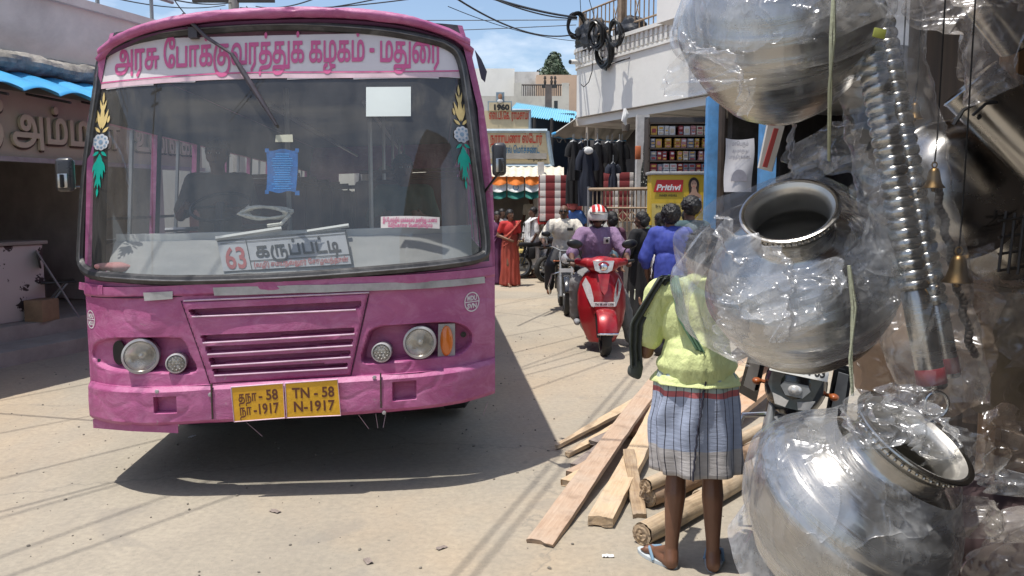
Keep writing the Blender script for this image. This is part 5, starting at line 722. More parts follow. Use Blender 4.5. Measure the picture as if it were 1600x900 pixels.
# headlight recesses and grille louvres in the lower panel, read from the photo
HL_L = smooth_loop(pix(((143, 560), (145, 540), (160, 530), (195, 527), (270, 527), (287, 533), (296, 552), (304, 583), (230, 583), (175, 580), (155, 573))), 90)
HL_R = smooth_loop(pix(((567, 567), (572, 530), (582, 514), (610, 508), (690, 503), (722, 507), (738, 522), (735, 540), (715, 556), (675, 560), (620, 566))), 90)
SLOT = pix(((158, 532), (171, 534), (186, 548), (186, 570), (172, 576), (158, 565)))
louv = [pix(q) for q in (((297, 483), (564, 471), (563, 479), (550, 483), (310, 494), (300, 491)),
      ((315, 525), (554, 512), (552, 520), (319, 534)), ((322, 542), (551, 530), (549, 538), (326, 552)), ((328, 560), (548, 548), (545, 556), (331, 570)), ((334, 577), (543, 566), (541, 573), (336, 584)))]
GRO = pix(((284, 471), (576, 457), (548, 586), (329, 600)))
LEDGE = [((300, 495), (556, 484)), ((317, 536), (554, 522)), ((324, 554), (551, 540)), ((330, 572), (548, 558)), ((335, 587), (543, 575)), ((287, 470), (577, 457))]
def front_dy(x, z):
    d = 0.; p = (x, z)
    for HL in (HL_L, HL_R):
        if abs(x) > .3 and .74 < z < 1.05 and inside(p, HL): d += .10*(1-.7*sstep(.98, 1.2, abs(x)))*sstep(0, .022, dist_poly(p, HL))
    for q in louv:
        if -.62 < x < .62 and inside(p, q): d += .07
    if inside(p, GRO): d -= .014*sstep(0, .012, dist_poly(p, GRO))
    if z > 1.235: d -= .02*sstep(1.235, 1.25, z)                 # belt under the windscreen
    # dents and creases of old sheet metal
    d += .014*nz3((x*1.7, z*2.6, 0), 1.6, 3)+.003*nz3((x*5, z*9, 1), 1, 5)
    cr_ = abs(nz3((x*3.2, z*4.3, 2), 1, 9)); d += .004*max(0, 1-cr_/.06)*sstep(.0, .35, nz3((x, z, 5), 2.5, 2)+.15)
    return d
def sheet(x0, x1, z0, z1, sx, sz, hole=None, keep=None, extra=None):
    nx, nz_ = int((x1-x0)/sx)+1, int((z1-z0)/sz)+1; mb = MB(); ok = []
    for j in range(nz_):
        for i in range(nx):
            x, z = x0+(x1-x0)*i/(nx-1), z0+(z1-z0)*j/(nz_-1); mb.v.append((x, S(x, z)+(extra(x, z) if extra else 0), z))
    for j in range(nz_-1):
        for i in range(nx-1):
            c = (x0+(x1-x0)*(i+.5)/(nx-1), z0+(z1-z0)*(j+.5)/(nz_-1))
            if hole and inside(c, hole): continue
            if keep and not inside(c, keep): continue
            mb.f.append((j*nx+i, j*nx+i+1, (j+1)*nx+i+1, (j+1)*nx+i)); mb.m.append(0)
    return mb
BW = 1.265
ZL = .70
lower = sheet(-BW, BW, ZL, 1.30, .0085, .0075, extra=front_dy); lower.build('front_panel', PINK, bus, 35)
def taper(z): return 1-.15*max(0, (z-1.45)/1.35)**2.3
SURR = mat('black_painted_surround', (.035, .03, .035), .55, var=.4, scale=8, dirt=(.16, .12, .15), dirt_amt=.5)
upper = sheet(-BW, BW, 1.30, 2.82, .018, .018, hole=None, extra=lambda x, z: .004*nz3((x, z, 0), 5)); nu_ = 0; keepf = []
upper.v = [(x*taper(z), S(x*taper(z), z)+(y-S(x, z))+.012, z) for x, y, z in upper.v]
for k, f in enumerate(upper.f):
    cx = sum(upper.v[i][0] for i in f)/4; cz = sum(upper.v[i][2] for i in f)/4
    if not inside((cx, cz), WIN): keepf.append(f); upper.m[len(keepf)-1] = 1 if (abs(cx) > BW*taper(cz)-.03 or cz < 1.335) else 0
upper.f = keepf; upper.m = upper.m[:len(keepf)]; upper.build('windscreen_surround', [SURR, PINK], bus, 40)
m = MB()
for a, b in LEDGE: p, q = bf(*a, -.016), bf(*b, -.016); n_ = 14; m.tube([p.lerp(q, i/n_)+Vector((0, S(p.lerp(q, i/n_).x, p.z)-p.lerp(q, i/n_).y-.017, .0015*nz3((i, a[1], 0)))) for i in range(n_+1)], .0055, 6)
m.build('grille_ledges', PALEPINK, bus)  # pale ledge colour stands in for sun grazing the louvre edges
m = MB(); P = [bf(u, v, -.001) for u, v in ((282, 470), (284, 470), (329, 601), (548, 588), (577, 457))]; P = [a.lerp(b, i/12) for a, b in zip(P[1:], P[2:]+P[1:2]) for i in range(12)]; m.tube([Vector((p.x, S(p.x, p.z)+front_dy(p.x, p.z)-.001, p.z)) for p in P], .0045, 5); m.build('grille_seam', mat('dark_seam', (.07, .02, .05), .8), bus)
m = MB(); m.tube([Vector((x/50, S(x/50, 1.24)+.002*nz3((x, 0, 0), .3)-.002, 1.236)) for x in range(-60, 61)], .005, 5); m.build('belt_seam', bpy.data.materials['dark_seam'], bus)
m = MB(); m.box((0, .16, 1.0), (1.3, .02, .6)); m.build('grille_backing', BLACKPL, bus, smooth=0)
# bumper
BMP = pix(((132, 605), (136, 655), (250, 660), (300, 660), (450, 653), (600, 640), (700, 634), (770, 620), (775, 575), (700, 578), (600, 585), (450, 594), (300, 604)), -.05)
def bump_y(x, z):
    d = -.055+.05*sstep(.63, .70, z)*0; d += .012*nz3((x*2.2, z*4, 8), 1.5, 1)+.003*nz3((x*9, z*11, 3))
    cr_ = abs(nz3((x*3.6, z*5.3, 6), 1, 4)); d += .003*max(0, 1-cr_/.09)
    for hx0, hx1, hz0, hz1 in HOLES:
        if hx0 < x < hx1 and hz0 < z < hz1: d += .06
    e = sstep(.0, .025, min(z-.475, .705-z)); return d+.03*(1-e)
HOLES = []
for q in (((241, 622), (276, 645)), ((613, 598), (650, 624))):
    a, b = bf(*q[0], -.05), bf(*q[1], -.05); HOLES.append((a.x, b.x, b.z, a.z))
bm_ = sheet(-1.25, 1.262, .475, .705, .0085, .0085, extra=bump_y)
bm_.grid(lambda a, b: ((lambda x: (x, S(x, .705)-.025+(.1)*b, .705))(-1.25+2.512*a)), 60, 2); bm_.grid(lambda a, b: ((lambda x: (x, S(x, .475)-.025+(.1)*b, .475))(-1.25+2.512*a)), 60, 2)
bumper = bm_.build('bumper', PINK, bus, 35)
m = MB(); p = [bf(u, v, -.045) for u, v in ((143, 656), (205, 661), (277, 662), (277, 678), (205, 675), (144, 670))]; m.poly([Vector((a.x, S(a.x, a.z)-.03, a.z)) for a in p], (0, .006, 0)); m.build('hanging_flap', PINK, bus, smooth=0)
for u, v in ((585, 590), (592, 628), (328, 617), (600, 645), (245, 612)): c = bf(u, v, -.055); m = MB(); m.lathe([(.001, .006), (.011, .005), (.013, 0)], 10, Matrix.Translation((c.x, S(c.x, c.z)-.052, c.z)) @ Matrix.Rotation(PI/2, 4, 'X')); m.build('bolt', SILVER, bumper)
for u in (330, 594): a, b = bf(u, 603-(u-330)*.07, -.056), bf(u+2, 652-(u-330)*.06, -.056); m = MB(); m.box(((a.x+b.x)/2, S(a.x, .6)-.05, (a.z+b.z)/2), (.008, .02, .21)); m.build('bumper_joint', DKBROWN, bumper, smooth=0)
for u, v, dx in ((587, 646, .004), (603, 645, -.006), (560, 648, .02), (385, 660, .03), (762, 628, -.01)):
    a = bf(u, v, -.03); m = MB(); m.tube([Vector((a.x+dx*k, a.y, a.z-.03*k)) for k in range(4)], .0018, 4); m.build('loose_thread', mat('dusty_thread', (.3, .22, .26), .9), bumper)
# lamps
GLASSL = glass_mat('lamp_glass', (.95, .95, .93), .22, (.5, .46, .4), .08); REFL = mat('lamp_reflector', (.62, .6, .56), .22, .9, var=.1)
def lamp(name, u, v, rpx, proud, studs=0, colr=None):
    c = bf(u, v, .02); r = rpx*c_depth(c)/F_PX; y0 = S(c.x, c.z)+.035-proud; Mx = Matrix.Translation((c.x, y0, c.z)) @ Matrix.Rotation(PI/2, 4, 'X') @ Matrix.Rotation(.1 if c.x < 0 else -.1, 4, 'Y')
    m = MB(); m.lathe([(r*1.0, -.09), (r*1.12, -.02), (r*1.12, .008), (r*.98, .012), (r*.96, 0)], 36, Mx); L_ = m.build(name, colr or SILVER, bus)
    m = MB(); m.lathe([(.001, -r*.62), (r*.45, -r*.5), (r*.8, -r*.22), (r*.97, 0)], 28, Mx); m.build('reflector', REFL, L_)
    m = MB(); m.lathe([(r*.98, .002), (r*.85, r*.17), (r*.5, r*.30), (.001, r*.34)], 28, Mx)
    m.build('lens', GLASSL, L_)
    if studs:
        m = MB()
        for ring, k in ((.0, 1), (.38, 6), (.72, 12)):
            for i in range(k): a = 2*PI*i/k; m.lathe([(.001, .02), (r*.1, .015), (r*.13, .0)], 8, Mx @ Matrix.Translation((r*ring*math.cos(a), r*ring*math.sin(a), -.012)))
        m.build('led_studs', mat('led_white', (.7, .7, .68), .3), L_)
    else:
        m = MB(); m.ell((Mx @ Vector((0, 0, -.02))), r*.2, n=12); m.build('bulb', mat('bulb_cap', (.5, .5, .5), .2, .6), L_)
    return L_
def c_depth(c): return (BM @ c).y*1.01
lamp('headlight', 221, 556, 25, .03); lamp('headlight', 656, 534.5, 23, .03); lamp('fog_lamp', 276.5, 567, 14, .03, 1); lamp('fog_lamp', 596.5, 550, 14, .03, 1)
m = MB(); P = [bf(u, v, .03) for u, v in ((685, 506), (711, 505), (711, 556), (684, 558))]; y0 = min(p.y for p in P); m.poly([Vector((p.x, p.y-.012, p.z)) for p in P], (0, .03, 0)); ind = m.build('indicator', SILVER, bus, smooth=0)
c = bf(697, 532, .03); m = MB(); m.ell((c.x, S(c.x, c.z)+.02, c.z), (.043, .03, .095), n=24, k=16)
AMB, nt, b = new_mat('amber_lens'); b.inputs['Base Color'].default_value = (.62, .16, .02, 1); b.inputs['Roughness'].default_value = .15; b.inputs['Coat Weight'].default_value = .6; m.build('amber_lens', AMB, ind)
c = bf(724, 523, .06); m = MB(); m.lathe([(.001, .0), (.018, 0)], 14, Matrix.Translation((c.x, S(c.x, c.z)+.066, c.z)) @ Matrix.Rotation(PI/2, 4, 'X')); m.build('lamp_hole', BLACKPL, bus)
m = MB(); m.poly([Vector((x, S(x, z)+.068, z)) for x, z in smooth_loop(pix(((175, 541), (183, 533), (191, 540), (192, 562), (184, 571), (176, 562)), .05), 36)], (0, .004, 0)); m.build('lamp_opening', BLACKPL, bus)
m = MB(); m.poly([Vector((x, S(x, z)+.062, z)) for x, z in pix(((146, 548), (150, 534), (168, 530), (168, 576), (154, 568)), .05)], (0, .004, 0)); m.build('blanking_plate', PINK, bus)
# silver tapes
for q in (((333, 449), (757, 432), (758, 442), (335, 462)), ((224, 457), (270, 455), (270, 467), (226, 470))):
    m = MB(); (a, b_, c, d) = [bf(u, v, -.02) for u, v in q]; n_ = 30
    m.grid(lambda i, j: (lambda p: (p.x, S(p.x, 1.27)-.024-.002*nz3((p.x*8, 0, 0)), p.z+.003*nz3((p.x*6, j, 0))))(a.lerp(b_, i).lerp(d.lerp(c, i), j)), n_, 2); m.build('silver_strip', SILVER, bus)
m = MB(); P = [bf(u, v, -.03) for u, v in ((123, 441), (160, 446), (160, 460), (122, 452))]; m.poly([Vector((p.x, p.y, p.z)) for p in P], (0, .006, 0)); m.build('torn_patch', PINK, bus, smooth=0)
# number plates
YPL = mat('yellow_plate', (.66, .36, .015), .35, var=.16, scale=7, bump=.3, bscale=9, dirt=(.5, .2, .02), dirt_amt=.5); PLF = mat('plate_brown_ink', (.12, .035, .015), .55)
for k, (q, rows) in enumerate(((((362, 604), (443, 598), (446, 652), (367, 658)), (('pl1', '- 58'), ('pl2', '-1917'))), (((446, 598), (528, 592), (533, 648), (449, 652)), ((None, 'TN - 58'), (None, 'N-1917'))))):
    P = [bf(u, v, -.07) for u, v in q]; y0 = min(p.y for p in P)-.014; m = MB(); m.poly([Vector((p.x, y0, p.z)) for p in P], (0, .006, 0)); pl = m.build('number_plate', YPL, bus, smooth=0)
    o, ax_, up_ = Vector((P[3].x, y0-.0015, P[3].z)), Vector((P[2].x-P[3].x, 0, P[2].z-P[3].z)), Vector((P[0].x-P[3].x, 0, P[0].z-P[3].z)); W_, H_ = ax_.length, up_.length; ax_.normalize(); up_.normalize(); m = MB()
    for r_, (ta, la_) in enumerate(rows):
        yb = H_*(.56 if r_ == 0 else .17); x = W_*.12
        if ta: V, Fc, L_ = tamil(ta, H_*.22, 34, 0, W_*(.36 if r_ == 0 else .24)); m.add([o+ax_*(x+a)+up_*(yb+b)+Vector((0, -c, 0)) for a, b, c in V], Fc); x += L_+W_*.04
        else: x += W_*.02*r_
        V, Fc, L_ = latin(la_, H_*.30, H_*.010, 0, (W_*.90-x)*(1 if ta or r_ else 1)); x0 = min(a for a, b, c in V); m.add([o+ax_*(x+a-x0)+up_*(yb+b)+Vector((0, -c, 0)) for a, b, c in V], Fc)
    m.build('plate_lettering', PLF, pl, smooth=0); m = MB(); z_ = P
    m.tube([Vector((p.x, y0, p.z)) for p in P]+[Vector((P[0].x, y0, P[0].z))], .004, 4); m.build('plate_edge', PALEPINK, pl, smooth=0)
# round depot emblems
for (u, v, r_px), (t1, t2) in (((737.5, 471.5, 15.5), ('MDU', 'SVN')), ((141.5, 499, 14.5), ('MDU', 'MDU'))):
    c = bf(u, v, -.004); r = r_px*c_depth(c)/F_PX; sl = (S(c.x+.02, c.z)-S(c.x-.02, c.z))/.04; m = MB(); k = 1/math.sqrt(1+sl*sl)
    def fe(a, b, h=0): x = c.x+a*k; return (x, S(x, c.z)+front_dy(x, c.z+b)-.004, c.z+b)
    n_ = 40
    for i in range(n_):
        a, b = 2*PI*i/n_, 2*PI*(i+1)/n_; m.add([fe(r*math.cos(a), r*math.sin(a)), fe(r*math.cos(b), r*math.sin(b)), fe(r*.88*math.cos(b), r*.88*math.sin(b)), fe(r*.88*math.cos(a), r*.88*math.sin(a))], [(0, 1, 2, 3)])
    m.add([fe(-r*.9, -r*.05), fe(r*.9, -r*.05), fe(r*.9, r*.05), fe(-r*.9, r*.05)], [(0, 1, 2, 3)])
    for tx_, y in ((t1, r*.16), (t2, -r*.62)): V, Fc, L_ = latin(tx_, r*.46, r*.03, 0, r*1.25); m.add([fe(a-L_/2, b+y) for a, b, h in V], Fc)
    m.build('depot_emblem', mat('white_enamel', (.66, .62, .64), .6, var=.15, scale=30), bus, smooth=0)
# ---------------- windscreen, gasket, header
WG = glass_mat('dusty_windscreen', (.76, .785, .80), .085, (.55, .53, .5), .02, (1, 1, .3))
xs = [p[0] for p in WIN]; zs = [p[1] for p in WIN]
WINB = [(p[0]*1.0, p[1]) for p in WIN]
gl = sheet(min(xs), max(xs), min(zs), max(zs), .03, .03, keep=WIN, extra=lambda x, z: .006); gl.build('windscreen_glass', WG, bus, 60)
def loop_tube(loop, r, dy, name, mt, flat=1.):
    m = MB(); P = [Vector((x, S(x, z)+dy, z)) for x, z in loop]; P = P+P[:2]; m.tube(P, r, 8, False); return m.build(name, mt, bus)
loop_tube(WIN, .031, -.004, 'rubber_seal', GASKET); loop_tube(WIN, .005, -.036, 'seal_trim', mat('aluminium_trim', (.16, .16, .165), .5, .5, var=.4, scale=12))
HDR = mat('header_sticker', (.66, .61, .62), .5, var=.05, scale=3, dirt=(.5, .44, .46), dirt_amt=.3); HPINK = mat('header_pink_letters', (.60, .11, .27), .5, var=.08, scale=8)
HB = lambda u: 122+ (18*((450-u)/300)**2 if u < 450 else .5*((u-450)/270)**2*-4)
hdl = pix([(u, HB(u)+1) for u in range(140, 732, 8)]); xl = [p[0] for p in hdl]; zl = [p[1] for p in hdl]
def hz(x): return float(np.interp(x, xl, zl))
HIN = [(x*.985+.0, 1.9+(z-1.9)*.975) for x, z in WIN]
hd = sheet(min(xs), max(xs), 2.3, 2.75, .011, .009, extra=lambda x, z: .000, keep=HIN); hd2 = MB(); hd2.v = hd.v
hd2.f = [f for f in hd.f if sum(hd.v[i][2] for i in f)/4 > hz(sum(hd.v[i][0] for i in f)/4)]; hd2.m = [0]*len(hd2.f); header = hd2.build('header_board', HDR, bus, 60)
def onglass(u, v, dy): p = bf(u, v, dy); return p
def bandline(off, th, name, mt, parent, dy=-.004, u0=158, u1=719):
    m = MB(); n_ = 70
    m.grid(lambda a, b: tuple(bf(u0+(u1-u0)*a, HB(u0+(u1-u0)*a)+off+th*b, dy)), n_, 2); return m.build(name, mt, parent, 60)
bandline(-10.5, 2.2, 'header_line', HPINK, header); bandline(-7, 7, 'header_lower_band', mat('pale_pink_band', (.62, .45, .50), .5), header, -.002)
m = MB(); V, Fc, L_ = tamil('banner', 1, 30, 0, 1, n=4, space=.97)
def bend(a, b, c):       # the text line follows the bend of the glass, in photo pixels
    u = 179+(690-179)*a; base = np.interp(u, (179, 250, 330, 450, 560, 690), (110.5, 106, 101.5, 97, 95, 98)); h_ = np.interp(u, (179, 450, 690), (31, 32.5, 31)); return bf(u, base-b*h_, -.005-c)
m.add([tuple(bend(a, b, c)) for a, b, c in V], Fc); m.build('header_lettering', HPINK, header, smooth=0)
# flower and leaf stickers at both sides of the glass
STK_Y = mat('sticker_yellow', (.68, .52, .22), .5); STK_G = mat('sticker_green', (.0, .36, .28), .5); STK_W = mat('sticker_silver', (.52, .55, .60), .4); STK_B = mat('sticker_blue', (.2, .3, .42), .4)
def leafp(c, tip, w_, n=9):
    c, tip = Vector(c), Vector(tip); d = tip-c; s_ = Vector((-d.y, d.x)).normalized(); L = []; Rr = []
    for i in range(n+1): t = i/n; k = math.sin(PI*t**.8)*w_; L.append(c+d*t+s_*k); Rr.append(c+d*t-s_*k)
    return [tuple(p) for p in L]+[tuple(p) for p in reversed(Rr[1:-1])]
for (u0, v0, mir, sk) in ((157, 222, -1, -.045), (722, 210, 1, .05)):
    st = MB(); y_, g_, w_, b_ = MB(), MB(), MB(), MB()
    def P(x, y): return (u0+x+sk*y*1.6, v0+y)
    def addp(mb, pts, dy=-.002): mb.add([tuple(bf(*P(*q), dy)) for q in pts], [tuple(range(len(pts)))])
    for c, t, k in (((0, -22), (0, -62), 3.2), ((-1, -20), (-9, -52), 2.6), ((1, -20), (9, -52), 2.6), ((0, -60), (0, -78), 1.7), ((0, -45), (-5, -66), 1.6), ((0, -45), (5, -66), 1.6), ((-2, -15), (-11, -24), 2.2), ((2, -15), (11, -24), 2.2), ((-9, -30), (-11, -42), 1.8), ((9, -30), (11, -42), 1.8)): addp(y_, leafp(c, t, k))
    for c, t, k in (((0, 18), (-7, 58), 3), ((0, 18), (7, 58), 3), ((0, 30), (0, 74), 3.6), ((0, 72), (0, 86), 1.8), ((-2, 15), (-11, 22), 2.4), ((2, 15), (11, 22), 2.4), ((-5, 30), (-10, 48), 2), ((5, 30), (10, 48), 2), ((0, 50), (-5, 72), 1.6), ((0, 50), (5, 72), 1.6)): addp(g_, leafp(c, t, k))
    for i in range(9): a = 2*PI*i/9; addp(w_, [(8.5*math.cos(a)+4.6*math.cos(j*PI/6), 8.5*math.sin(a)+4.6*math.sin(j*PI/6)) for j in range(12)], -.002-.0003*(i % 3))
    addp(w_, [(8*math.cos(j*PI/8), 8*math.sin(j*PI/8)) for j in range(16)], -.0035)
    for i in range(9): a = 2*PI*i/9; addp(b_, [(8.5*math.cos(a)+1.8*math.cos(j*PI/4), 8.5*math.sin(a)+1.8*math.sin(j*PI/4)) for j in range(8)], -.0042)
    addp(b_, [(3.4*math.cos(j*PI/6), 3.4*math.sin(j*PI/6)) for j in range(12)], -.0045)
    fl = w_.build('flower_sticker', STK_W, bus, smooth=0); y_.build('tulip_sprays', STK_Y, fl, smooth=0); g_.build('leaf_sprays', STK_G, fl, smooth=0); b_.build('petal_dots', STK_B, fl, smooth=0)
# paper sheet and red lettered sticker on the glass
m = MB(); m.grid(lambda a, b: tuple(bf(572+70*a, 136+46*b-.5*a, -.002)), 10, 8); m.build('paper_sheet', mat('pale_paper', (.68, .74, .72), .6, var=.04), bus)
m = MB(); m.grid(lambda a, b: tuple(bf(595+92*a, 338.5+18*b-1.5*math.sin(a*PI)+1*a, -.002)), 16, 3); sk_ = m.build('notice_sticker', mat('notice_white', (.72, .68, .66), .5, var=.05), bus)
m = MB()
for key, v_, u0, u1, h_ in (('st1', 346.5, 598, 683, 5), ('st2', 354.5, 606, 676, 4.6)): V, Fc, L_ = tamil(key, 1, 20, 0, 1, n=2); m.add([tuple(bf(u0+(u1-u0)*a, v_-b*h_+.6*a, -.0035-c)) for a, b, c in V], Fc)
m.build('notice_lettering', HPINK, sk_, smooth=0)
# wiper
WB = mat('wiper_black', (.05, .045, .055), .5, dirt=(.25, .2, .25), dirt_amt=.5)
wp = MB(); a, b_, c, d = bf(286, 22, -.09), bf(322, 58, -.06), bf(362, 84, -.05), bf(432, 196, -.02); wp.tube([a, b_, c], [.014, .011, .008], 8); wo = wp.build('wiper_arm', WB, bus)
m = MB(); m.tube([c, c.lerp(d, .25), c.lerp(d, .6), d], [.012, .017, .015, .008], 8); m.build('wiper_blade', WB, wo)
m = MB(); p = bf(303, 52, -.03); m.box((p.x, p.y, p.z), (.05, .06, .06)); m.build('wiper_pivot', WB, wo, smooth=0)
INNER = mat('bus_lining', (.035, .04, .05), .8, var=.2); SEATM = mat('seat_rexine', (.10, .035, .03), .6)
# ---------------- roof lip, roof, sides, tail
def roofprofile(x):   # roof height across
    return 2.905-.20*abs(x/1.2)**2.6
m = MB()
def lip(a, b):
    x = -1.115+2.23*a; e = abs(x/1.115); y0 = S(x, 2.62)-.03+.0*e; zt = roofprofile(x); th = b*PI*1.15-.25; rr = .030*(1-.25*e**3)
    k = .003*ridged((x, b*.4, 0), 6, 2, 3)+.004*nz3((x, b, 0), 5)
    return (x, y0-rr*1.1*math.sin(th)-k, zt-.042+rr*math.cos(th)+k)
m.grid(lip, 200, 14); m.build('roof_lip', PINK, bus, 50)
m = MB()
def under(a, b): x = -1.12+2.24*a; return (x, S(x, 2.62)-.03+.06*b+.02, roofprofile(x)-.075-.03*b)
m.grid(under, 60, 3); m.build('lip_shadow_strip', mat('dark_purple_shade_strip', (.10, .035, .10), .7), bus)  # dark purple strip paints in the shadow under the roof lip
BL = 8.6
m = MB()
def roof(a, b):
    x = -1.14+2.28*a; z = roofprofile(x)-.03-(.45*max(0, abs(x)-1.02)**1.2); y0 = S(x, 2.62)-.05; y = y0+(BL-y0)*b; return (x, y, z+.004*nz3((x*2, y, 0), 2))
m.grid(roof, 40, 40); ro = m.build('roof', PINK, bus, 60); sm = ro.modifiers.new('t', 'SOLIDIFY'); sm.thickness = .03
SIDEW = [(.55, 1.45), (1.55, 2.45), (2.55, 3.45), (3.55, 4.45), (4.55, 5.45), (5.55, 6.45), (6.55, 7.45), (7.55, 8.35)]
for sx in (-1, 1):
    x = sx*BW; m = MB(); y0 = S(BW, 1.3)
    tb = lambda mm, y, yy, z0, z1, th=.04, ins=.0: mm.add([(sx*(BW*taper(z)-d-ins), q, z) for d in (0, th) for z in (z0, z1) for q in (y, yy)], [(0, 1, 3, 2), (4, 6, 7, 5), (0, 4, 5, 1), (2, 3, 7, 6), (0, 2, 6, 4), (1, 5, 7, 3)]) and mm.m.__setitem__(-5, 1 if th > .03 else 0)
    tb(m, y0, BL, .5, 1.36); tb(m, y0, BL, 2.30, 2.69)
    ys = [y0]+[k for w_ in SIDEW for k in w_]+[BL]
    for i in range(0, len(ys), 2): tb(m, ys[i], ys[i+1], 1.36, 2.30)
    m.build('side_panel', [PINK, INNER], bus, smooth=0)
    m = MB(); 
    for a_, b_ in SIDEW: tb(m, (a_+b_)/2-.015, (a_+b_)/2+.015, 1.36, 2.3, .02, .01); tb(m, a_, b_, 1.54, 1.565, .015, .012); tb(m, a_, b_, 1.69, 1.71, .015, .012)
    m.build('window_bars', STEELGREY, bus, smooth=0)
for z in (1.3, 2.28): pass
m = MB(); m.box((0, BL-.02, .95), (2.45, .04, .9)); m.box((0, BL-.02, 2.5), (2.45, .04, .5)); m.box((-.95, BL-.02, 1.82), (.5, .04, .9)); m.box((.95, BL-.02, 1.82), (.5, .04, .9)); m.box((0, BL-.02, 1.82), (.12, .04, .9)); m.build('tail_panel', PINK, bus, smooth=0)
m = MB(); m.box((0, BL/2+.12, .82), (2.38, BL-.3, .05)); m.box((0, BL/2+.3, 2.68), (2.1, BL-.8, .02)); m.build('floor_and_ceiling', INNER, bus, smooth=0)
m = MB(); m.box((0, BL/2+.3, .62), (1.6, BL-1, .3)); m.build('chassis', BLACKPL, bus, smooth=0)
for i in range(7):
    for sx in (-1, 1):
        m = MB(); y = 1.9+i*.92; m.rbox((sx*.68, y, 1.28), (.95, .42, .12), .04); m.rbox((sx*.68, y+.24, 1.62), (.95, .1, .62), .04); m.tube([(sx*.25, y+.24, 1.9), (sx*.25, y+.24, 2.0), (sx*1.1, y+.24, 2.0), (sx*1.1, y+.24, 1.9)], .018, 6); m.build('passenger_seat', SEATM, bus)
m = MB()
for sx in (-.35, .35): m.tube([(sx, 1.5, 2.5), (sx, BL-.5, 2.5)], .018, 6)
for i in range(5): m.tube([(.4, 1.4+i*1.5, .85), (.4, 1.4+i*1.5, 2.6)], .018, 6)
m.tube([(-.2, 1.35, .85), (-.2, 1.35, 2.6)], .02, 6); m.tube([(-1.1, 1.35, 1.6), (-.2, 1.35, 1.6)], .018, 6); m.build('grab_rails', mat('worn_rail', (.3, .3, .3), .35, .7), bus)
for sx in (-1, 1):
    for y in (1.9, 6.4):
        m = MB(); m.lathe([(.2, -.12), (.42, -.12), (.47, -.08), (.47, .08), (.42, .12), (.2, .12)], 28, Matrix.Translation((sx*1.03, y, .47)) @ Matrix.Rotation(PI/2, 4, 'Y')); wh = m.build('wheel', RUBBER, bus); m = MB(); m.lathe([(.001, .06), (.12, .08), (.2, .1), (.22, -.1)], 20, Matrix.Translation((sx*1.03, y, .47)) @ Matrix.Rotation(sx*PI/2, 4, 'Y')); m.build('rim', STEELGREY, wh)
# dashboard: a shelf and a pale sloping panel behind the glass
DASH = mat('pale_dash', (.74, .73, .68), .8, var=.15, scale=3, dirt=(.3, .29, .27), dirt_amt=.5)  # albedo raised to stand in for sun on the shelf
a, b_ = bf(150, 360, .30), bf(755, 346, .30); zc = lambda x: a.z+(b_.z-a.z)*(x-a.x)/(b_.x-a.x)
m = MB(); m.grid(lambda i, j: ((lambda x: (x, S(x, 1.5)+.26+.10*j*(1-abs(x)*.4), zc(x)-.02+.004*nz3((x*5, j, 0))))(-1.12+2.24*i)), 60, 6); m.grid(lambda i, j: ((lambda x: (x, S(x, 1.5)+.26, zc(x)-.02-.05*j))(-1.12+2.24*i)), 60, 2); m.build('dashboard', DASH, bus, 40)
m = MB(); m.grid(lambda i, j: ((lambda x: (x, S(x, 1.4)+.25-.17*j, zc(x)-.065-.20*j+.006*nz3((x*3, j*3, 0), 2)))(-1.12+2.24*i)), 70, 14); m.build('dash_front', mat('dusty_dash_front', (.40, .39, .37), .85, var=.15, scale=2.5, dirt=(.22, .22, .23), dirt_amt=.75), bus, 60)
m = MB(); sw = bf(345, 318, .62); m.tube([(sw.x+.19*math.cos(2*PI*i/28), sw.y+.16*math.sin(2*PI*i/28), sw.z-.02+.09*math.sin(2*PI*i/28)) for i in range(29)], .011, 8, False); m.tube([(sw.x-.18, sw.y, sw.z-.02), (sw.x+.18, sw.y, sw.z-.02)], .010, 6); m.tube([(sw.x, sw.y, sw.z), (sw.x, sw.y-.25, sw.z-.5)], .03, 8); m.build('steering_wheel', BLACKPL, bus)
# mirrors
for pixs, armp, nm in ((((87, 247), (115, 247), (117, 298), (88, 300)), ((117, 292), (126, 292)), 'l'), (((768, 223), (790, 224), (792, 274), (770, 275)), ((768, 268), (757, 300)), 'r')):
    y = .16; P = []
    for u, v in pixs: d = BI3 @ ray(u, v); t = (y-BC.y)/d.y; P.append(BC+d*t)
    c = sum(P, Vector())/4; W_, H_ = abs(P[1].x-P[0].x), abs(P[0].z-P[3].z); m = MB(); m.rbox(c, (W_, .06, H_), .03, seg=4); mo = m.build('side_mirror', mat('mirror_shell', (.035, .035, .04), .3), bus)
    m = MB(); m.rbox((c.x, c.y+.031, c.z), (W_*.85, .005, H_*.85), .02); m.build('mirror_glass', CHROME, mo)
    m = MB(); m.rbox((c.x, c.y-.035, c.z-H_*.18), (W_*.55, .012, H_*.42), .004); m.build('mirror_clamp', mat('clamp_grey', (.4, .4, .4), .25, .9), mo)
    e = bf(*armp[1], .02); m = MB(); m.tube([c+Vector((0, -.04, -H_*.38)), (e.x, e.y, e.z)], .008, 6); m.tube([c+Vector((0, -.05, 0)), c+Vector((0, -.05, -H_*.38))], .01, 6); m.build('mirror_arm', BLACKPL, mo)
m = MB(); P = [BI @ (at(u, v, 5.6)) for u, v in ((742, 78), (752, 92), (761, 112), (758, 128), (752, 122), (747, 100))]; m.poly(P, Vector((0, .02, 0))); m.build('torn_curtain', mat('navy_rexine', (.03, .035, .06), .7), bus)
def lean(o):      # the old body sags to its left: every part of it leans alike
    for k in children(o):
        if k.type == 'MESH': k.data.transform(SHR); k.data.update()
        lean(k)
lean(bus)
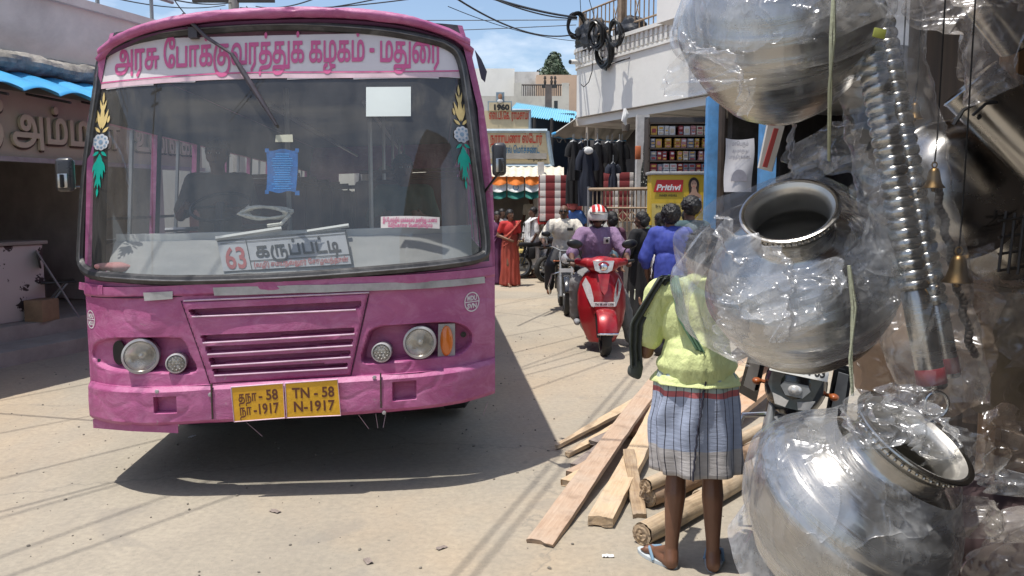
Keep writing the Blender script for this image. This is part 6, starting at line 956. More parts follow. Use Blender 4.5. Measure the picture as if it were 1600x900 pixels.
# ---------------- things inside the bus
def inbus(t): t.parent = None
BD = lambda u, v, dy: BM @ bf(u, v, dy)
db = thing('destination_board', 'grey route board 63 with black Tamil lettering leaning behind the windscreen', 'sign'); P = [BD(*q) for q in ((339, 376, .16), (541, 359, .16), (552, 412, .085), (349, 424, .085))]
m = MB(); nrm = (P[1]-P[0]).cross(P[3]-P[0]).normalized(); nrm = nrm if nrm.y > 0 else -nrm
def bp_(a, b, h=0): return P[0].lerp(P[1], a).lerp(P[3].lerp(P[2], a), b)-nrm*(.003+h)
m.poly(P, nrm*.01); m.build('board', mat('board_grey', (.46, .46, .47), .6, var=.12, scale=5, dirt=(.25, .24, .24), dirt_amt=.5), db, smooth=0)
m = MB()
for a0, b0, a1, b1 in ((0, 0, 1, .05), (.215, .05, .222, 1), (.215, .72, 1, .745), (.02, .11, 1, .13), (.985, 0, 1, 1)): m.add([bp_(a0, b0), bp_(a1, b0), bp_(a1, b1), bp_(a0, b1)], [(0, 1, 2, 3)])
V, Fc, L_ = tamil('dest', 1, 38, 0, 1); m.add([bp_(.27+.66*a, .62-b*.33, .001+c) for a, b, c in V], Fc); m.build('route_lettering', mat('board_ink', (.03, .03, .03), .6), db, smooth=0)
m = MB(); V, Fc, L_ = latin('63', 1, .03, 0, 1); x0 = min(v[0] for v in V); m.add([bp_(.035+.155*(a-x0), .93-b*.68, .001) for a, b, c in V], Fc); m.build('route_number', mat('board_red', (.42, .08, .08), .6), db, smooth=0)
m = MB(); V, Fc, L_ = tamil('via', 1, 10, 0, 1, n=2); m.add([bp_(.24+.73*a, .93-b*.11, .001+c) for a, b, c in V], Fc); m.build('via_lettering', bpy.data.materials['board_red'], db, smooth=0)
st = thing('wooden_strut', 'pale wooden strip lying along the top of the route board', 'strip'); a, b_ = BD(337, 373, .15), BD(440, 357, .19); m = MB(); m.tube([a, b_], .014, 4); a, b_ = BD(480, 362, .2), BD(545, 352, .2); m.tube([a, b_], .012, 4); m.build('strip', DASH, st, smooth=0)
rp = thing('rope_bundle', 'bundle of white rope lying on the bus dashboard', 'rope', BD(420, 346, .29)+Vector((0, 0, .035))); m = MB()
for k in range(7): m.tube([(.135*math.cos(2*PI*i/26)*(1+.55*nz3((k*2, i*.25, 0))), .03*nz3((k, i*.3, 4))-.01*k, .02+.035*math.sin(2*PI*i/26)+.02*nz3((k*3, i*.15, 8))) for i in range(27)], .008, 5, False)
m.tube([(.1, 0, .03), (.14, -.05, 0), (.1, -.09, -.05), (.02, -.1, -.06)], .012, 6); m.tube([(-.1, 0, .04), (-.17, .0, .03), (-.12, .01, .06)], .01, 6); m.build('rope', mat('dirty_white_rope', (.82, .79, .68), .9, scale=40, bump=.4), rp)
ck_ = thing('pink_cloth', 'crumpled pink cloth lying low behind the windscreen', 'cloth', BD(180, 417, .09)); m = MB(); m.ell((0, 0, 0), (.12, .04, .03), n=40, k=20); m.v = [tuple(Vector(p)*(1+.3*nz3(p, 14))) for p in m.v]; m.build('cloth', mat('faded_pink_cloth', (.55, .25, .24), .9), ck_)
bg_ = thing('blue_pouch', 'blue plastic pouch taped up inside the windscreen', 'pouch', BD(440, 266, .012)); c = BM @ bf(440, 266, .012); m = MB()
q = [(416, 233), (465, 232), (462, 302), (416, 300)]
m.grid(lambda a, b: tuple(BM @ bf(416+(49-3*b)*a+1.5*math.sin(b*PI), 234+66*b+1.6*math.sin(a*9+b*4), .012+.006*math.sin(b*PI)*math.sin(a*PI)-.0)-c), 20, 20); m.build('sleeve', mat('blue_polythene', (.015, .19, .58), .25, var=.15, scale=12, bump=.3, bscale=30), bg_)
for (u, v), (u2, v2) in (((414, 232), (420, 238)), ((461, 232), (467, 238)), ((461, 298), (468, 305)), ((414, 297), (420, 303))): m = MB(); m.add([tuple(BM @ bf(u_, v_, .010)-c) for u_, v_ in ((u, v), (u2, v), (u2, v2), (u, v2))], [(0, 1, 2, 3)]); m.build('tape', bpy.data.materials['blue_polythene'], bg_, smooth=0)
m = MB()
for i in range(16):
    wv = 10+8*random.random(); v_ = 240+i*3.6; m.add([tuple(BM @ bf(u_, vv, .005)-c) for u_, vv in ((441-wv, v_), (441+wv, v_), (441+wv, v_+1.1), (441-wv, v_+1.1))], [(0, 1, 2, 3)])
m.build('printed_lines', mat('pale_blue_print', (.10, .33, .66), .5), bg_, smooth=0)
tk = thing('ticket_sticker', 'small yellowed ticket stuck at the wiper tip', 'sticker', (0, 0, 0)); m = MB(); m.add([tuple(BM @ bf(u_, v_, .003)) for u_, v_ in ((431, 211), (457, 210), (458, 222), (430, 222))], [(0, 1, 2, 3)]); m.build('paper', mat('yellowed_paper', (.5, .5, .4), .7), tk, smooth=0)
# ================================================================ PEOPLE
SKIN = mat('brown_skin', (.115, .058, .036), .55, var=.12, scale=9); SKIN2 = mat('warm_brown_skin', (.17, .085, .05), .55, var=.12, scale=9); HAIR = mat('black_hair', (.010, .009, .009), .5, bump=.4, bscale=60); EYEM = mat('eye_white', (.5, .47, .43), .3); LIP = mat('dark_lip', (.10, .035, .03), .5)
def V3(*a): return Vector(a)
STAND = dict(pelvis=(0, 0, .95), waist=(0, 0, 1.10), chest=(0, .01, 1.28), neck=(0, .01, 1.45), head=(0, -.015, 1.60),
    sh=(.175, .01, 1.40), el=(.235, .03, 1.13), wr=(.245, -.05, .89), hip=(.09, 0, .92), kn=(.10, -.015, .50), an=(.10, .02, .085), toe=(.125, -.15, .03))
def posed(H, over=None):
    s = H/1.72; J = {}
    for k, v_ in STAND.items():
        if k in ('sh', 'el', 'wr', 'hip', 'kn', 'an', 'toe'):
            J[k+'R'] = Vector((-v_[0], v_[1], v_[2])); J[k+'L'] = Vector(v_)
        else: J[k] = Vector(v_)
    for k, v_ in (over or {}).items(): J[k] = Vector(v_)
    return {k: v_*s for k, v_ in J.items()}, s
def torso(mb, J, s, inf=0., broad=1.):
    up = (J['neck']-J['pelvis']).normalized(); sx = (J['shL']-J['shR']).normalized(); fy = up.cross(sx).normalized(); sx = fy.cross(up); M = Matrix((sx, fy, up)).transposed()
    for k, r_ in (('pelvis', (.165, .115, .13)), ('waist', (.145, .10, .15)), ('chest', (.170, .115, .18))): mb.ell(J[k], [q*s*broad+inf for q in r_], M, 18, 12)
    mb.cone(J['shR'], J['shL'], .062*s+inf, .062*s+inf, 12); mb.cone(J['chest'], J['neck']-up*.03*s, .10*s+inf, .06*s+inf, 12)
    return M
def hand(mb, wr, d, palm, s, curl=.7, side=1):
    """palm and five bent fingers; d along the forearm, palm = the way the palm faces"""
    d = d.normalized(); palm = (palm-d*palm.dot(d)).normalized(); ac = d.cross(palm)*side
    c = wr+d*.045*s; M = Matrix((ac, palm, d)).transposed(); mb.ell(c, (.038*s, .016*s, .05*s), M, 12, 8)
    for i, (o, L_) in enumerate(((-.029, .060), (-.010, .070), (.010, .066), (.028, .052))):
        p = wr+d*.085*s+ac*o*s; q = p; a_ = 0
        for j in range(3): a_ += curl*(.35 if j == 0 else .75); n_ = q+(d*math.cos(a_)+palm*math.sin(a_))*L_*s*(.45 if j == 0 else .30); mb.cone(q, n_, .0088*s, .0078*s, 8); q = n_
    p = wr+d*.02*s-ac*.03*s; q = p+(d*.6-ac*.75+palm*.3).normalized()*.038*s; mb.cone(p, q, .012*s, .0095*s, 8); mb.cone(q, q+(d*.8+palm*curl*.8-ac*.1).normalized()*.03*s, .0095*s, .008*s, 8)
def foot(mb, an, toe, s, bare=True):
    h = Vector((an.x, an.y, 0))+Vector((0, .02*s, .03*s+an.z-.085*s)); d = (toe-h); d.z = 0; d.normalize(); sd = Vector((-d.y, d.x, 0)); t = toe
    mb.cone(h, t, .035*s, .024*s, 10); mb.cone(t-sd*.02*s, t+sd*.02*s, .022*s, .022*s, 8); mb.cone(an, h+Vector((0, 0, .01*s)), .037*s, .036*s, 10); mb.cone(an, t-d*.05*s+Vector((0, 0, .012*s)), .032*s, .02*s, 10)
    if bare:
        for i in range(5): p = t+sd*((i-2)*.0155*s)+d*.012*s; mb.cone(p, p+d*(.03-.004*abs(i-1.))*s-Vector((0, 0, .008*s)), .0085*s, .0078*s, 7)
def figure(name, label, loc, rz, H, over=None, skin=None, voxel=.010, hair='short', look=(0, -1, 0), hands=((1, .6), (1, .6)), palms=((1, 0, 0), (-1, 0, 0)), bare=True, broad=1., group=None, face=True, moust=False, cat='person', sc_=None):
    t = thing(name, label, cat, loc, rz, group); J, s = posed(H, over); mb = MB(); M = torso(mb, J, s, 0, broad)
    hd = J['head']; fwd = Vector(look).normalized(); up = (hd-J['neck']).normalized(); up = (up-fwd*up.dot(fwd)).normalized(); sd = fwd.cross(up); HM = Matrix((sd, fwd, up)).transposed()
    mb.cone(J['neck']-Vector((0, 0, .03*s)), hd-up*.05*s, .056*s, .052*s, 12)
    mb.ell(hd+up*.015*s-fwd*.008*s, (.074*s, .094*s, .098*s), HM, 18, 14); mb.ell(hd-up*.055*s+fwd*.022*s, (.054*s, .066*s, .062*s), HM, 14, 10)
    mb.cone(hd+fwd*.082*s+up*.01*s, hd+fwd*.102*s-up*.028*s, .010*s, .015*s, 8)
    for q in (-1, 1): mb.ell(hd+sd*q*.076*s-up*.012*s, (.010*s, .018*s, .030*s), HM, 8, 8)
    mb.ell(hd+fwd*.082*s-up*.062*s, (.022*s, .012*s, .012*s), HM, 10, 6)
    for k, (hc, pm) in zip('RL', zip(hands, palms)):
        mb.cone(J['sh'+k], J['el'+k], .052*s*broad, .040*s, 12); mb.cone(J['el'+k], J['wr'+k], .040*s, .027*s, 12); hand(mb, J['wr'+k], J['wr'+k]-J['el'+k], Vector(pm), s, hc[1], 1 if k == 'L' else -1)
        mb.cone(J['hip'+k], J['kn'+k], .082*s, .058*s, 12); c_ = J['kn'+k].lerp(J['an'+k], .30)+Vector((0, .016*s, 0)); mb.cone(J['hip'+k].lerp(J['kn'+k], .96), J['kn'+k]-Vector((0, .008*s, .01*s)), .053*s, .050*s, 12); mb.cone(J['kn'+k], c_, .047*s, .054*s, 12); mb.cone(c_, J['an'+k].lerp(c_, .22), .054*s, .035*s, 12); mb.cone(J['an'+k].lerp(c_, .22), J['an'+k], .035*s, .033*s, 12); foot(mb, J['an'+k], J['toe'+k], s, bare)
    b = link('body', remesh(mb, voxel, 3), skin or SKIN, t, 180)
    if face:
        for q in (-1, 1):
            m = MB(); m.ell(hd+fwd*.084*s+sd*q*.031*s+up*.018*s, (.014*s, .006*s, .008*s), HM, 10, 6); e = m.build('eye', EYEM, b, 180)
            m = MB(); m.ell(hd+fwd*.089*s+sd*q*.031*s+up*.018*s, (.0065*s, .004*s, .0075*s), HM, 8, 6); m.build('iris', HAIR, e, 180)
            m = MB(); m.tube([hd+fwd*.088*s+sd*q*.016*s+up*.040*s, hd+fwd*.090*s+sd*q*.032*s+up*.045*s, hd+fwd*.080*s+sd*q*.05*s+up*.038*s], [.005*s, .005*s, .003*s], 5); m.build('eyebrow', HAIR, b, 180)
        m = MB(); m.ell(hd+fwd*.090*s-up*.05*s, (.024*s, .010*s, .008*s), HM, 12, 6); m.build('mouth', LIP, b, 180)
        if moust: m = MB(); m.tube([hd+fwd*.085*s-up*.042*s-sd*.034*s, hd+fwd*.102*s-up*.034*s, hd+fwd*.085*s-up*.042*s+sd*.034*s], [.005*s, .011*s, .005*s], 6); m.build('moustache', HAIR, b, 180)
    if hair:
        m = MB(); m.ell(hd+up*.034*s-fwd*.022*s, (.083*s, .098*s, .096*s), HM, 40, 26)
        if hair == 'curly': m.ell(hd+up*.05*s-fwd*.02*s, (.10*s, .112*s, .105*s), HM, 40, 26)
        if hair in ('bun', 'long'): m.ell(hd-fwd*.10*s-up*.0*s, (.05*s, .045*s, .05*s), HM, 20, 14); m.ell(hd-fwd*.05*s-up*.03*s, (.08*s, .07*s, .08*s), HM, 20, 14)
        if hair == 'long': m.cone(hd-fwd*.10*s-up*.02*s, hd-fwd*.12*s-up*.40*s, .045*s, .02*s, 12)
        k_ = .012 if hair == 'curly' else .004; hm = remesh(m, max(.007, voxel*.8), 2, lambda co: k_*s*ridged(co, 26 if hair == 'curly' else 40, 3, 3))
        # keep the face free: drop what lies in front of the hairline
        bm = bmesh.new(); bm.from_mesh(hm); kill = []
        for f in bm.faces:
            c_ = f.calc_center_median()-hd; a, b_ = c_.dot(fwd)/s, c_.dot(up)/s
            if a > .02 and b_ < .052+.1*max(0, a-.06) or a > -.02 and b_ < -.0: kill.append(f)
        bmesh.ops.delete(bm, geom=kill, context='FACES'); bm.to_mesh(hm); bm.free()
        ho = link('hair', hm, HAIR, t, 180); tf = MB(); n_ = len(hm.vertices)      # loose strands roughen the outline
        for i in range(420 if voxel < .0105 else 160):
            v_ = hm.vertices[random.randrange(n_)]; q = v_.co.copy(); nv = Vector(v_.normal); tg = nv.cross(Vector((random.gauss(0, 1), random.gauss(0, 1), random.gauss(0, 1)))).normalized(); L_ = random.uniform(.012, .03)*s; e_ = q+(nv*random.uniform(.35, 1.)+tg*.8)*L_; sd_ = tg.cross(nv)*.0028*s
            tf.add([q-sd_, q+sd_, e_], [(0, 1, 2)])
        tm = tf.mesh(); bm = bmesh.new(); bm.from_mesh(hm); bm.from_mesh(tm); bm.to_mesh(hm); bm.free(); bpy.data.meshes.remove(tm)
    return t, J, s, HM
def folds(amp, sc=(9, 9, 4), seed=0.): return lambda co: amp*(.55*ridged((co.x*sc[0]/9, co.y*sc[1]/9, co.z*sc[2]/9), 6.5, seed, 3)-.2)
def shirt(t, J, s, mt, sleeve=.62, inf=.02, voxel=.012, hem=None, name='shirt', broad=1., amp=.010, seed=0., collar=None):
    inf *= .62; mb = MB(); J2 = dict(J); J2['pelvis'] = J['pelvis'].lerp(J['waist'], .45); torso(mb, J2, s, inf*s, broad)
    if hem is not None: mb.cone(J['waist'], J['pelvis']+Vector((0, 0, hem*s)), .145*s+inf, .158*s+inf, 16); mb.ell(J['pelvis']+Vector((0, 0, hem*s)), (.18*s+inf, .135*s+inf, .07*s), None, 18, 10)
    for k in 'RL':
        e = J['sh'+k].lerp(J['el'+k], min(1, sleeve)); mb.cone(J['sh'+k], e, .06*s*broad+inf*.9, .052*s+inf*.9, 12)
        if sleeve > 1: mb.cone(J['el'+k], J['el'+k].lerp(J['wr'+k], sleeve-1), .048*s+inf*.7, .034*s+inf*.6, 12)
    o = link(name, remesh(mb, voxel, 3, folds(amp*s, seed=seed)), mt, t, 180)
    if collar:
        m = MB(); n_ = J['neck']; m.lathe([(.066*s, -.01*s), (.072*s, .03*s), (.082*s, .012*s), (.09*s, -.012*s)], 20, Matrix.Translation(n_-Vector((0, 0, .02*s)))); m.build('collar', collar, o)
    return o
def trousers(t, J, s, mt, low=.92, inf=.016, voxel=.012, amp=.010, name='trousers', seed=2.):
    mb = MB(); mb.ell(J['pelvis'], (.17*s+inf, .122*s+inf, .11*s), None, 18, 10)
    for k in 'RL': mb.cone(J['pelvis'].lerp(J['hip'+k], .6), J['hip'+k], .10*s+inf, .09*s+inf, 12); mb.cone(J['hip'+k], J['kn'+k], .086*s+inf, .066*s+inf, 12); mb.cone(J['kn'+k], J['kn'+k].lerp(J['an'+k], low), .066*s+inf, .056*s+inf, 12)
    return link(name, remesh(mb, voxel, 3, folds(amp*s, (9, 9, 9), seed)), mt, t, 180)
def skirt(t, name, mt, rings, n=96, pleats=14, amp=.05, seed=0., thick=.004):
    """cloth tube through rings (centre, rx, ry) with pleats growing downwards"""
    K = len(rings); m = MB()
    def fn(a, b):
        q = b*(K-1); i = min(K-2, int(q)); f_ = q-i; f2 = f_*f_*(3-2*f_); c0, x0, y0 = rings[i]; c1, x1, y1 = rings[i+1]; c = Vector(c0).lerp(Vector(c1), f_); rx = x0+(x1-x0)*f2; ry = y0+(y1-y0)*f2; th = 2*PI*a
        k = 1+amp*(.25+b)*(math.sin(th*pleats+seed+1.6*nz3((math.cos(th), math.sin(th), b*2), 1.5, seed))*.7+.8*nz3((math.cos(th)*2, math.sin(th)*2, b*3), 1.6, seed))
        return (c.x+rx*k*math.cos(th), c.y+ry*k*math.sin(th), c.z+.006*nz3((a*9, b*9, 0), 1, seed))
    m.grid(fn, n, 40, True); o = m.build(name, mt, t, 180); q = o.modifiers.new('t', 'SOLIDIFY'); q.thickness = thick; return o
def ribbon(t, name, mt, pts, w_, n=24, thick=.006, wave=.01, seed=0.):
    """a cloth band laid along points (position, side vector)"""
    m = MB(); K = len(pts)
    def fn(a, b):
        q = b*(K-1); i = min(K-2, int(q)); f_ = q-i; p = Vector(pts[i][0]).lerp(Vector(pts[i+1][0]), f_); sd = Vector(pts[i][1]).lerp(Vector(pts[i+1][1]), f_)
        nrm = sd.cross(Vector((0, 0, 1))); nrm = nrm.normalized() if nrm.length > .01 else Vector((0, -1, 0))
        return tuple(p+sd*(a-.5)*w_+nrm*wave*(math.sin(a*16+b*3+seed)+.6*math.sin(a*31+b*7)))
    m.grid(fn, 30, n); o = m.build(name, mt, t, 180); q = o.modifiers.new('t', 'SOLIDIFY'); q.thickness = thick; return o

def helmet_on(t, hd, HM, s, mt, stripe=None, visor=None):
    fwd, up, sd = HM.col[1].copy(), HM.col[2].copy(), HM.col[0].copy(); M4 = HM.to_4x4(); M4.translation = hd+up*.02*s-fwd*.01*s; m = MB(); r = .135*s
    def fn(a, b):
        th = 2*PI*a; ph = b*(.60 if math.sin(th) > .25 else .60+.16*(1-max(0, (math.sin(th)+.2)/.45)) if math.sin(th) > -.2 else .76)*PI
        return tuple(M4 @ Vector((r*.93*math.sin(ph)*math.cos(th), r*1.12*math.sin(ph)*math.sin(th), r*1.08*math.cos(ph))))
    m.grid(fn, 48, 18, True); h = m.build('helmet', mt, t, 60); q = h.modifiers.new('t', 'SOLIDIFY'); q.thickness = .012; q.offset = -1
    if stripe:
        for x0, x1 in ((-.62, -.32), (.0-.12, .12), (.32, .62)):
            m = MB()
            def g_(a, b, x0=x0, x1=x1):
                x = r*.93*(x0+(x1-x0)*a)*(1.0); an = -1.0+2.0*b+ .1; k = math.sqrt(max(.01, 1-(x/(r*.93))**2)); return tuple(M4 @ Vector((x*1.02, r*1.14*k*math.sin(an*1.0)*1.0, r*1.10*k*math.cos(an))))
            m.grid(g_, 6, 20); m.build('helmet_stripe', stripe, h, 60)
    m = MB(); m.grid(lambda a, b: tuple(M4 @ Vector((r*.9*math.cos(PI*(.15+.7*a)), r*(1.10+.28*b)*math.sin(PI*(.15+.7*a)), r*(.42-.06*b)))), 20, 4); m.build('helmet_peak', BLACKPL, h)
    m = MB(); m.tube([hd+sd*.085*s-up*.03*s, hd+sd*.06*s-up*.1*s+fwd*.03*s, hd-up*.125*s+fwd*.045*s, hd-sd*.06*s-up*.1*s+fwd*.03*s, hd-sd*.085*s-up*.03*s], .007, 5); m.build('chin_strap', BLACKPL, h); return h

# ================================================================ SCOOTER AND MOTORCYCLES (front towards -Y)
RED = mat('metallic_red_paint', (.34, .010, .018), .33, .2, var=.12, scale=5, dirt=(.30, .17, .13), dirt_amt=.45, **{'Coat Weight': .35}); CLEARL = mat('clear_lens', (.62, .62, .62), .12, .3, var=.2, scale=30); WHITEPL = mat('white_plate', (.72, .72, .70), .5, var=.05)
def wheel(t, c, r, wdt, spokes=True, disc=False, name='wheel'):
    Mx = Matrix.Translation(c) @ Matrix.Rotation(PI/2, 4, 'Y'); m = MB(); m.lathe([(r*.72, -wdt*.5), (r*.86, -wdt*.55), (r*.96, -wdt*.38), (r, -wdt*.12), (r, wdt*.12), (r*.96, wdt*.38), (r*.86, wdt*.55), (r*.72, wdt*.5)], 40, Mx); tyre = m.build(name, RUBBER, t)
    m = MB(); m.lathe([(r*.73, -wdt*.45), (r*.66, -wdt*.35), (r*.66, wdt*.35), (r*.73, wdt*.45)], 32, Mx); m.lathe([(.001, -wdt*.6), (r*.16, -wdt*.6), (r*.16, wdt*.6), (.001, wdt*.6)], 16, Mx)
    for i in range(6 if spokes else 0): a = PI*i/3; m.tube([Mx @ Vector((r*.12*math.cos(a), r*.12*math.sin(a), 0)), Mx @ Vector((r*.7*math.cos(a+.15), r*.7*math.sin(a+.15), 0))], r*.045, 6)
    m.build('rim', STEELGREY if spokes else BLACKPL, tyre)
    if disc: m = MB(); m.lathe([(r*.22, wdt*.62), (r*.48, wdt*.62), (r*.48, wdt*.68), (r*.22, wdt*.68)], 30, Mx); m.build('brake_disc', CHROME, tyre)
    return tyre
def scooter(loc, rz, label):
    t = thing('scooter', label, 'scooter', loc, rz)
    wheel(t, (0, -.62, .215), .215, .10, False); wheel(t, (0, .60, .215), .215, .10, False)
    # leg shield, seen from the front: wide at the top, a long tongue to the bottom
    prof = [(.13, .13), (.22, .18), (.36, .235), (.52, .262), (.68, .262), (.80, .235), (.90, .19), (.955, .12)]
    zs_, ws_ = [p[0] for p in prof], [p[1] for p in prof]
    def ap(a, b):
        z = .13+.825*b; w_ = float(np.interp(z, zs_, ws_)); x = (a*2-1)*w_; y = -.40+.10*abs(a*2-1)**2.2-.10*math.exp(-((z-.62)/.32)**2)*(1-abs(a*2-1)**2)+.13*(z-.1)-.02
        return (x, y, z)
    m = MB(); m.grid(ap, 34, 34); o = m.build('front_apron', RED, t, 60); q = o.modifiers.new('t', 'SOLIDIFY'); q.thickness = .03; q.offset = 1
    m = MB(); m.poly([(-.07, -.435, .93), (.07, -.435, .93), (.035, -.50, .74), (0, -.52, .69), (-.035, -.50, .74)], (0, -.014, .003)); m.build('crest_panel', RED, o, 30)
    for sx in (-1, 1):
        m = MB(); P = []
        pts = [(.235, .80), (.195, .88), (.150, .80), (.120, .66), (.118, .55), (.145, .56), (.19, .66)]
        for x, z in pts: w_ = float(np.interp(z, zs_, ws_)); u = x/w_; P.append((sx*x, -.40+.10*u**2.2-.10*math.exp(-((z-.62)/.32)**2)*(1-u**2)+.13*(z-.1)-.088, z))
        m.poly(P, (0, .035, 0)); m.build('indicator_lamp', CLEARL, t, 30)
    m = MB(); m.box((0, -.505, .585), (.25, .012, .05)); pl = m.build('number_plate', WHITEPL, t, smooth=0); V, Fc, L_ = latin('TN 58 AH 1358', .026, .001, 0, .22); m = MB(); m.add([(x-.11, -.513, .572+z) for x, z, _ in V], Fc); m.build('plate_lettering', INK, pl, smooth=0)
    # front mudguard
    def mg(a, b):
        an = -1.15+2.45*a; x = (b*2-1); return (.115*x*(1-.25*max(0, math.cos(an))**4*0), -.62-.275*math.sin(an*.9+.35)*(1-.10*x*x), .215+.275*math.cos(an*.9+.35)*(1-.10*x*x)+.06)
    m = MB(); m.grid(mg, 26, 12); o = m.build('mudguard', RED, t, 60); q = o.modifiers.new('t', 'SOLIDIFY'); q.thickness = .02
    m = MB(); m.tube([mg(.99, i/11) for i in range(12)], .012, 6); m.build('mudguard_trim', CHROME, o)
    m = MB()
    for sx in (-1, 1): m.tube([(sx*.075, -.62, .215), (sx*.085, -.50, .5)], .022, 8)
    m.build('fork', BLACKPL, t)
    # handlebar cowl, lamp, mirrors
    m = MB(); m.ell((0, -.30, 1.03), (.20, .13, .105), None, 26, 16); m.cone((-.16, -.27, 1.05), (-.28, -.20, 1.06), .065, .045, 12); m.cone((.16, -.27, 1.05), (.28, -.20, 1.06), .065, .045, 12); cw = link('handlebar_cowl', remesh(m, .012, 4), RED, t, 180)
    m = MB(); m.poly([(-.125, -.415, 1.085), (.125, -.415, 1.085), (.10, -.43, .975), (.045, -.43, .945), (-.045, -.43, .945), (-.10, -.43, .975)], (0, .06, 0)); hl_ = m.build('headlight', CLEARL, t, 20); m = MB(); m.ell((0, -.425, 1.01), (.05, .02, .045), None, 20, 12); m.build('lamp_bowl', CHROME, hl_)
    for sx in (-1, 1):
        m = MB(); m.tube([(sx*.28, -.20, 1.06), (sx*.40, -.15, 1.07)], .020, 8); m.build('grip', BLACKPL, t)
        m = MB(); m.tube([(sx*.24, -.24, 1.10), (sx*.27, -.27, 1.20), (sx*.31, -.27, 1.25)], .009, 6); mi = m.build('mirror_stalk', BLACKPL, t); m = MB(); m.ell((sx*.325, -.27, 1.275), (.095, .028, .055), Matrix.Rotation(sx*-.15, 3, 'Y'), 20, 12); m.build('mirror', BLACKPL, mi)
    m = MB(); m.rbox((0, -.05, .25), (.42, .5, .06), .02); m.box((0, -.30, .55), (.34, .05, .6)); m.build('floorboard', BLACKPL, t)
    m = MB(); m.ell((0, .52, .52), (.19, .48, .24), None, 26, 16); m.build('rear_body', RED, t); m = MB(); m.rbox((0, .42, .76), (.28, .70, .10), .045); m.build('seat', BLACKPL, t)
    return t
def motorcycle(loc, rz, label, tank, name='motorcycle', group=None, full=True):
    t = thing(name, label, 'motorcycle', loc, rz, group)
    wheel(t, (0, -.66, .30), .30, .09, True, full); wheel(t, (0, .62, .30), .30, .11, True)
    for sx in (-1, 1):
        m = MB(); m.tube([(sx*.09, -.66, .30), (sx*.09, -.53, .60)], .028, 10); m.tube([(sx*.09, -.53, .6), (sx*.09, -.36, .98)], .020, 10); m.build('fork_leg', STEELGREY, t)
    m = MB(); m.grid(lambda a, b: (.06*(b*2-1), -.66-.34*math.sin(-1.0+2.3*a), .30+.34*math.cos(-1.0+2.3*a)-.02*(b*2-1)**2), 22, 8); o = m.build('mudguard', tank, t, 60); q = o.modifiers.new('t', 'SOLIDIFY'); q.thickness = .012
    m = MB(); m.tube([(-.36, -.16, 1.06), (-.22, -.26, 1.06), (-.08, -.36, 1.0), (.08, -.36, 1.0), (.22, -.26, 1.06), (.36, -.16, 1.06)], .013, 8); hb = m.build('handlebar', STEELGREY, t)
    for sx in (-1, 1): m = MB(); m.tube([(sx*.25, -.24, 1.06), (sx*.37, -.155, 1.06)], .020, 8); m.build('grip', BLACKPL, hb); m = MB(); m.tube([(sx*.22, -.26, 1.07), (sx*.27, -.27, 1.2), (sx*.3, -.27, 1.24)], .008, 6); m.build('mirror_stalk', BLACKPL, t); m = MB(); m.ell((sx*.315, -.27, 1.265), (.075, .022, .045), None, 16, 10); m.build('mirror', BLACKPL, t)
    m = MB(); m.lathe([(.001, -.1), (.07, -.08), (.095, 0), (.09, .012)], 24, Matrix.Translation((0, -.46, .88)) @ Matrix.Rotation(PI/2, 4, 'X')); h = m.build('headlight', BLACKPL, t); m = MB(); m.lathe([(.088, .008), (.05, .025), (.001, .03)], 24, Matrix.Translation((0, -.46, .88)) @ Matrix.Rotation(PI/2, 4, 'X')); m.build('lens', CLEARL, h)
    for sx in (-1, 1): m = MB(); m.tube([(sx*.1, -.44, .84), (sx*.17, -.44, .84)], .01, 6); m.ell((sx*.185, -.46, .84), (.024, .03, .018), None, 12, 8, 0); m.build('indicator_lamp', mat('amber_plastic', (.30, .08, .02), .35), t)
    m = MB(); m.ell((0, -.13, .84), (.14, .28, .14), None, 26, 16); m.build('fuel_tank', tank, t); m = MB(); m.rbox((0, .36, .80), (.24, .66, .10), .045); m.build('seat', BLACKPL, t)
    m = MB(); m.rbox((0, -.05, .42), (.24, .36, .30), .05); m.lathe([(.08, -.12)]+[(.08+.02*(i % 2), -.1+.02*i) for i in range(10)]+[(.06, .12)], 16, Matrix.Translation((0, -.14, .58)) @ Matrix.Rotation(.5, 4, 'X')); m.build('engine', STEELGREY, t)
    m = MB(); m.tube([(.1, -.18, .5), (.13, -.30, .3), (.15, 0, .2), (.17, .4, .28), (.17, .85, .34)], [.025, .025, .03, .045, .05], 10); m.build('exhaust', CHROME, t)
    m = MB(); m.tube([(0, -.38, .95), (0, -.2, .62), (0, .15, .42), (0, .62, .30)], .03, 8); m.tube([(0, -.3, .85), (0, .8, .75)], .025, 8); m.tube([(-.1, .45, .75), (-.1, .62, .3)], .025, 8); m.tube([(.1, .45, .75), (.1, .62, .3)], .025, 8); m.build('frame', BLACKPL, t)
    m = MB(); m.box((0, -.56, .70), (.22, .01, .06)); m.build('number_plate', WHITEPL, t, smooth=0)
    m = MB(); m.tube([(-.24, -.14, .28), (-.27, -.32, .42), (-.22, -.34, .62), (0, -.33, .68), (.22, -.34, .62), (.27, -.32, .42), (.24, -.14, .28)], .014, 8); m.build('crash_guard', CHROME if full else STEELGREY, t)
    return t
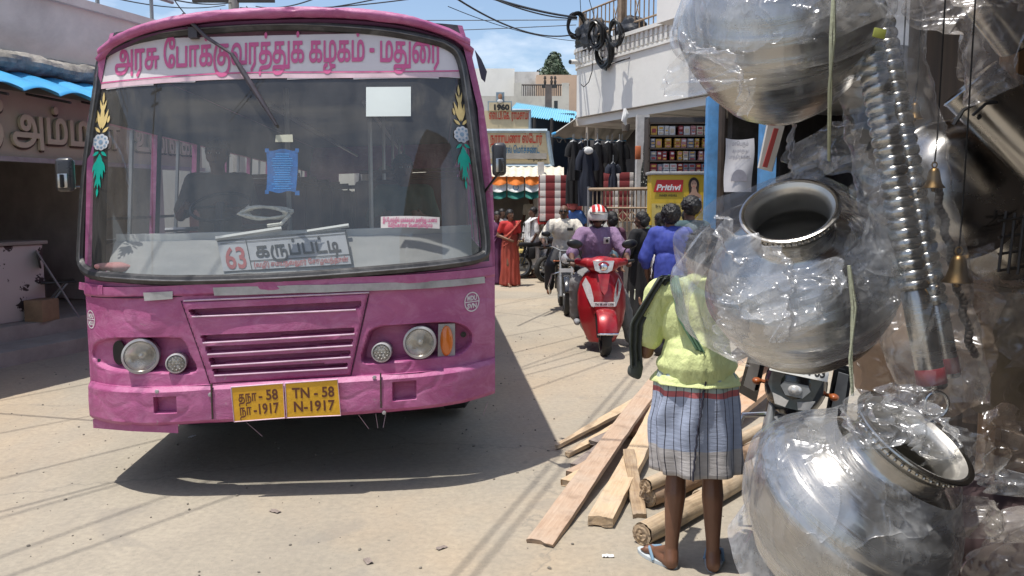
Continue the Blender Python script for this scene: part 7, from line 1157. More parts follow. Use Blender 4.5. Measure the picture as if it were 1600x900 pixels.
# ================================================================ WHO IS IN THE STREET
PURPLE = mat('purple_shirt_cloth', (.25, .16, .27), .85, var=.16, scale=12, bump=1.4, bscale=11, stretch=(1, 1, .55)); GREYT = mat('grey_trouser_cloth', (.19, .19, .19), .85, var=.18, scale=12, bump=1.4, bscale=11, stretch=(1, 1, .55)); WHITES = mat('off_white_shirt', (.62, .58, .50), .85, var=.10, scale=12, bump=1.4, bscale=11, stretch=(1, 1, .55))
DARKT = mat('dark_trouser_cloth', (.03, .03, .035), .85); SHOE = mat('brown_shoe', (.20, .08, .03), .5); GREYSHOE = mat('grey_shoe', (.25, .26, .28), .7); WHITECL = mat('white_cotton', (.68, .68, .68), .9, var=.08, scale=12, bump=1.4, bscale=11, stretch=(1, 1, .55))
REDSAREE = mat('rust_red_saree', (.34, .055, .035), .75, var=.4, scale=8, bump=1.6, bscale=9, stretch=(1, 1, .2)); REDBL = mat('red_blouse', (.50, .03, .03), .75); MAUVE = mat('mauve_saree', (.10, .025, .085), .8, var=.3, scale=6)
BLUESH = mat('royal_blue_shirt', (.035, .055, .30), .8, var=.15, scale=14); LIME = mat('lime_shirt', (.58, .64, .30), .85, var=.10, scale=8, bump=1.4, bscale=11, stretch=(1, 1, .55)); KHAKI = mat('khaki_cloth', (.12, .10, .08), .85)
def shoes(t, J, s, mt):
    for k in 'RL':
        m = MB(); an, toe = J['an'+k], J['toe'+k]; h = Vector((an.x, an.y+.02*s, an.z-.045*s)); m.cone(h, toe, .045*s, .038*s, 12); m.cone(an-Vector((0, 0, .02*s)), h, .046*s, .044*s, 10); link('shoe', remesh(m, .012, 2), mt, t, 180)
# scooter and its rider
SL = Vector((1.06, 9.95, 0)); scooter(SL, .02, 'red scooter coming towards us with clear indicator lamps on its front')
t, J, s, HM = figure('person', 'scooter rider in purple shirt and red and white striped helmet', SL, .02, 1.72, dict(pelvis=(0, .34, .92), waist=(0, .31, 1.07), chest=(0, .26, 1.26), neck=(0, .24, 1.43), head=(0, .19, 1.575),
    shR=(-.19, .24, 1.37), shL=(.19, .24, 1.37), elR=(-.33, .12, 1.13), elL=(.34, .12, 1.14), wrR=(-.335, -.10, 1.075), wrL=(.335, -.10, 1.075), hipR=(-.10, .28, .88), hipL=(.10, .28, .88), knR=(-.29, -.14, .80), knL=(.27, -.06, .62), anR=(-.27, -.04, .38), anL=(.42, .02, .09), toeR=(-.28, -.20, .33), toeL=(.45, -.14, .035)),
    voxel=.009, hair=None, hands=((1, 1.1), (1, 1.1)), palms=((0, 0, -1), (0, 0, -1)), bare=False, moust=True, look=(0, -1, -.05), broad=1.08)
shirt(t, J, s, PURPLE, .95, .034, .011, name='shirt', broad=1.08, amp=.022, collar=PURPLE); trousers(t, J, s, GREYT, .95, .022, amp=.014); shoes(t, J, s, GREYSHOE)
wm = mat('white_helmet', (.74, .72, .68), .25); rm = mat('red_helmet_band', (.55, .03, .02), .25); helmet_on(t, J['head'], HM, s, wm, rm)
m = MB(); m.rbox((.10, .085, 1.30), (.075, .012, .085), .006, Matrix.Rotation(.35, 3, 'X')); b_ = m.build('pocket_badge', WHITEPL, t); m = MB(); m.ell((.105, .078, 1.30), (.018, .008, .026), None, 12, 8); m.build('badge_mark', INK, b_)
# motorcyclist behind
ML = Vector((.86, 13.45, 0)); DKTANK = mat('black_tank_paint', (.015, .015, .018), .2, **{'Coat Weight': .6})
motorcycle(ML, 0, 'dark motorcycle following close behind the red scooter', DKTANK)
t, J, s, HM = figure('person', 'balding motorcyclist in off white shirt and dark glasses', ML, .0, 1.74, dict(pelvis=(0, .30, .96), waist=(0, .28, 1.10), chest=(0, .24, 1.29), neck=(0, .23, 1.45), head=(0, .20, 1.59), shR=(-.195, .23, 1.39), shL=(.195, .23, 1.39), elR=(-.36, .12, 1.15), elL=(.36, .12, 1.15),
    wrR=(-.33, -.10, 1.09), wrL=(.33, -.10, 1.09), hipR=(-.1, .25, .92), hipL=(.1, .25, .92), knR=(-.24, -.12, .74), knL=(.24, -.12, .74), anR=(-.24, .05, .36), anL=(.24, .05, .36), toeR=(-.25, -.13, .30), toeL=(.25, -.13, .30)), voxel=.011, hair=None, hands=((1, 1.1), (1, 1.1)), palms=((0, 0, -1), (0, 0, -1)), bare=False, moust=True, look=(-.15, -1, 0), broad=1.12)
shirt(t, J, s, WHITES, .9, .03, .013, broad=1.06, amp=.02, collar=WHITES); trousers(t, J, s, DARKT, .95, .02); shoes(t, J, s, SHOE)
m = MB(); hd = J['head']; f_, sd, up = HM.col[1].copy(), HM.col[0].copy(), HM.col[2].copy()
for q in (-1, 1): m.ell(hd+f_*.098*s+sd*.032*s*q+up*.018*s, (.027*s, .008*s, .02*s), HM, 12, 8)
m.tube([hd+sd*.08*s+up*.02*s, hd+sd*.06*s+f_*.095*s+up*.022*s, hd-sd*.06*s+f_*.095*s+up*.022*s, hd-sd*.08*s+up*.02*s], .004, 5); m.build('sunglasses', BLACKPL, t)
m = MB(); m.rbox((.10, .105, 1.33), (.10, .012, .05), .005); m.build('pocket_phone', INK, t)
# women
def saree(t, J, s, body, blouse, seed=0., pallu=True, back=False):
    w_ = J['waist']; p = J['pelvis']; c = Vector((p.x, p.y, 0)); st = shirt(t, J, s, blouse, .62, .016, .013, name='blouse', amp=.008)
    skirt(t, 'saree_skirt', body, ((w_+Vector((0, 0, .06*s)), .165*s, .128*s), (p-Vector((0, 0, .04*s)), .20*s, .155*s), (Vector((p.x*.6, p.y, .50*s)), .205*s, .17*s), (Vector((0, 0, .03*s)), .235*s, .20*s)), 110, 13, .075, seed)
    if pallu:
        sg = -1 if back else 1; ch = J['chest']
        ribbon(t, 'saree_pallu', body, ((p+Vector((-.17*s, -.06*s*sg, .05*s)), (0, -.02, .6)), (w_+Vector((-.06*s, -.15*s*sg, .02*s)), (.12, 0, .75)), (ch+Vector((.06*s, -.155*s*sg, .02*s)), (.5, 0, .62)), (J['shL']+Vector((-.03*s, -.03*s*sg, .075*s)), (.7, 0, .1)), (J['shL']+Vector((-.02*s, .13*s*sg, -.05*s)), (.75, 0, -.05)), (p+Vector((.10*s, .20*s*sg, .05*s)), (.8, 0, 0)), (Vector((.10*s, .23*s*sg, .55*s)), (.85, 0, 0))), .36*s, 60, .008, .012, seed)
t, J, s, HM = figure('person', 'woman in rust red saree and red blouse walking past the bus', gnd(797, 447), .35, 1.62, dict(elR=(-.27, .06, 1.15), wrR=(-.10, -.15, 1.06), elL=(.25, .05, 1.14), wrL=(.14, -.18, 1.00), knR=(-.09, -.10, .50), anR=(-.09, -.12, .085), toeR=(-.10, -.28, .03)), skin=SKIN2, voxel=.011, hair='bun', hands=((1, .5), (1, .5)), palms=((1, 0, 0), (-1, 0, 0)), look=(.25, -1, -.05)); saree(t, J, s, REDSAREE, REDBL, 1)
t, J, s, HM = figure('person', 'dark haired person wrapped in a long white shawl, standing side on with a yellow bag', gnd(833, 434), -1.25, 1.66, dict(elL=(.22, .02, 1.13), wrL=(.19, -.08, .92), elR=(-.22, -.05, 1.13), wrR=(-.18, -.17, .95)), voxel=.012, hair='short', look=(-.1, -1, 0))
shirt(t, J, s, WHITECL, .95, .022, .013, hem=.0); skirt(t, 'white_wrap', WHITECL, ((J['waist'], .17*s, .14*s), (J['pelvis'], .20*s, .16*s), (Vector((0, 0, .5*s)), .19*s, .17*s), (Vector((0, 0, .24*s)), .20*s, .18*s)), 80, 9, .06, 3)
ribbon(t, 'white_shawl', WHITECL, ((Vector((-.10*s, -.16*s, .85*s)), (.9, .1, 0)), (J['chest']+Vector((-.03*s, -.16*s, .08*s)), (.9, 0, .1)), (J['shL']+Vector((-.10*s, 0, .085*s)), (.9, .1, 0)), (J['chest']+Vector((.10*s, .17*s, -.05*s)), (.9, .2, 0)), (Vector((.12*s, .22*s, .75*s)), (.9, .2, 0)), (Vector((.12*s, .24*s, .42*s)), (.9, .2, 0))), .46*s, 60, .008, .018, 2)
def carry_bag(name, label, loc, size, mt, handle=.22, cat='bag'):
    b = thing(name, label, cat, loc); m = MB(); m.rbox((0, 0, -handle-size[2]/2), size, .04, seg=3); m.v = [tuple(Vector(p)*(1+.08*nz3(p, 9))) for p in m.v]; m.build('sack', mt, b)
    for q in (-1, 1): m = MB(); m.tube([(-size[0]*.3, q*.03, -handle), (-size[0]*.12, q*.02, -.02), (size[0]*.12, q*.02, -.02), (size[0]*.3, q*.03, -handle)], .008, 5); m.build('handle', mt, b)
c_ = Matrix.Rotation(-1.25, 3, 'Z') @ Vector((-.18*s, -.25*s, .93*s))+gnd(833, 434); carry_bag('carry_bag', 'yellow cloth bag held by the white shawled person', c_+Vector((.0, -.05, .0)), (.16, .12, .36), mat('yellow_cloth', (.58, .45, .16), .85))
c_ = Matrix.Rotation(-1.25, 3, 'Z') @ Vector((.21*s, -.12*s, .90*s))+gnd(833, 434); carry_bag('carry_bag', 'black bag hanging behind the white shawled person', c_, (.18, .14, .28), BLACKC, .12)
t, J, s, HM = figure('person', 'woman in mauve saree half hidden behind the edge of the bus', gnd(777, 444), .2, 1.58, voxel=.013, hair='long', skin=SKIN); saree(t, J, s, MAUVE, MAUVE, 4)
t, J, s, HM = figure('person', 'woman in pale patterned top seen past the bus mirror', Vector((-.25, 20.2, 0)), .6, 1.62, voxel=.013, hair='long'); shirt(t, J, s, mat('patterned_pale', (.5, .45, .42), .85, var=.6, scale=30), .7, .02, .014, hem=-.1); skirt(t, 'skirt', DARKT, ((J['waist'], .17, .13), (J['pelvis'], .2, .16), (Vector((0, 0, .05)), .24, .22)), 60, 9)
t, J, s, HM = figure('person', 'man in white knitted cap and cream shirt by the striped cloth', at(868, 318, 20.4)-Vector((0, 0, 1.62)), 1.1, 1.66, dict(elR=(-.24, -.12, 1.15), wrR=(-.20, -.34, 1.10), elL=(.24, -.12, 1.15), wrL=(.18, -.34, 1.10)), voxel=.012, hair=None, look=(.2, -1, -.3))
shirt(t, J, s, WHITES, .7, .03, .013, hem=0); trousers(t, J, s, GREYT); m = MB(); m.ell(J['head']+Vector((0, .01, .05)), (.095, .11, .085), None, 24, 14); m.build('knitted_cap', WHITECL, t)
t, J, s, HM = figure('person', 'bent person with pink head cloth and blue top beside the hanging dresses', at(905, 318, 17.4)-Vector((0, 0, 1.50)), -1.0, 1.62, dict(chest=(0, -.06, 1.26), neck=(0, -.13, 1.41), head=(0, -.20, 1.53), shR=(-.175, -.10, 1.37), shL=(.175, -.10, 1.37)), voxel=.012, hair=None, look=(0, -1, -.5))
shirt(t, J, s, mat('bright_blue_cloth', (.06, .15, .42), .8), .7, .025, .013, hem=0); trousers(t, J, s, DARKT); m = MB(); m.ell(J['head']+Vector((0, .02, .03)), (.105, .125, .115), None, 24, 14); m.build('head_cloth', mat('pink_head_cloth', (.55, .16, .18), .85), t)
t, J, s, HM = figure('person', 'shopkeeper in white shirt standing in the dim general store', Vector((.55, 23.4, .3)), -.4, 1.68, voxel=.013); shirt(t, J, s, WHITES, .7, .03, .014, hem=0); trousers(t, J, s, DARKT)
# the group beside the scooter
t, J, s, HM = figure('person', 'woman with tied hair and bare brown shoulders behind the scooter rider', Vector((1.48, 12.2, 0)), PI+.5, 1.63, voxel=.011, hair='bun', skin=SKIN2); saree(t, J, s, mat('plum_saree', (.14, .05, .08), .8, var=.3), mat('plum_blouse', (.12, .04, .07), .8), 6, False)
t, J, s, HM = figure('person', 'woman in long black dress carrying a baby on her arm', Vector((1.83, 11.6, 0)), PI+.75, 1.63, dict(elR=(-.25, -.05, 1.13), wrR=(-.05, -.24, 1.12), elL=(.27, -.02, 1.14), wrL=(.06, -.26, 1.08)), voxel=.011, hair='bun', skin=SKIN, look=(.3, -1, -.1))
shirt(t, J, s, BLACKC, 1.5, .02, .012, hem=0); skirt(t, 'black_dress', BLACKC, ((J['waist'], .165, .13), (J['pelvis'], .19, .155), (Vector((0, 0, .5)), .20, .18), (Vector((0, 0, .12)), .25, .22)), 90, 10, .07, 2)
skirt(t, 'pale_trouser', mat('pale_green_cotton', (.6, .62, .5), .9), ((Vector((.03, 0, .55)), .16, .15), (Vector((.03, 0, .06)), .17, .16)), 40, 6, .05); ribbon(t, 'printed_scarf', mat('grey_print_scarf', (.3, .3, .3), .85, var=.8, scale=30), ((J['shR']+Vector((.04, -.08, .07)), (.8, 0, 0)), (J['shR']+Vector((.05, .12, .02)), (.8, 0, 0)), (J['pelvis']+Vector((-.08, .2, .1)), (.8, 0, 0)), (Vector((-.08, .22, .55)), (.8, 0, 0))), .2, 30)
wl_ = Matrix.Rotation(PI+.75, 3, 'Z') @ Vector((.0, -.26, 1.02))+Vector((1.83, 11.6, 0))
t, J, s, HM = figure('person', 'baby in pale blue cloth held by the woman in black', wl_+Vector((-.18, -.02, 0)), .4, .78, dict(head=(0, -.02, 1.62), neck=(0, .0, 1.43), knR=(-.12, -.25, .86), knL=(.12, -.25, .86), anR=(-.12, -.28, .5), anL=(.12, -.28, .5), toeR=(-.12, -.42, .42), toeL=(.12, -.42, .42), elR=(-.26, -.12, 1.2), wrR=(-.22, -.3, 1.12), elL=(.26, -.12, 1.2), wrL=(.22, -.3, 1.12)), voxel=.007, hair='short', skin=SKIN2, look=(-.3, -1, -.1)); t.location.z -= .42
shirt(t, J, s, mat('pale_blue_cloth', (.28, .45, .55), .85), .7, .012, .008, hem=-.1)
t, J, s, HM = figure('person', 'person in loose white clothes standing behind the blue shirted man', Vector((2.02, 10.8, 0)), PI-.6, 1.62, dict(elL=(.30, -.02, 1.16)), voxel=.012, hair='short'); shirt(t, J, s, WHITECL, 1.6, .035, .013, hem=-.12, amp=.016); trousers(t, J, s, WHITECL)
t, J, s, HM = figure('person', 'man with thick curly hair in royal blue shirt, seen from behind', Vector((1.80, 9.35, 0)), PI-.25, 1.72, dict(elL=(.27, .05, 1.13), wrL=(.25, -.08, .90), head=(0, -.01, 1.585)), voxel=.010, hair='curly', bare=False, look=(.3, -1, 0))
shirt(t, J, s, BLUESH, 1.35, .035, .012, hem=-.13, amp=.024, collar=BLUESH); trousers(t, J, s, DARKT, .98, .022); shoes(t, J, s, BLACKPL)
t, J, s, HM = figure('person', 'tall dark haired person partly hidden by the plastic wrapped pot', Vector((2.15, 9.9, 0)), PI+.4, 1.80, voxel=.012, hair='curly'); shirt(t, J, s, mat('dim_teal_cloth', (.05, .09, .10), .85), .8, .03, .013, hem=-.1); trousers(t, J, s, DARKT)
for lb, x, y, rz, H_, mt, hr in (('man in pale grey shirt walking away beyond the scooter rider', 1.62, 14.6, PI-.2, 1.7, mat('pale_grey_shirt', (.42, .42, .40), .85), 'short'), ('woman in dark green saree standing behind the woman with the baby', 2.32, 12.9, PI+.6, 1.6, mat('dark_green_saree', (.03, .10, .06), .8, var=.3), 'bun'), ('youth in maroon top pushing through behind the white clothed person', 2.55, 11.9, .5, 1.66, mat('maroon_top', (.16, .03, .04), .85), 'short')):
    t, J, s, HM = figure('person', lb, Vector((x, y, 0)), rz, H_, voxel=.012, hair=hr, bare=False)
    if hr == 'bun': saree(t, J, s, mt, mt, 3)
    else: shirt(t, J, s, mt, .75, .03, .013, hem=-.1, amp=.018, collar=mt); trousers(t, J, s, DARKT); shoes(t, J, s, BLACKPL)
# parked bikes and a spare helmet
RTANK = mat('red_tank_paint', (.35, .015, .015), .25, **{'Coat Weight': .6})
motorcycle(Vector((.78, 19.3, 0)), 1.9, 'parked dark motorcycle with a red helmet on its tank', DKTANK, group='motorcycles parked before the store', full=False)
motorcycle(Vector((1.25, 18.6, 0)), 2.2, 'parked motorcycle with red tank left of the dark dresses', RTANK, group='motorcycles parked before the store', full=False)
motorcycle(Vector((.15, 19.8, 0)), 1.2, 'parked black motorcycle behind the woman in red saree', DKTANK, group='motorcycles parked before the store', full=False)
t = thing('helmet', 'glossy red helmet resting on a parked motorcycle', 'helmet', at(849, 343, 19.)); m = MB(); m.lathe([(.125, -.11), (.14, -.02), (.125, .07), (.075, .13), (.001, .145)], 24); h = m.build('shell', mat('glossy_red', (.5, .01, .015), .12, **{'Coat Weight': .8}), t); m = MB(); m.grid(lambda a, b: (.143*math.cos(-2.4+1.6*a), .143*math.sin(-2.4+1.6*a), -.05+.07*b), 14, 4); m.build('visor', BLACKPL, t)
# driver and passengers of the bus
def rider(label, x, y, z, mt, look=(0, -1, 0), H=1.68):
    t, J, s, HM = figure('person', label, BM @ Vector((x, y, z)), R(5), H, dict(pelvis=(0, .1, .50), waist=(0, .1, .66), chest=(0, .10, .85), neck=(0, .09, 1.02), head=(0, .06, 1.17), shR=(-.18, .1, .97), shL=(.18, .1, .97), elR=(-.27, .02, .72), elL=(.27, .02, .72), wrR=(-.16, -.26, .78), wrL=(.16, -.26, .78), hipR=(-.1, .05, .47), hipL=(.1, .05, .47), knR=(-.12, -.38, .50), knL=(.12, -.38, .50), anR=(-.12, -.38, .1), anL=(.12, -.38, .1), toeR=(-.12, -.54, .04), toeL=(.12, -.54, .04)), voxel=.014, look=look)
    shirt(t, J, s, mt, .8, .025, .014); trousers(t, J, s, DARKT); return t
rider('bus driver in khaki at the wheel, a dark shape behind the glass', -.70, 1.25, .98, KHAKI)
rider('passenger in the front seat by the door side, dim behind the glass', .62, 1.9, .86, mat('dim_green_cloth', (.06, .10, .07), .85), (.2, -1, 0))
rider('passenger seated further back in the bus aisle side', .35, 3.75, .86, WHITES, (0, -1, 0))

# ================================================================ THE MAN IN LIME SHIRT AND LUNGI
def lungi_mat():
    m_, nt, b = new_mat('checked_lungi_cloth'); L = nt.links; t = nn(nt, 'UVMap'); sx = nn(nt, 'SeparateXYZ'); L.new(t.outputs['UV'], sx.inputs[0])
    def lines(src, n, w_):
        k = nn(nt, 'Math', operation='MULTIPLY'); k.inputs[1].default_value = n; L.new(src, k.inputs[0]); f_ = nn(nt, 'Math', operation='FRACT'); L.new(k.outputs[0], f_.inputs[0]); l_ = nn(nt, 'Math', operation='LESS_THAN'); l_.inputs[1].default_value = w_; L.new(f_.outputs[0], l_.inputs[0]); return l_.outputs[0]
    cr_ = nn(nt, 'ValToRGB'); e = cr_.color_ramp; e.interpolation = 'CONSTANT'; e.elements[0].color = (.38, .46, .44, 1); e.elements[0].position = 0
    for p, c in ((.345, (.46, .13, .14, 1)), (.395, (.34, .39, .52, 1)), (.82, (.46, .44, .44, 1))): x = e.elements.new(p); x.color = c
    e.elements[-1].color = (.42, .40, .39, 1); L.new(sx.outputs['Y'], cr_.inputs[0]); c = mixc(nt, lines(sx.outputs['X'], 32, .10), cr_.outputs[0], (.03, .03, .05, 1))
    c = mixc(nt, .35, c, ramp(nt, noise_out(nt, 16, 4, .6, (1, 1, 4)), .3, .7, (.5, .5, .5, 1), (1, 1, 1, 1)), 'MULTIPLY'); L.new(c, b.inputs['Base Color']); b.inputs['Roughness'].default_value = .9
    bp = nn(nt, 'Bump', Strength=.4, Distance=.01); L.new(noise_out(nt, 22, 5, .6, (.6, .6, 3)), bp.inputs['Height']); L.new(bp.outputs[0], b.inputs['Normal']); return m_
LP = gnd(1081, 884); LR = PI-.12
t, J, s, HM = figure('person', 'man in lime green shirt and checked knee length lungi, standing by the timber', LP, LR, 1.66, dict(pelvis=(0, .0, .93), waist=(0, -.01, 1.08), chest=(0, -.03, 1.26), neck=(0, -.06, 1.43), head=(-.02, -.10, 1.565), shR=(-.18, -.03, 1.385), shL=(.185, -.02, 1.375),
    elL=(.245, -.03, 1.085), wrL=(.215, -.20, 1.265), elR=(-.26, -.02, 1.12), wrR=(-.20, -.22, 1.02), hipR=(-.085, 0, .90), hipL=(.085, 0, .90), knR=(-.088, -.01, .50), knL=(.085, -.02, .50), anR=(-.098, .03, .085), anL=(.105, .02, .085), toeR=(-.13, -.13, .035), toeL=(.205, -.10, .035)),
    voxel=.0058, hair='short', hands=((1, .6), (1, .9)), palms=((1, 0, 0), (.3, .9, .2)), look=(.25, -1, .02), skin=mat('dark_brown_skin', (.155, .072, .042), .5, var=.15, scale=10, bump=.1, bscale=70))
ls_ = shirt(t, J, s, LIME, .74, .022, .008, hem=.10, amp=.015, collar=LIME); skirt(t, 'shirt_tail', LIME, ((J['waist']+Vector((0, .0, .02)), .150*s, .112*s), (J['waist']-Vector((0, 0, .07)), .178*s, .142*s), (J['pelvis']+Vector((0, 0, .015)), .212*s, .172*s)), 120, 7, .05, 2.2, .004)
sk = skirt(t, 'lungi', lungi_mat(), ((J['waist']-Vector((0, 0, .02)), .166*s, .132*s), (J['pelvis']-Vector((0, 0, .0)), .198*s, .158*s), (Vector((0, -.01, .72)), .222*s, .172*s), (Vector((-.01, -.01, .485)), .216*s, .172*s)), 220, 9, .085, 1.3, .005)
me = sk.data; uv = me.uv_layers.new(name='UVMap'); nu = 220
for lp in me.loops:
    i = lp.vertex_index; a, b = (i % nu)/nu, (i//nu)/39; uv.data[lp.index].uv = (a, b+.012*nz3((a*14, b*3, 0)))
m = MB(); P = [Vector(me.vertices[(39-k)*nu+int(nu*.23)+k//3].co)*1.0+Vector((0, .012, 0)) for k in range(40)]; m.tube(P, .008, 6, flat=.6); m.build('lungi_fold', bpy.data.materials['checked_lungi_cloth'], sk)
for k in 'RL':
    an, toe = J['an'+k], J['toe'+k]; d = (toe-an); d.z = 0; d.normalize(); sd = Vector((-d.y, d.x, 0)); h = Vector((an.x, an.y, 0))-d*.035; m = MB(); P = []
    for i in range(28):
        th = 2*PI*i/28; L_ = .135; w_ = .046+.006*math.cos(th); P.append(h+d*(L_-.005)+d*L_*math.cos(th)+sd*w_*math.sin(th)+Vector((0, 0, .001)))
    m.poly(P, (0, 0, .016)); so = m.build('slipper', mat('slipper_sole', (.42, .47, .50), .7), t)
    m = MB(); tp = toe+d*.005+Vector((0, 0, .012)); 
    for q in (-1, 1): m.tube([tp, toe-d*.04+sd*q*.036+Vector((0, 0, .024)), h+d*.11+sd*q*.046+Vector((0, 0, .014))], .0075, 6)
    m.build('slipper_strap', mat('slipper_blue', (.18, .30, .42), .5), so)
bgt = thing('cloth_bag', 'dark cloth bag with long strap slung from the lime shirted man\'s shoulder', 'bag', LP, LR); DCL = mat('dark_grey_cloth', (.06, .07, .065), .9, var=.3, scale=20)
ribbon(bgt, 'strap', DCL, ((J['neck']+Vector((.05, -.02, .02)), (.5, .8, 0)), (J['shL']+Vector((-.02, .07, .075)), (.6, .6, .3)), (J['shL'].lerp(J['elL'], .5)+Vector((.072, .065, .0)), (.8, .5, .2)), (J['elL']+Vector((.05, .06, .03)), (.8, .5, .1)), (J['elL']+Vector((.045, .055, -.07)), (.8, .4, 0))), .075, 40, .010, .008)
m = MB(); m.ell((0, 0, 0), (.035, .035, .05), None, 30, 20); m.v = [tuple(Vector(p)*(1+.5*nz3(p, 22))+J['elL']+Vector((.045, .03, -.08))) for p in m.v]; m.build('knot', DCL, bgt)
ribbon(bgt, 'back_band', mat('green_grey_band', (.10, .20, .12), .85), ((J['shL']+Vector((-.06, .02, .088)), (.9, 0, .1)), (J['shL']+Vector((-.075, .115, .02)), (.9, 0, .1)), (J['chest']+Vector((.075, .168, .0)), (.9, 0, .2)), (J['waist']+Vector((.0, .165, .04)), (.9, 0, .3))), .05, 40, .004, .003)  # green grey band laid flat down the shirt back

# ================================================================ TIMBER ON THE ROAD
def wood_mat(name, c, c2):
    m_, nt, b = new_mat(name); L = nt.links; n1 = noise_out(nt, 5, 7, .7, (1, 14, 14), .4); n2 = noise_out(nt, 9, 5, .6); col = ramp(nt, n1, .3, .72, c4(c2), c4(c)); col = mixc(nt, ramp(nt, n2, .52, .75, (0, 0, 0, 1), (.6, .6, .6, 1)), col, c4(tuple(k*.5 for k in c2))); col = mixc(nt, ramp(nt, noise_out(nt, 3, 6, .65), .45, .7, (0, 0, 0, 1), (.45, .45, .45, 1)), col, (.46, .40, .33, 1))
    L.new(col, b.inputs['Base Color']); b.inputs['Roughness'].default_value = .85; bp = nn(nt, 'Bump', Strength=.5, Distance=.008); L.new(n1, bp.inputs['Height']); L.new(bp.outputs[0], b.inputs['Normal']); return m_
WRED = wood_mat('reddish_sawn_wood', (.50, .37, .27), (.35, .235, .16)); WPALE = wood_mat('pale_sawn_wood', (.60, .46, .30), (.44, .31, .19)); WBARK = wood_mat('bark_edge_wood', (.44, .32, .19), (.20, .13, .08)); WGREY = wood_mat('weathered_grey_wood', (.30, .25, .22), (.14, .11, .10)); WORANGE = wood_mat('orange_brown_wood', (.54, .36, .23), (.40, .24, .14)); WLOG = wood_mat('peeled_log', (.52, .40, .26), (.30, .21, .13))
def plank(label, a, b, wdt, th, mt, za=0., zb=0., taper=1., roll=0., grp='sawn timber lying on the road', name='plank'):
    a = Vector((a.x, a.y, za+th/2)); b = Vector((b.x, b.y, zb+th/2)); d = (b-a); L_ = d.length; x = d.normalized(); y = Vector((0, 0, 1)).cross(x).normalized(); z = x.cross(y); Rm = Matrix((x, y, z)).transposed() @ Matrix.Rotation(roll, 3, 'X')
    t = thing(name, label, 'plank' if name == 'plank' else 'log', (a+b)/2, 0, grp); t.rotation_euler = Rm.to_euler(); m = MB()
    def fn(i, j):
        an = 2*PI*i; c_, s_ = math.cos(an), math.sin(an); k = max(abs(c_), abs(s_)); w_ = wdt*(1+(taper-1)*j); X = L_*(j-.5); p = (X, w_/2*c_/k, th/2*s_/k); return (p[0]+.018*nz3((0, p[1]*25, p[2]*25), 1, a.x)+.012*ridged((0, p[1]*9, p[2]*9), 2, a.x) if j in (0, 1) else p[0], p[1]+.005*nz3((X*4, i*3, 0), 1.5, a.x*5), p[2]+.003*nz3((X*5, i*4, 2), 1.5, a.x*5)+.012*math.sin(X*1.6+a.x*9))
    m.grid(fn, 32, 40, True); n_ = 32; m.f += [tuple(range(n_)), tuple(range(39*n_, 40*n_))]; m.m += [0, 0]; m.build('board', mt, t, 30); return t
def log(label, a, b, r, mt, za=0., zb=0.):
    a = Vector((a.x, a.y, za+r)); b = Vector((b.x, b.y, zb+r)); x = (b-a).normalized(); y = Vector((0, 0, 1)).cross(x).normalized(); z = x.cross(y); t = thing('log', label, 'log', (a+b)/2, 0, 'peeled logs under the timber'); t.rotation_euler = Matrix((x, y, z)).transposed().to_euler(); L_ = (b-a).length; m = MB()
    m.grid(lambda i, j: ((lambda th, X: (X+.012*nz3((0, math.cos(th)*3, math.sin(th)*3), 2, r*90), (r+.10*r*nz3((X*2, math.cos(th), math.sin(th)), 1.6, r*77))*math.cos(th)+.015*math.sin(X*3), (r+.10*r*nz3((X*2, math.cos(th), math.sin(th)), 1.6, r*77))*math.sin(th)))(2*PI*i, L_*(j-.5))), 28, 44, True); m.build('trunk', mt, t, 180)
    rr = [(.001, .0)]+[(r*(k+1)/7*.97, .010*ridged((k, r*50, 0), 3)) for k in range(7)]
    for s_ in (-1, 1): m = MB(); m.lathe(rr, 28, Matrix.Translation((s_*L_*.5, .015*math.sin(s_*L_*1.5), 0)) @ Matrix.Rotation(s_*PI/2, 4, 'Y')); m.v = [(p[0]+.008*nz3((p[1]*60, p[2]*60, 0)), p[1], p[2]) for p in m.v]; m.build('sawn_end', WBARK, t, 20)
G_ = gnd
log('pale peeled log lying nearest the man\'s feet with a rough round end', G_(1000, 850), G_(1195, 745), .058, WLOG)
log('brown stained log second from the front behind the man\'s legs', G_(1010, 792), G_(1235, 700), .062, wood_mat('brown_log', (.36, .23, .14), (.20, .12, .07)), .0, .02)
log('thin pale log resting on the brown log behind the legs', G_(1008, 795), G_(1230, 690), .040, WLOG, .10, .14)
log('grey beige log wedged between the logs and the motorcycle', G_(1090, 790), G_(1250, 700), .05, wood_mat('grey_log', (.42, .36, .27), (.28, .22, .15)), .0, .0)
plank('broad flat orange boards under the pile behind the man', G_(1010, 690), G_(1210, 560), .55, .04, WORANGE, .02, .06)
plank('orange brown plank leaning over the boards by the motorcycle', G_(1110, 690), G_(1260, 585), .16, .045, WORANGE, .08, .16)
plank('pale orange plank topmost behind the lungi', G_(1080, 660), G_(1235, 560), .14, .04, WPALE, .12, .2)
plank('long reddish plank nearest us across the top of the pile', G_(843, 853), G_(1030, 630), .145, .032, WRED, .0, .22)
plank('thick pale beam beside the long reddish plank', G_(937, 826), G_(1030, 668), .135, .055, WPALE, .0, .12)
plank('thin pointed pale slat lying outermost on the road side', G_(868, 704), G_(1010, 634), .03, .025, WPALE, .0, .08, 4.5)
plank('short pale split board below the pointed slat', G_(884, 716), G_(985, 668), .04, .03, WPALE, .0, .06, 2.6)
plank('grey weathered offcut under the reddish plank', G_(896, 733), G_(950, 700), .06, .03, WGREY, .0, .03, 1.5)
plank('grey slab piece lying across above the offcut', G_(925, 704), G_(975, 686), .08, .03, WGREY, .05, .07, 1.2)
plank('reddish block end peeping out beside the long plank', G_(893, 747), G_(925, 728), .09, .04, WRED, .0, .0)
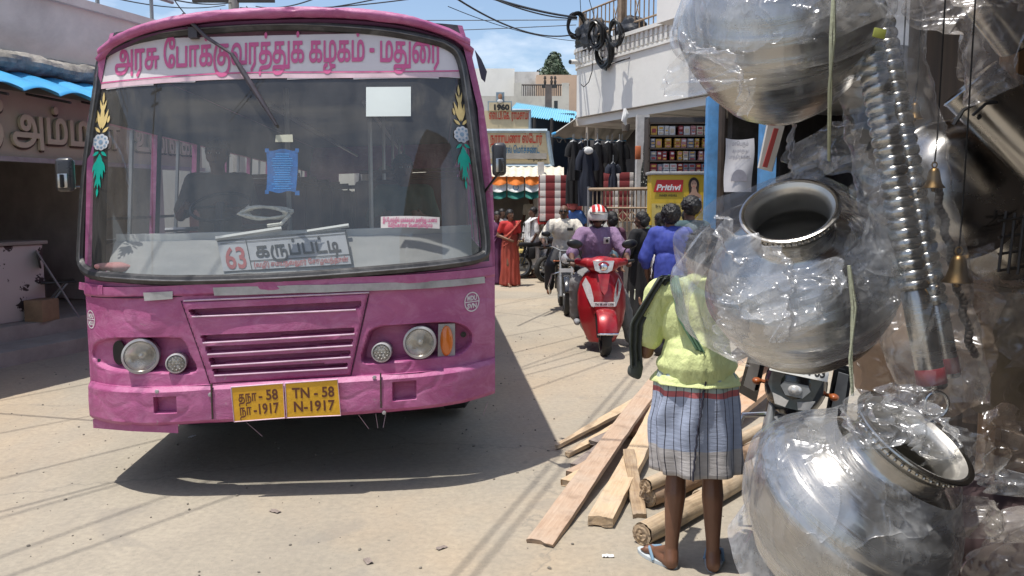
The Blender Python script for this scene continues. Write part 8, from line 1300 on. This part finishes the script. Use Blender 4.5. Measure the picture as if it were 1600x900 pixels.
plank('pale square block end lowest beside the long plank', G_(884, 762), G_(925, 736), .08, .04, WPALE, .0, .0)
plank('short bark edged stick lying towards us right of the thick beam', G_(1000, 812), G_(982, 735), .075, .03, WBARK, .0, .10)
# litter on the road
for i, (u, v, k, lb) in enumerate(((950, 870, .03, 'white paper scrap beside the long reddish plank'), (300, 683, .03, 'white scrap near the hanging flap of the bus'), (430, 800, .035, 'crushed dark leaf in front of the bus shadow'), (690, 857, .03, 'curled dry leaf in the middle of the road'), (575, 878, .035, 'pale straw scrap at the bottom of the road'), (1015, 625, .06, 'flattened slipper strap beside the timber'))):
    p = gnd(u, v); t = thing('road_litter', lb, 'litter', p, i*1.3, 'scraps of litter on the road'); m = MB(); m.grid(lambda a, b: ((a-.5)*k*2, (b-.5)*k, .004+.012*abs(nz3((a*3, b*3, i), 1.2))), 8, 6); m.build('scrap', WHITECL if i in (0, 1) else WGREY, t)
for i in range(9):
    u, v = 838+i*6+random.uniform(-4, 4), 398+random.uniform(-5, 7); p = gnd(u, v); t = thing('rubbish_scrap', 'small scrap in the rubbish strip beyond the motorcyclist', 'litter', p, i, 'rubbish scraps beyond the motorcyclist'); m = MB(); m.ell((0, 0, .05), (.12, .09, .06), None, 14, 8); m.v = [tuple(Vector(q)*(1+.5*nz3(q, 12, i))) for q in m.v]; m.build('scrap', (WHITECL, mat('green_scrap', (.12, .2, .06), .8), CONC)[i % 3], t)
# black motorcycle in the foreground
FB = Vector((1.45, 4.486, 0)); fbt = motorcycle(FB, -.35, 'black motorcycle parked behind the steel pots with plate TN 63', DKTANK, name='motorcycle'); fbt.rotation_euler = (0, .15, -.35)
for c in children(fbt):
    if c.name.split('.')[0] in ('headlight', 'number_plate'):
        for d in children(c): bpy.data.objects.remove(d)
        bpy.data.objects.remove(c)
m = MB(); m.ell((0, -.44, .86), (.15, .12, .17), None, 24, 16); cw = m.build('headlight_cowl', DKTANK, fbt)
m = MB(); m.poly([(-.12, -.54, .93), (.12, -.54, .93), (.13, -.545, .86), (.07, -.56, .76), (-.07, -.56, .76), (-.13, -.545, .86)], (0, .05, 0)); hl = m.build('headlight', mat('smoked_lens', (.07, .075, .08), .12, .2, var=.3, scale=20), cw, 20)
m = MB(); m.poly([(-.055, -.565, .89), (.055, -.565, .89), (.07, -.568, .865), (.04, -.572, .825), (-.04, -.572, .825), (-.07, -.568, .865)], (0, .02, 0)); m.build('lamp_bowl', STEELGREY, hl); m = MB(); m.ell((0, -.568, .857), (.034, .02, .026), None, 16, 10); m.build('lamp_bulb', CLEARL, hl)
for sx in (-1, 1): m = MB(); m.poly([(sx*.02, -.57, .80), (sx*.10, -.56, .82), (sx*.08, -.565, .77), (sx*.03, -.57, .765)], (0, .02, 0)); m.build('lamp_eyebrow', CLEARL, hl)
m = MB(); m.box((0, -.56, .965), (.27, .012, .075), Matrix.Rotation(-.3, 3, 'X')); pl = m.build('number_plate', WHITEPL, fbt, smooth=0); V, Fc, L_ = latin('TN 63', .044, .002, 0, .135); Mx = Matrix.Translation((0, -.56, .965)) @ Matrix.Rotation(-.3, 4, 'X'); m = MB(); m.add([Mx @ Vector((x-.015, -.0075, z-.022)) for x, z, _ in V], Fc); m.build('plate_lettering', INK, pl, smooth=0)
for sx in (-1, 1): m = MB(); m.poly([(sx*.16, -.40, 1.0), (sx*.25, -.36, .98), (sx*.27, -.28, .72), (sx*.17, -.34, .70)], (0, .03, 0)); q = m.build('tank_shroud', DKTANK, fbt); m = MB(); m.poly([(sx*.185, -.405, .96), (sx*.235, -.38, .95), (sx*.25, -.31, .77), (sx*.19, -.345, .76)], (0, -.012, 0)); m.build('shroud_grille', STEELGREY, q)
# ================================================================ OVERHEAD WIRES AND POLES
def pole(label, loc, h):
    t = thing('utility_pole', label, 'pole', loc, 0, 'concrete electricity poles'); m = MB(); m.tube([(0, 0, 0), (0, 0, h)], [.13, .09], 10); m.build('post', CONC, t); m = MB(); m.box((0, 0, h-.35), (1.5, .08, .08)); m.box((0, 0, h-.9), (1.0, .08, .08)); m.build('crossarm', IRON, t, smooth=0)
    for x in (-.65, -.25, .25, .65): m = MB(); m.lathe([(.001, .12), (.03, .11), (.04, .05), (.02, 0)], 8, Matrix.Translation((x, 0, h-.31))); m.build('insulator', DKBROWN, t)
    return t
pp_ = at(365, 0, 15.5); pole('concrete pole behind the bus roof with its crossarm just in view', (pp_.x, 15.5, 0), pp_.z+.35)
pole('electricity pole on the left kerb behind the photographer', (-6.2, -1.5, 0), 6.6)
WIRE = mat('black_cable', (.02, .02, .022), .6)
def wire(label, a, b, sag, r=.011, n=24, grp='overhead wires'):
    a, b = Vector(a), Vector(b); t = thing('overhead_wire', label, 'wire', a, 0, grp); m = MB(); m.tube([a.lerp(b, i/n)-a-Vector((0, 0, sag*4*(i/n)*(1-i/n))) for i in range(n+1)], r, 5); m.build('cable', WIRE, t)
E1 = at(901, 30, 18.0); far = at(300, -60, 9)
for k, (lb, u0, v0, z0, u1, v1, z1, sag, r) in enumerate((('thick bundled cable dropping from the top of the picture to the balcony corner', 740, -12, 12, 901, 27, 18, .05, .022), ('second strand of the thick bundle beside it', 752, -10, 12.2, 901, 29, 18, .09, .014), ('long drooping cable sweeping from above the bus to the balcony corner', 690, -18, 11, 900, 53, 18, .25, .014), ('level wire running behind the bus roof to the balcony corner', 300, 30, 22, 902, 31, 18.1, .02, .01), ('lower level wire ending at the coil on the balcony', 300, 52, 24, 900, 39, 18, .08, .009), ('faint wire falling to the balcony below the others', 700, 10, 14, 899, 64, 18.2, .1, .007),
    ('thin wire rising steeply from the balcony corner', 908, 28, 18, 905, -30, 17, 0, .008), ('thin wire slanting up right from the rail', 928, 25, 17.6, 912, -30, 17, 0, .008), ('wire from the pole sloping up over the bus roof', 375, 12, 15.5, 720, -14, 12, .1, .01), ('wire crossing above the bus roof towards the right', 360, 14, 15.5, 660, -20, 11, .15, .01), ('wire from the pole to the top left of the picture', 362, 4, 15.5, 190, -25, 9, .1, .01), ('second wire from the pole to the upper left', 352, 8, 15.5, 150, -10, 10, .1, .008), ('slack wire looping left of the pole', 345, 14, 15.5, 260, -20, 10, .35, .008), ('wire from the crossarm passing over the pink roof', 400, 10, 15.5, 520, -15, 11, .1, .01), ('short slack loop hanging under the crossarm', 385, 10, 15.5, 455, 14, 15, .25, .01))):
    wire(lb, at(u0, v0, z0), at(u1, v1, z1), sag, r)
# cables over the road: their shadows cross the ground in front of the bus
for k, (u0, v0, u1, v1, h) in enumerate(((0, 776, 268, 706, 5.2), (152, 900, 400, 803, 5.6), (0, 700, 270, 645, 5.9), (0, 835, 240, 768, 5.0), (60, 895, 300, 800, 6.1), (790, 885, 880, 765, 5.4), (815, 900, 905, 770, 5.8), (0, 640, 200, 600, 5.5), (0, 678, 300, 703, 4.9), (880, 580, 1010, 540, 6.0))):
    a, b = gnd(u0, v0), gnd(u1, v1); d = (b-a).normalized(); off = Vector((-.22*h, -.03*h, h)); wire('cable high over the road, number %d from the bus side, out of view above' % (k+1), a-d*7+off, b+d*(9 if k != 8 else 4)+off, .12, .009 if k != 8 else .012, 30, 'cables high over the road')
# ================================================================ THE STALL ON THE RIGHT
STEEL = mat('polished_steel', (.43, .42, .40), .25, 1., var=.10, scale=5, bump=.10, bscale=9, stretch=(1, 1, 14)); STEELD = mat('dull_steel', (.42, .41, .40), .24, 1., var=.1, scale=20); BRASS = mat('aged_brass', (.22, .14, .06), .38, 1., var=.2, scale=30)
FILM = plastic_film('crinkled_polythene', .24, .20, bump=.75, bscale=14.); FILMC = plastic_film('clear_polythene', .10, .14, bump=.7, bscale=12., fold=.55); FILMS = plastic_film('sleeve_polythene', .07, .10, bump=.35, bscale=8., fold=.25); FILMM = plastic_film('milky_polythene', .30, .22, (.62, .58, .55), .5, 12.); FILMB = plastic_film('brownish_polythene', .34, .2, (.50, .40, .32), .45, 9.)
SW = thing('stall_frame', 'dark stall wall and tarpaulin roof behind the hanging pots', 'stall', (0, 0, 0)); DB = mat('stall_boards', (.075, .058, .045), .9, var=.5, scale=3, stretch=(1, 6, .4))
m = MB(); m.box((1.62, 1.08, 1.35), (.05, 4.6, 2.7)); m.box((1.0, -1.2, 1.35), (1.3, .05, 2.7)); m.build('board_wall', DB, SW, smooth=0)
m = MB(); m.grid(lambda a, b: (.52+2.2*a, -1.6+5.2*b, 2.80+.12*a-.03*math.sin(b*9)*(1-a)+.02*nz3((a*4, b*6, 0))), 30, 40); o = m.build('tarpaulin_roof', mat('brown_tarpaulin', (.10, .075, .06), .8), SW, 60); q = o.modifiers.new('t', 'SOLIDIFY'); q.thickness = .01
m = MB()
for y in (-.9, .4, 1.5, 2.6): m.tube([(.50, y, 2.76), (1.7, y, 2.84)], .022, 6)
for x in (.56, .9, 1.3): m.tube([(x, -1.5, 2.76), (x, 2.8, 2.76)], .02, 6)
m.tube([(1.55, 2.6, 0), (1.55, 2.6, 2.85)], .035, 8); m.build('poles', WOODP, SW)
m = MB(); m.box((1.35, .8, .38), (.5, 3.4, .76)); m.build('bench', DB, SW, smooth=0)
STEELI = mat('brushed_steel_inside', (.62, .60, .56), .42, .92, var=.08, scale=20)
# ---- pots
def axis_from(u, v, tilt, dx, dy):
    w_ = -ray(u, v).normalized(); up = (_U-w_*_U.dot(w_)).normalized(); rt = up.cross(w_).normalized(); g_ = (rt*dx-up*dy).normalized(); return (w_*math.cos(tilt)+g_*math.sin(tilt)).normalized()
def frame(c, ax, ref=Vector((0, 0, 1))):
    x = ax.cross(ref).normalized(); y = ax.cross(x).normalized(); M = Matrix((x, y, ax)).transposed().to_4x4(); M.translation = c; return M
POT = [(.001, -.86), (.18, -.855), (.36, -.81), (.58, -.68), (.78, -.47), (.92, -.22), (.985, -.04), (1.0, .02), (.995, .06), (.972, .10), (.965, .12), (.95, .17), (.945, .185), (.90, .27), (.885, .285), (.80, .42), (.68, .54), (.56, .62), (.50, .66), (.475, .70), (.47, .78), (.475, .84), (.50, .87), (.51, .89), (.505, .92), (.53, .95), (.57, .97), (.585, .985), (.58, 1.0), (.55, 1.005), (.52, .995), (.475, .955), (.45, .90), (.44, .80), (.445, .70), (.50, .63), (.62, .54), (.74, .42), (.85, .25), (.93, .02), (.86, -.22), (.70, -.46), (.45, -.68), (.2, -.76), (.001, -.775)]
def pot(label, u, v, Z, Rr, tilt, dx, dy, mt=STEEL, mouth=1.):
    c = at(u, v, Z); ax = axis_from(u, v, tilt, dx, dy); M = frame(c, ax); t = thing('steel_pot', label, 'pot', c); t.rotation_euler = M.to_euler(); m = MB()
    P = []; sh = lambda q: (q[0]*(1-(1-mouth)*min(1, max(0, (q[1]-.3)/.35))), q[1]*(1.2 if q[1] < 0 else 1))
    for i in range(len(POT)-1):
        a, b = sh(POT[i]), sh(POT[i+1]); n_ = 3
        for k in range(n_): P.append(((a[0]+(b[0]-a[0])*k/n_)*Rr, (a[1]+(b[1]-a[1])*k/n_)*Rr))
    P.append((.0005, POT[-1][1]*Rr*1.2)); P[0] = (.0005, P[0][1]); cut = [i for i, q in enumerate(P) if q[1] > .99*Rr][-1]; m.lathe(P[:cut+1], 88); m.build('pot_body', mt, t, 50); m = MB(); m.lathe(P[cut:], 88); m.build('pot_inside', STEELI, t, 50)
    m = MB()
    for i in range(46): a = 2*PI*i/46; m.ell((.515*mouth*Rr*math.cos(a), .515*mouth*Rr*math.sin(a), .905*Rr), (.016*Rr, .016*Rr, .02*Rr), None, 8, 6)
    m.build('beaded_rim', mt, t, 180); return t, M
t1, M1 = pot('shiny steel pot in the middle of the hanging column, its mouth open towards us', 1252, 441, 1.27, .148, R(46), -.16, -1, mouth=.82)
t2, M2 = pot('steel pot lowest in the column, tilted right with a dark mouth', 1330, 792, 1.10, .142, R(62), .62, -.78)
t3, M3 = pot('steel pot topmost in the column, cut off by the top of the picture', 1216, 36, 1.24, .146, R(66), -.05, -1)
def film(name, label, fn, nu, nv, mt, closed=False, cat='plastic bag', loc=None, smooth=180, into=None):
    if into: c = into.location.copy(); m = MB(); m.grid(lambda a, b: tuple(Vector(fn(a, b))-c), nu, nv, closed); m.build(name, mt, into, smooth); return into
    c = loc or Vector((0, 0, 0)); t = thing(name, label, cat, c); m = MB(); m.grid(lambda a, b: tuple(Vector(fn(a, b))-c), nu, nv, closed); m.build('film', mt, t, smooth); return t
def crump(p, amp, sc, seed): return amp*(1.3*ridged(p, sc, seed, 3)-.5+.5*abs(nz3(p, sc*2.6, seed+3)))
def wrap(M, Rr, z0, z1, gap, amp, seed, bulge=None, flare=0., sc=9.):
    """film round a pot, from height z0 to z1 along its axis (pot radii)"""
    outer = [(r_, z) for r_, z in POT[:29]]; zs_ = [z for r_, z in outer]; rs_ = [r_ for r_, z in outer]
    def fn(a, b):
        th = 2*PI*a; z = z0+(z1-z0)*b+.05*nz3((math.cos(th)*2, math.sin(th)*2, b), 1, seed); r_ = float(np.interp(min(z, .93), zs_, rs_)); r_ = max(r_, .62*(1-max(0, z-.5))+.05); d = Vector((math.cos(th), math.sin(th), 0)); n_ = Vector((math.cos(th), math.sin(th), .5*(z-.05))).normalized()
        p = d*r_*Rr+Vector((0, 0, z*Rr)); e_ = Vector((p.x, p.y, p.z*.38))+M.translation; k = gap+amp*(ridged(e_, sc, seed, 2)*.6+.8*nz3(p, sc*.5, seed)+.45*abs(nz3(e_, sc*2.3, seed+5))+.35)+flare*b*b; p = p+n_*Rr*max(.012, k)
        q = M @ p
        if bulge: q = q+bulge(q, th, b)
        return q
    return fn
C1 = M1.translation.copy()
def bul1(q, th, b): l = max(0, -(q.x-C1.x)/.15); return Vector((-.045*l*l*(.4+b), -.02*l, -.012*l))*1.0
B1 = film('plastic_bag', 'crinkled clear bag pulled over the shoulder of the middle pot', wrap(M1, .148, -.02, .80, .03, .085, 3, bul1, .10), 200, 90, FILM, True, loc=C1)
def upneck(a, b):   # gathered film from the back of the mouth up to the string
    S0 = at(1293, 268, 1.24); p0 = at(1195+165*a, 292-34*math.sin(PI*a)+30*a, 1.24); p1 = at(1262+64*a, 232+18*a, 1.23); p = p0.lerp(p1, b); f_ = crump(p, .030, 16, 5); return p+Vector((.4*f_, -f_-.02, .3*f_))
film('gathered_neck', None, upneck, 90, 50, FILM, into=B1)
def tail1(a, b): p = at(1102+52*a+8*b, 470+88*b+10*math.sin(a*3), 1.22); f_ = crump(p, .016, 18, 2); return p+Vector((f_, -f_, 0))
film('loose_tail', None, tail1, 50, 60, FILM, into=B1)
def drape(a, b): p = at(1104+238*a-20*b, 300+150*a*a*.4+(95+130*math.sin(PI*min(1, a*1.1))**.7)*(.45+.55*b), 1.15-.06*math.sin(PI*a)+.05*(1-b)); f_ = crump(p, .026, 12, 21); return p+Vector((f_*.5, -f_, .5*f_))
film('front_fold', None, drape, 130, 80, FILM, into=B1)
def rt1(a, b): p = at(1300+95*a*(1-.3*b), 258+190*b+55*a*a, 1.20-.02*b); f_ = crump(p, .026, 12, 7); return p+Vector((f_*.4, -f_, .2*f_))
film('shoulder_fold', None, rt1, 80, 90, FILMC, into=B1)
C2 = M2.translation.copy()
B2 = film('plastic_bag', 'milky clear bag enclosing the lowest pot', wrap(M2, .142, -.98, .72, .03, .06, 8, None, .02, 8), 200, 110, FILM, True, loc=C2)
def up2(a, b): p = at(1296+120*a-10*b, 612+110*b*(.6+.4*a)+14*math.sin(a*6), 1.0+.05*a-.03*b); f_ = crump(p, .03, 14, 4); return p+Vector((f_*.5, -f_, .4*f_))
film('crinkled_collar', None, up2, 80, 60, FILM, into=B2)
def rt2(a, b): p = at(1425+165*a-20*b, 655+90*a+55*b*(1.4-a)-14*math.sin(a*5), 1.08+.05*a); f_ = crump(p, .028, 12, 6); return p+Vector((f_*.4, -f_, .4*f_))
film('pointed_corner', None, rt2, 80, 60, FILMC, into=B2)
def rt3(a, b): p = at(1480+115*a, 770+70*b+40*a-30*a*b, 1.05+.1*a); f_ = crump(p, .02, 12, 9); return p+Vector((f_*.4, -f_, .5*f_))
film('plastic_bag', 'grey plastic corner at the lower right beside the lowest pot', rt3, 60, 50, FILMM)
C3 = M3.translation.copy()
B3 = film('plastic_bag', 'clear bag stretched over the topmost pot and hanging out to its left', wrap(M3, .146, .0, .95, .03, .06, 12, None, .05), 200, 80, FILM, True, loc=C3)
def l3(a, b):       # sheet hanging left of the top pot
    e = at(1072-50*b**1.2-(6*math.sin(b*9)), -20+168*b, 1.2); f2 = at(1090+78*b, -10+195*b**1.1, 1.14); p = e.lerp(f2, a); f_ = crump(p, .028*(.4+b), 11, 1); return p+Vector((f_*.5, -f_, .35*f_))
film('hanging_skirt', None, l3, 90, 120, FILM, into=B3)
def r3(a, b): p = at(1230+150*a, -25+100*b*(1-.35*a)+60*b*a*0, 1.1); f_ = crump(p, .022, 12, 10); return p+Vector((f_*.4, -f_, .3*f_))
film('right_fold', None, r3, 80, 60, FILMC, into=B3)
def mid(a, b): p = at(1205+115*a, 205+75*b+16*math.sin(a*5), 1.34); f_ = crump(p, .03, 12, 14); return p+Vector((f_*.4, -f_, .4*f_))
film('plastic_bag', 'crumpled plastic scrap between the topmost and the middle pot', mid, 70, 50, FILM)
PR_ = thing('paper_packet', 'white packet with red edge hung behind the plastic scrap', 'packet', (0, 0, 0)); m = MB(); m.poly([at(*q, 1.5) for q in ((1200, 195), (1226, 197), (1207, 268), (1186, 262))], (0, .01, 0)); m.build('packet', mat('greyed_paper', (.4, .39, .38), .7), PR_, smooth=0); m = MB(); m.poly([at(*q, 1.49) for q in ((1210, 200), (1217, 201), (1199, 262), (1192, 260))], (0, .004, 0)); m.build('red_edge', mat('faded_red_print', (.24, .03, .03)), PR_, smooth=0)
# ---- strings
ROPE = mat('pale_green_twine', (.40, .42, .30), .85, scale=60, bump=.4)
for lb, pts in (('pale green plastic twine running down over the topmost pot', ((1302, -10, 1.06), (1298, 60, 1.06), (1298, 140, 1.08), (1295, 250, 1.15))), ('pale green twine hanging below the middle pot', ((1326, 415, 1.1), (1332, 480, 1.1), (1330, 560, 1.1), (1332, 618, 1.1)))):
    t = thing('twine', lb, 'string', at(*pts[0])); c = at(*pts[0]); m = MB(); P = [at(*q)-c for q in pts]; m.tube(P, .0036, 6, flat=.5); m.tube([p+Vector((.004*math.sin(i*2), -.002, 0)) for i, p in enumerate(P)], .002, 5); m.build('strand', ROPE, t)
# ---- ribbed steel rods in a sleeve
def rod(label, p0, p1, r, nb, frac=.74, Z0=1.2, Z1=1.13):
    a, b = at(p0[0], p0[1], Z0), at(p1[0], p1[1], Z1); M = frame(a, (b-a).normalized()); L_ = (b-a).length; t = thing('ribbed_rod', label, 'steel rod', a, 0, 'ribbed steel rods in plastic'); t.rotation_euler = M.to_euler(); m = MB(); prof = [(.0005, 0)]
    for i in range(nb):
        for k in range(8): u = k/8; prof.append((r*(.80+.20*math.sin(PI*u)**.7), L_*frac*(i+u)/nb))
    prof += [(r*.72, L_*frac), (r*.92, L_*(frac+.02)), (r*.92, L_*.995), (r*.8, L_), (.0005, L_)]; m.lathe(prof, 32); m.build('rod_body', STEEL, t, 50)
    m = MB(); m.lathe([(r*.93, L_*.945), (r*.97, L_*.947), (r*.97, L_*.985), (r*.93, L_*.987)], 28); m.build('red_band', mat('dark_red_label', (.22, .01, .02), .5), t); return t
rod('ribbed steel rod nearest us with a red band at its foot', (1348, 20), (1458, 608), .0205, 27)
rod('second ribbed steel rod tucked right behind the first', (1378, 30), (1482, 590), .0185, 27, .80, 1.26, 1.19)
def sleeve(a, b): th = 2*PI*a; c = at(1362+112*b, 5+640*b, 1.19-.06*b); p = c+Vector((.060*math.cos(th), .035*math.sin(th), .012*math.cos(th))); f_ = crump(p, .005, 10, 3); return p+Vector((math.cos(th)*f_, math.sin(th)*f_, 0))
film('plastic_sleeve', 'long clear sleeve round the two ribbed rods', sleeve, 60, 160, FILMS, True, cat='plastic sleeve')
t = thing('wire_ring', 'small wire ring at the foot of the rod sleeve', 'ring', at(1463, 632, 1.1)); m = MB(); m.tube([(.016*math.cos(i*PI/10), 0, .018*math.sin(i*PI/10)) for i in range(21)], .0022, 6, False); m.build('ring', STEELD, t)
t = thing('yellow_tag', 'yellow green tag stuck on the upper end of the rods', 'tag', at(1374, 52, 1.08)); m = MB(); m.rbox((0, 0, 0), (.016, .003, .012), .001, Matrix.Rotation(.2, 3, 'Y')); m.build('paper', mat('yellow_green_paper', (.32, .34, .07), .6), t)
# ---- brass bells
def bell(label, u, v, Z, k=1.):
    t = thing('brass_bell', label, 'bell', at(u, v, Z), 0, 'small brass bells hung in the stall'); m = MB(); m.lathe([(.001, .0), (.010, -.002), (.015, -.012), (.018, -.03), (.022, -.045), (.030, -.055), (.031, -.058), (.027, -.057), (.018, -.042), (.001, -.012)], 28); m.v = [tuple(Vector(q)*k) for q in m.v]; m.build('bell_body', BRASS, t, 60)
    m = MB(); m.tube([(.007*k*math.cos(i*PI/8), 0, .008*k+.008*k*math.sin(i*PI/8)) for i in range(17)], .0022*k, 6, False); m.build('loop', BRASS, t); m = MB(); m.tube([(0, 0, -.02*k), (0, 0, -.06*k)], .003*k, 6); m.ell((0, 0, -.062*k), .007*k, n=10); m.build('clapper', BRASS, t); m = MB(); m.tube([(0, 0, .012*k), (.002, 0, .09*k), (.004, 0, .5)], .0012, 5); m.build('cord', BLACKPL, t)
bell('brass bell lowest in view, hung right of the rod sleeve', 1498, 398, 1.16, .68); bell('brass bell with dark loop beside the steel basin edge', 1460, 262, 1.18, .5); bell('faint brass bell seen through the plastic sleeve', 1406, 158, 1.24, .45); bell('tiny brass bell just right of the faint one', 1430, 160, 1.25, .42)
t = thing('bead_chain', 'dark twisted bead chain hanging beside the lowest bell', 'chain', at(1470, 300, 1.2)); c = at(1470, 300, 1.2); m = MB()
for i in range(40): p = at(1462+60*(i/40)+3*math.sin(i), 290+270*(i/40), 1.2)-c; m.ell(p, .0065, n=8, k=6)
m.build('beads', DKBROWN, t, 180)
# ---- basins and cans in the dark
def lathe_thing(name, label, cat, prof, u, v, Z, tilt, dx, dy, mt, k=1.):
    c = at(u, v, Z); M = frame(c, axis_from(u, v, tilt, dx, dy)); t = thing(name, label, cat, c); t.rotation_euler = M.to_euler(); m = MB(); m.lathe([(a*k, b*k) for a, b in prof], 64); m.build('vessel', mt, t, 50); return t
BAS = [(.0005, -.05), (.07, -.05), (.105, -.02), (.118, .02), (.125, .024), (.125, .028), (.115, .025), (.10, -.014), (.066, -.044), (.0005, -.044)]
lathe_thing('steel_basin', 'broad steel basin hung on edge in the shade, mirroring the brown street', 'basin', BAS, 1506, 290, 1.42, R(150), -.5, .2, STEELD, 1.0)
lathe_thing('steel_basin', 'second steel basin behind, only its dark edge in view at the right', 'basin', BAS, 1585, 330, 1.5, R(140), -.6, .3, STEELD, 1.1)
CAN = [(.0005, 0), (.05, 0), (.052, .004), (.052, .2), (.054, .205), (.05, .207), (.049, .2), (.049, .01), (.0005, .01)]
lathe_thing('steel_can', 'tall steel can lying slanted at the upper right with a bright edge', 'can', CAN, 1648, 262, 1.3, R(80), -.62, -.78, STEELD, .9)
lathe_thing('steel_can', 'steel can slanted beneath the bright edged one', 'can', CAN, 1640, 330, 1.45, R(80), -.6, -.8, STEELD, 1.1)
lathe_thing('steel_can', 'dark steel mug at the extreme upper right', 'can', CAN, 1600, 60, 1.5, R(70), -.5, -.8, STEELD, .9)
t = thing('wire_hook', 'black wire hooks tying the slanted cans', 'hook', at(1525, 175, 1.3)); c = at(1525, 175, 1.3); m = MB(); m.tube([at(u, v, 1.3)-c for u, v in ((1490, 195), (1505, 172), (1522, 163), (1535, 172), (1528, 185), (1560, 158))], .003, 6); m.tube([at(u, v, 1.28)-c for u, v in ((1520, 180), (1540, 162), (1558, 160))], .0025, 6); m.build('wire', BLACKPL, t)
def grey(a, b): p = at(1392+190*a+10*b-60*b*(1-a)*0+70*b*(1-a), -30+190*b*(1-.25*abs(a-.5)), 1.22+.08*a); f_ = crump(p, .03, 8, 2); return p+Vector((f_*.4, -f_, .4*f_))
film('plastic_bag', 'greyish bundle of plastic hanging at the top right in the shade', grey, 90, 80, FILMM)
def beige(a, b): p = at(1345+185*a-30*b*(1-a), 400+245*b+20*math.sin(a*4), 1.40-.05*b); f_ = crump(p, .022, 8, 11); return p+Vector((f_*.4, -f_, .3*f_))
film('plastic_bag', 'big brownish bag hanging behind the rods and the middle pot', beige, 80, 90, FILMB)
def brown2(a, b): p = at(1500+130*a, 430+230*b+20*a, 1.42+.05*a); f_ = crump(p, .02, 8, 15); return p+Vector((f_*.4, -f_, .3*f_))
film('plastic_bag', 'dim olive bag of goods at the right edge below the basin', brown2, 70, 70, FILMB)
def pf(name, label, u, v, Z, size, mt, seed):
    t = thing(name, label, 'bundle', at(u, v, Z)); m = MB(); m.ell((0, 0, 0), size, None, 44, 28); m.v = [tuple(Vector(q)*(1+.22*nz3(q, 7, seed)+.08*ridged(q, 9, seed))) for q in m.v]; m.build('sack', mt, t, 180)
pf('goods_sack', 'tan cloth sack of goods behind the brownish bag', 1440, 520, 1.68, (.15, .12, .17), mat('tan_sacking', (.30, .21, .15), .9), 1)
pf('goods_sack', 'dark maroon sack at the lower right under the plastic corners', 1560, 840, 1.4, (.16, .13, .11), mat('maroon_sacking', (.035, .018, .02), .9), 2)
pf('goods_sack', 'olive sack wrapped in dim plastic beside the right edge', 1590, 540, 1.65, (.13, .12, .14), mat('olive_sacking', (.10, .085, .05), .9), 3)
for k, (u0, v0, du, dv, Z, sd, lb) in enumerate(((1496, 640, 90, 110, 1.34, 21, 'dusty brown bag above the grey plastic corner at lower right'), (1535, 470, 80, 120, 1.5, 23, 'grey brown bag beneath the wire rack'), (1470, 120, 70, 150, 1.45, 25, 'dim bag hanging behind the wire hooks'), (1500, 800, 110, 120, 1.25, 27, 'brown grey bag filling the bottom right corner'))):
    film('plastic_bag', lb, (lambda a, b, u0=u0, v0=v0, du=du, dv=dv, Z=Z, sd=sd: (lambda p, f_: p+Vector((f_*.4, -f_, .4*f_)))(at(u0+du*a+12*math.sin(b*5+sd), v0+dv*b+10*math.sin(a*4+sd), Z), crump(at(u0+du*a, v0+dv*b, Z), .03, 9, sd))), 60, 60, FILMB if k % 2 == 0 else FILMM)
t = thing('wire_rack', 'black wire rack sticking out at the right edge', 'rack', at(1590, 370, 1.35)); c = at(1590, 370, 1.35); m = MB()
for i in range(5): m.tube([at(1572+i*14, 330+i*3, 1.35)-c, at(1560+i*15, 425+i*2, 1.33)-c], .0025, 5)
for i in range(4): m.tube([at(1560, 345+i*26, 1.34)-c, at(1640, 335+i*25, 1.36)-c], .0025, 5)
m.build('wires', IRON, t)
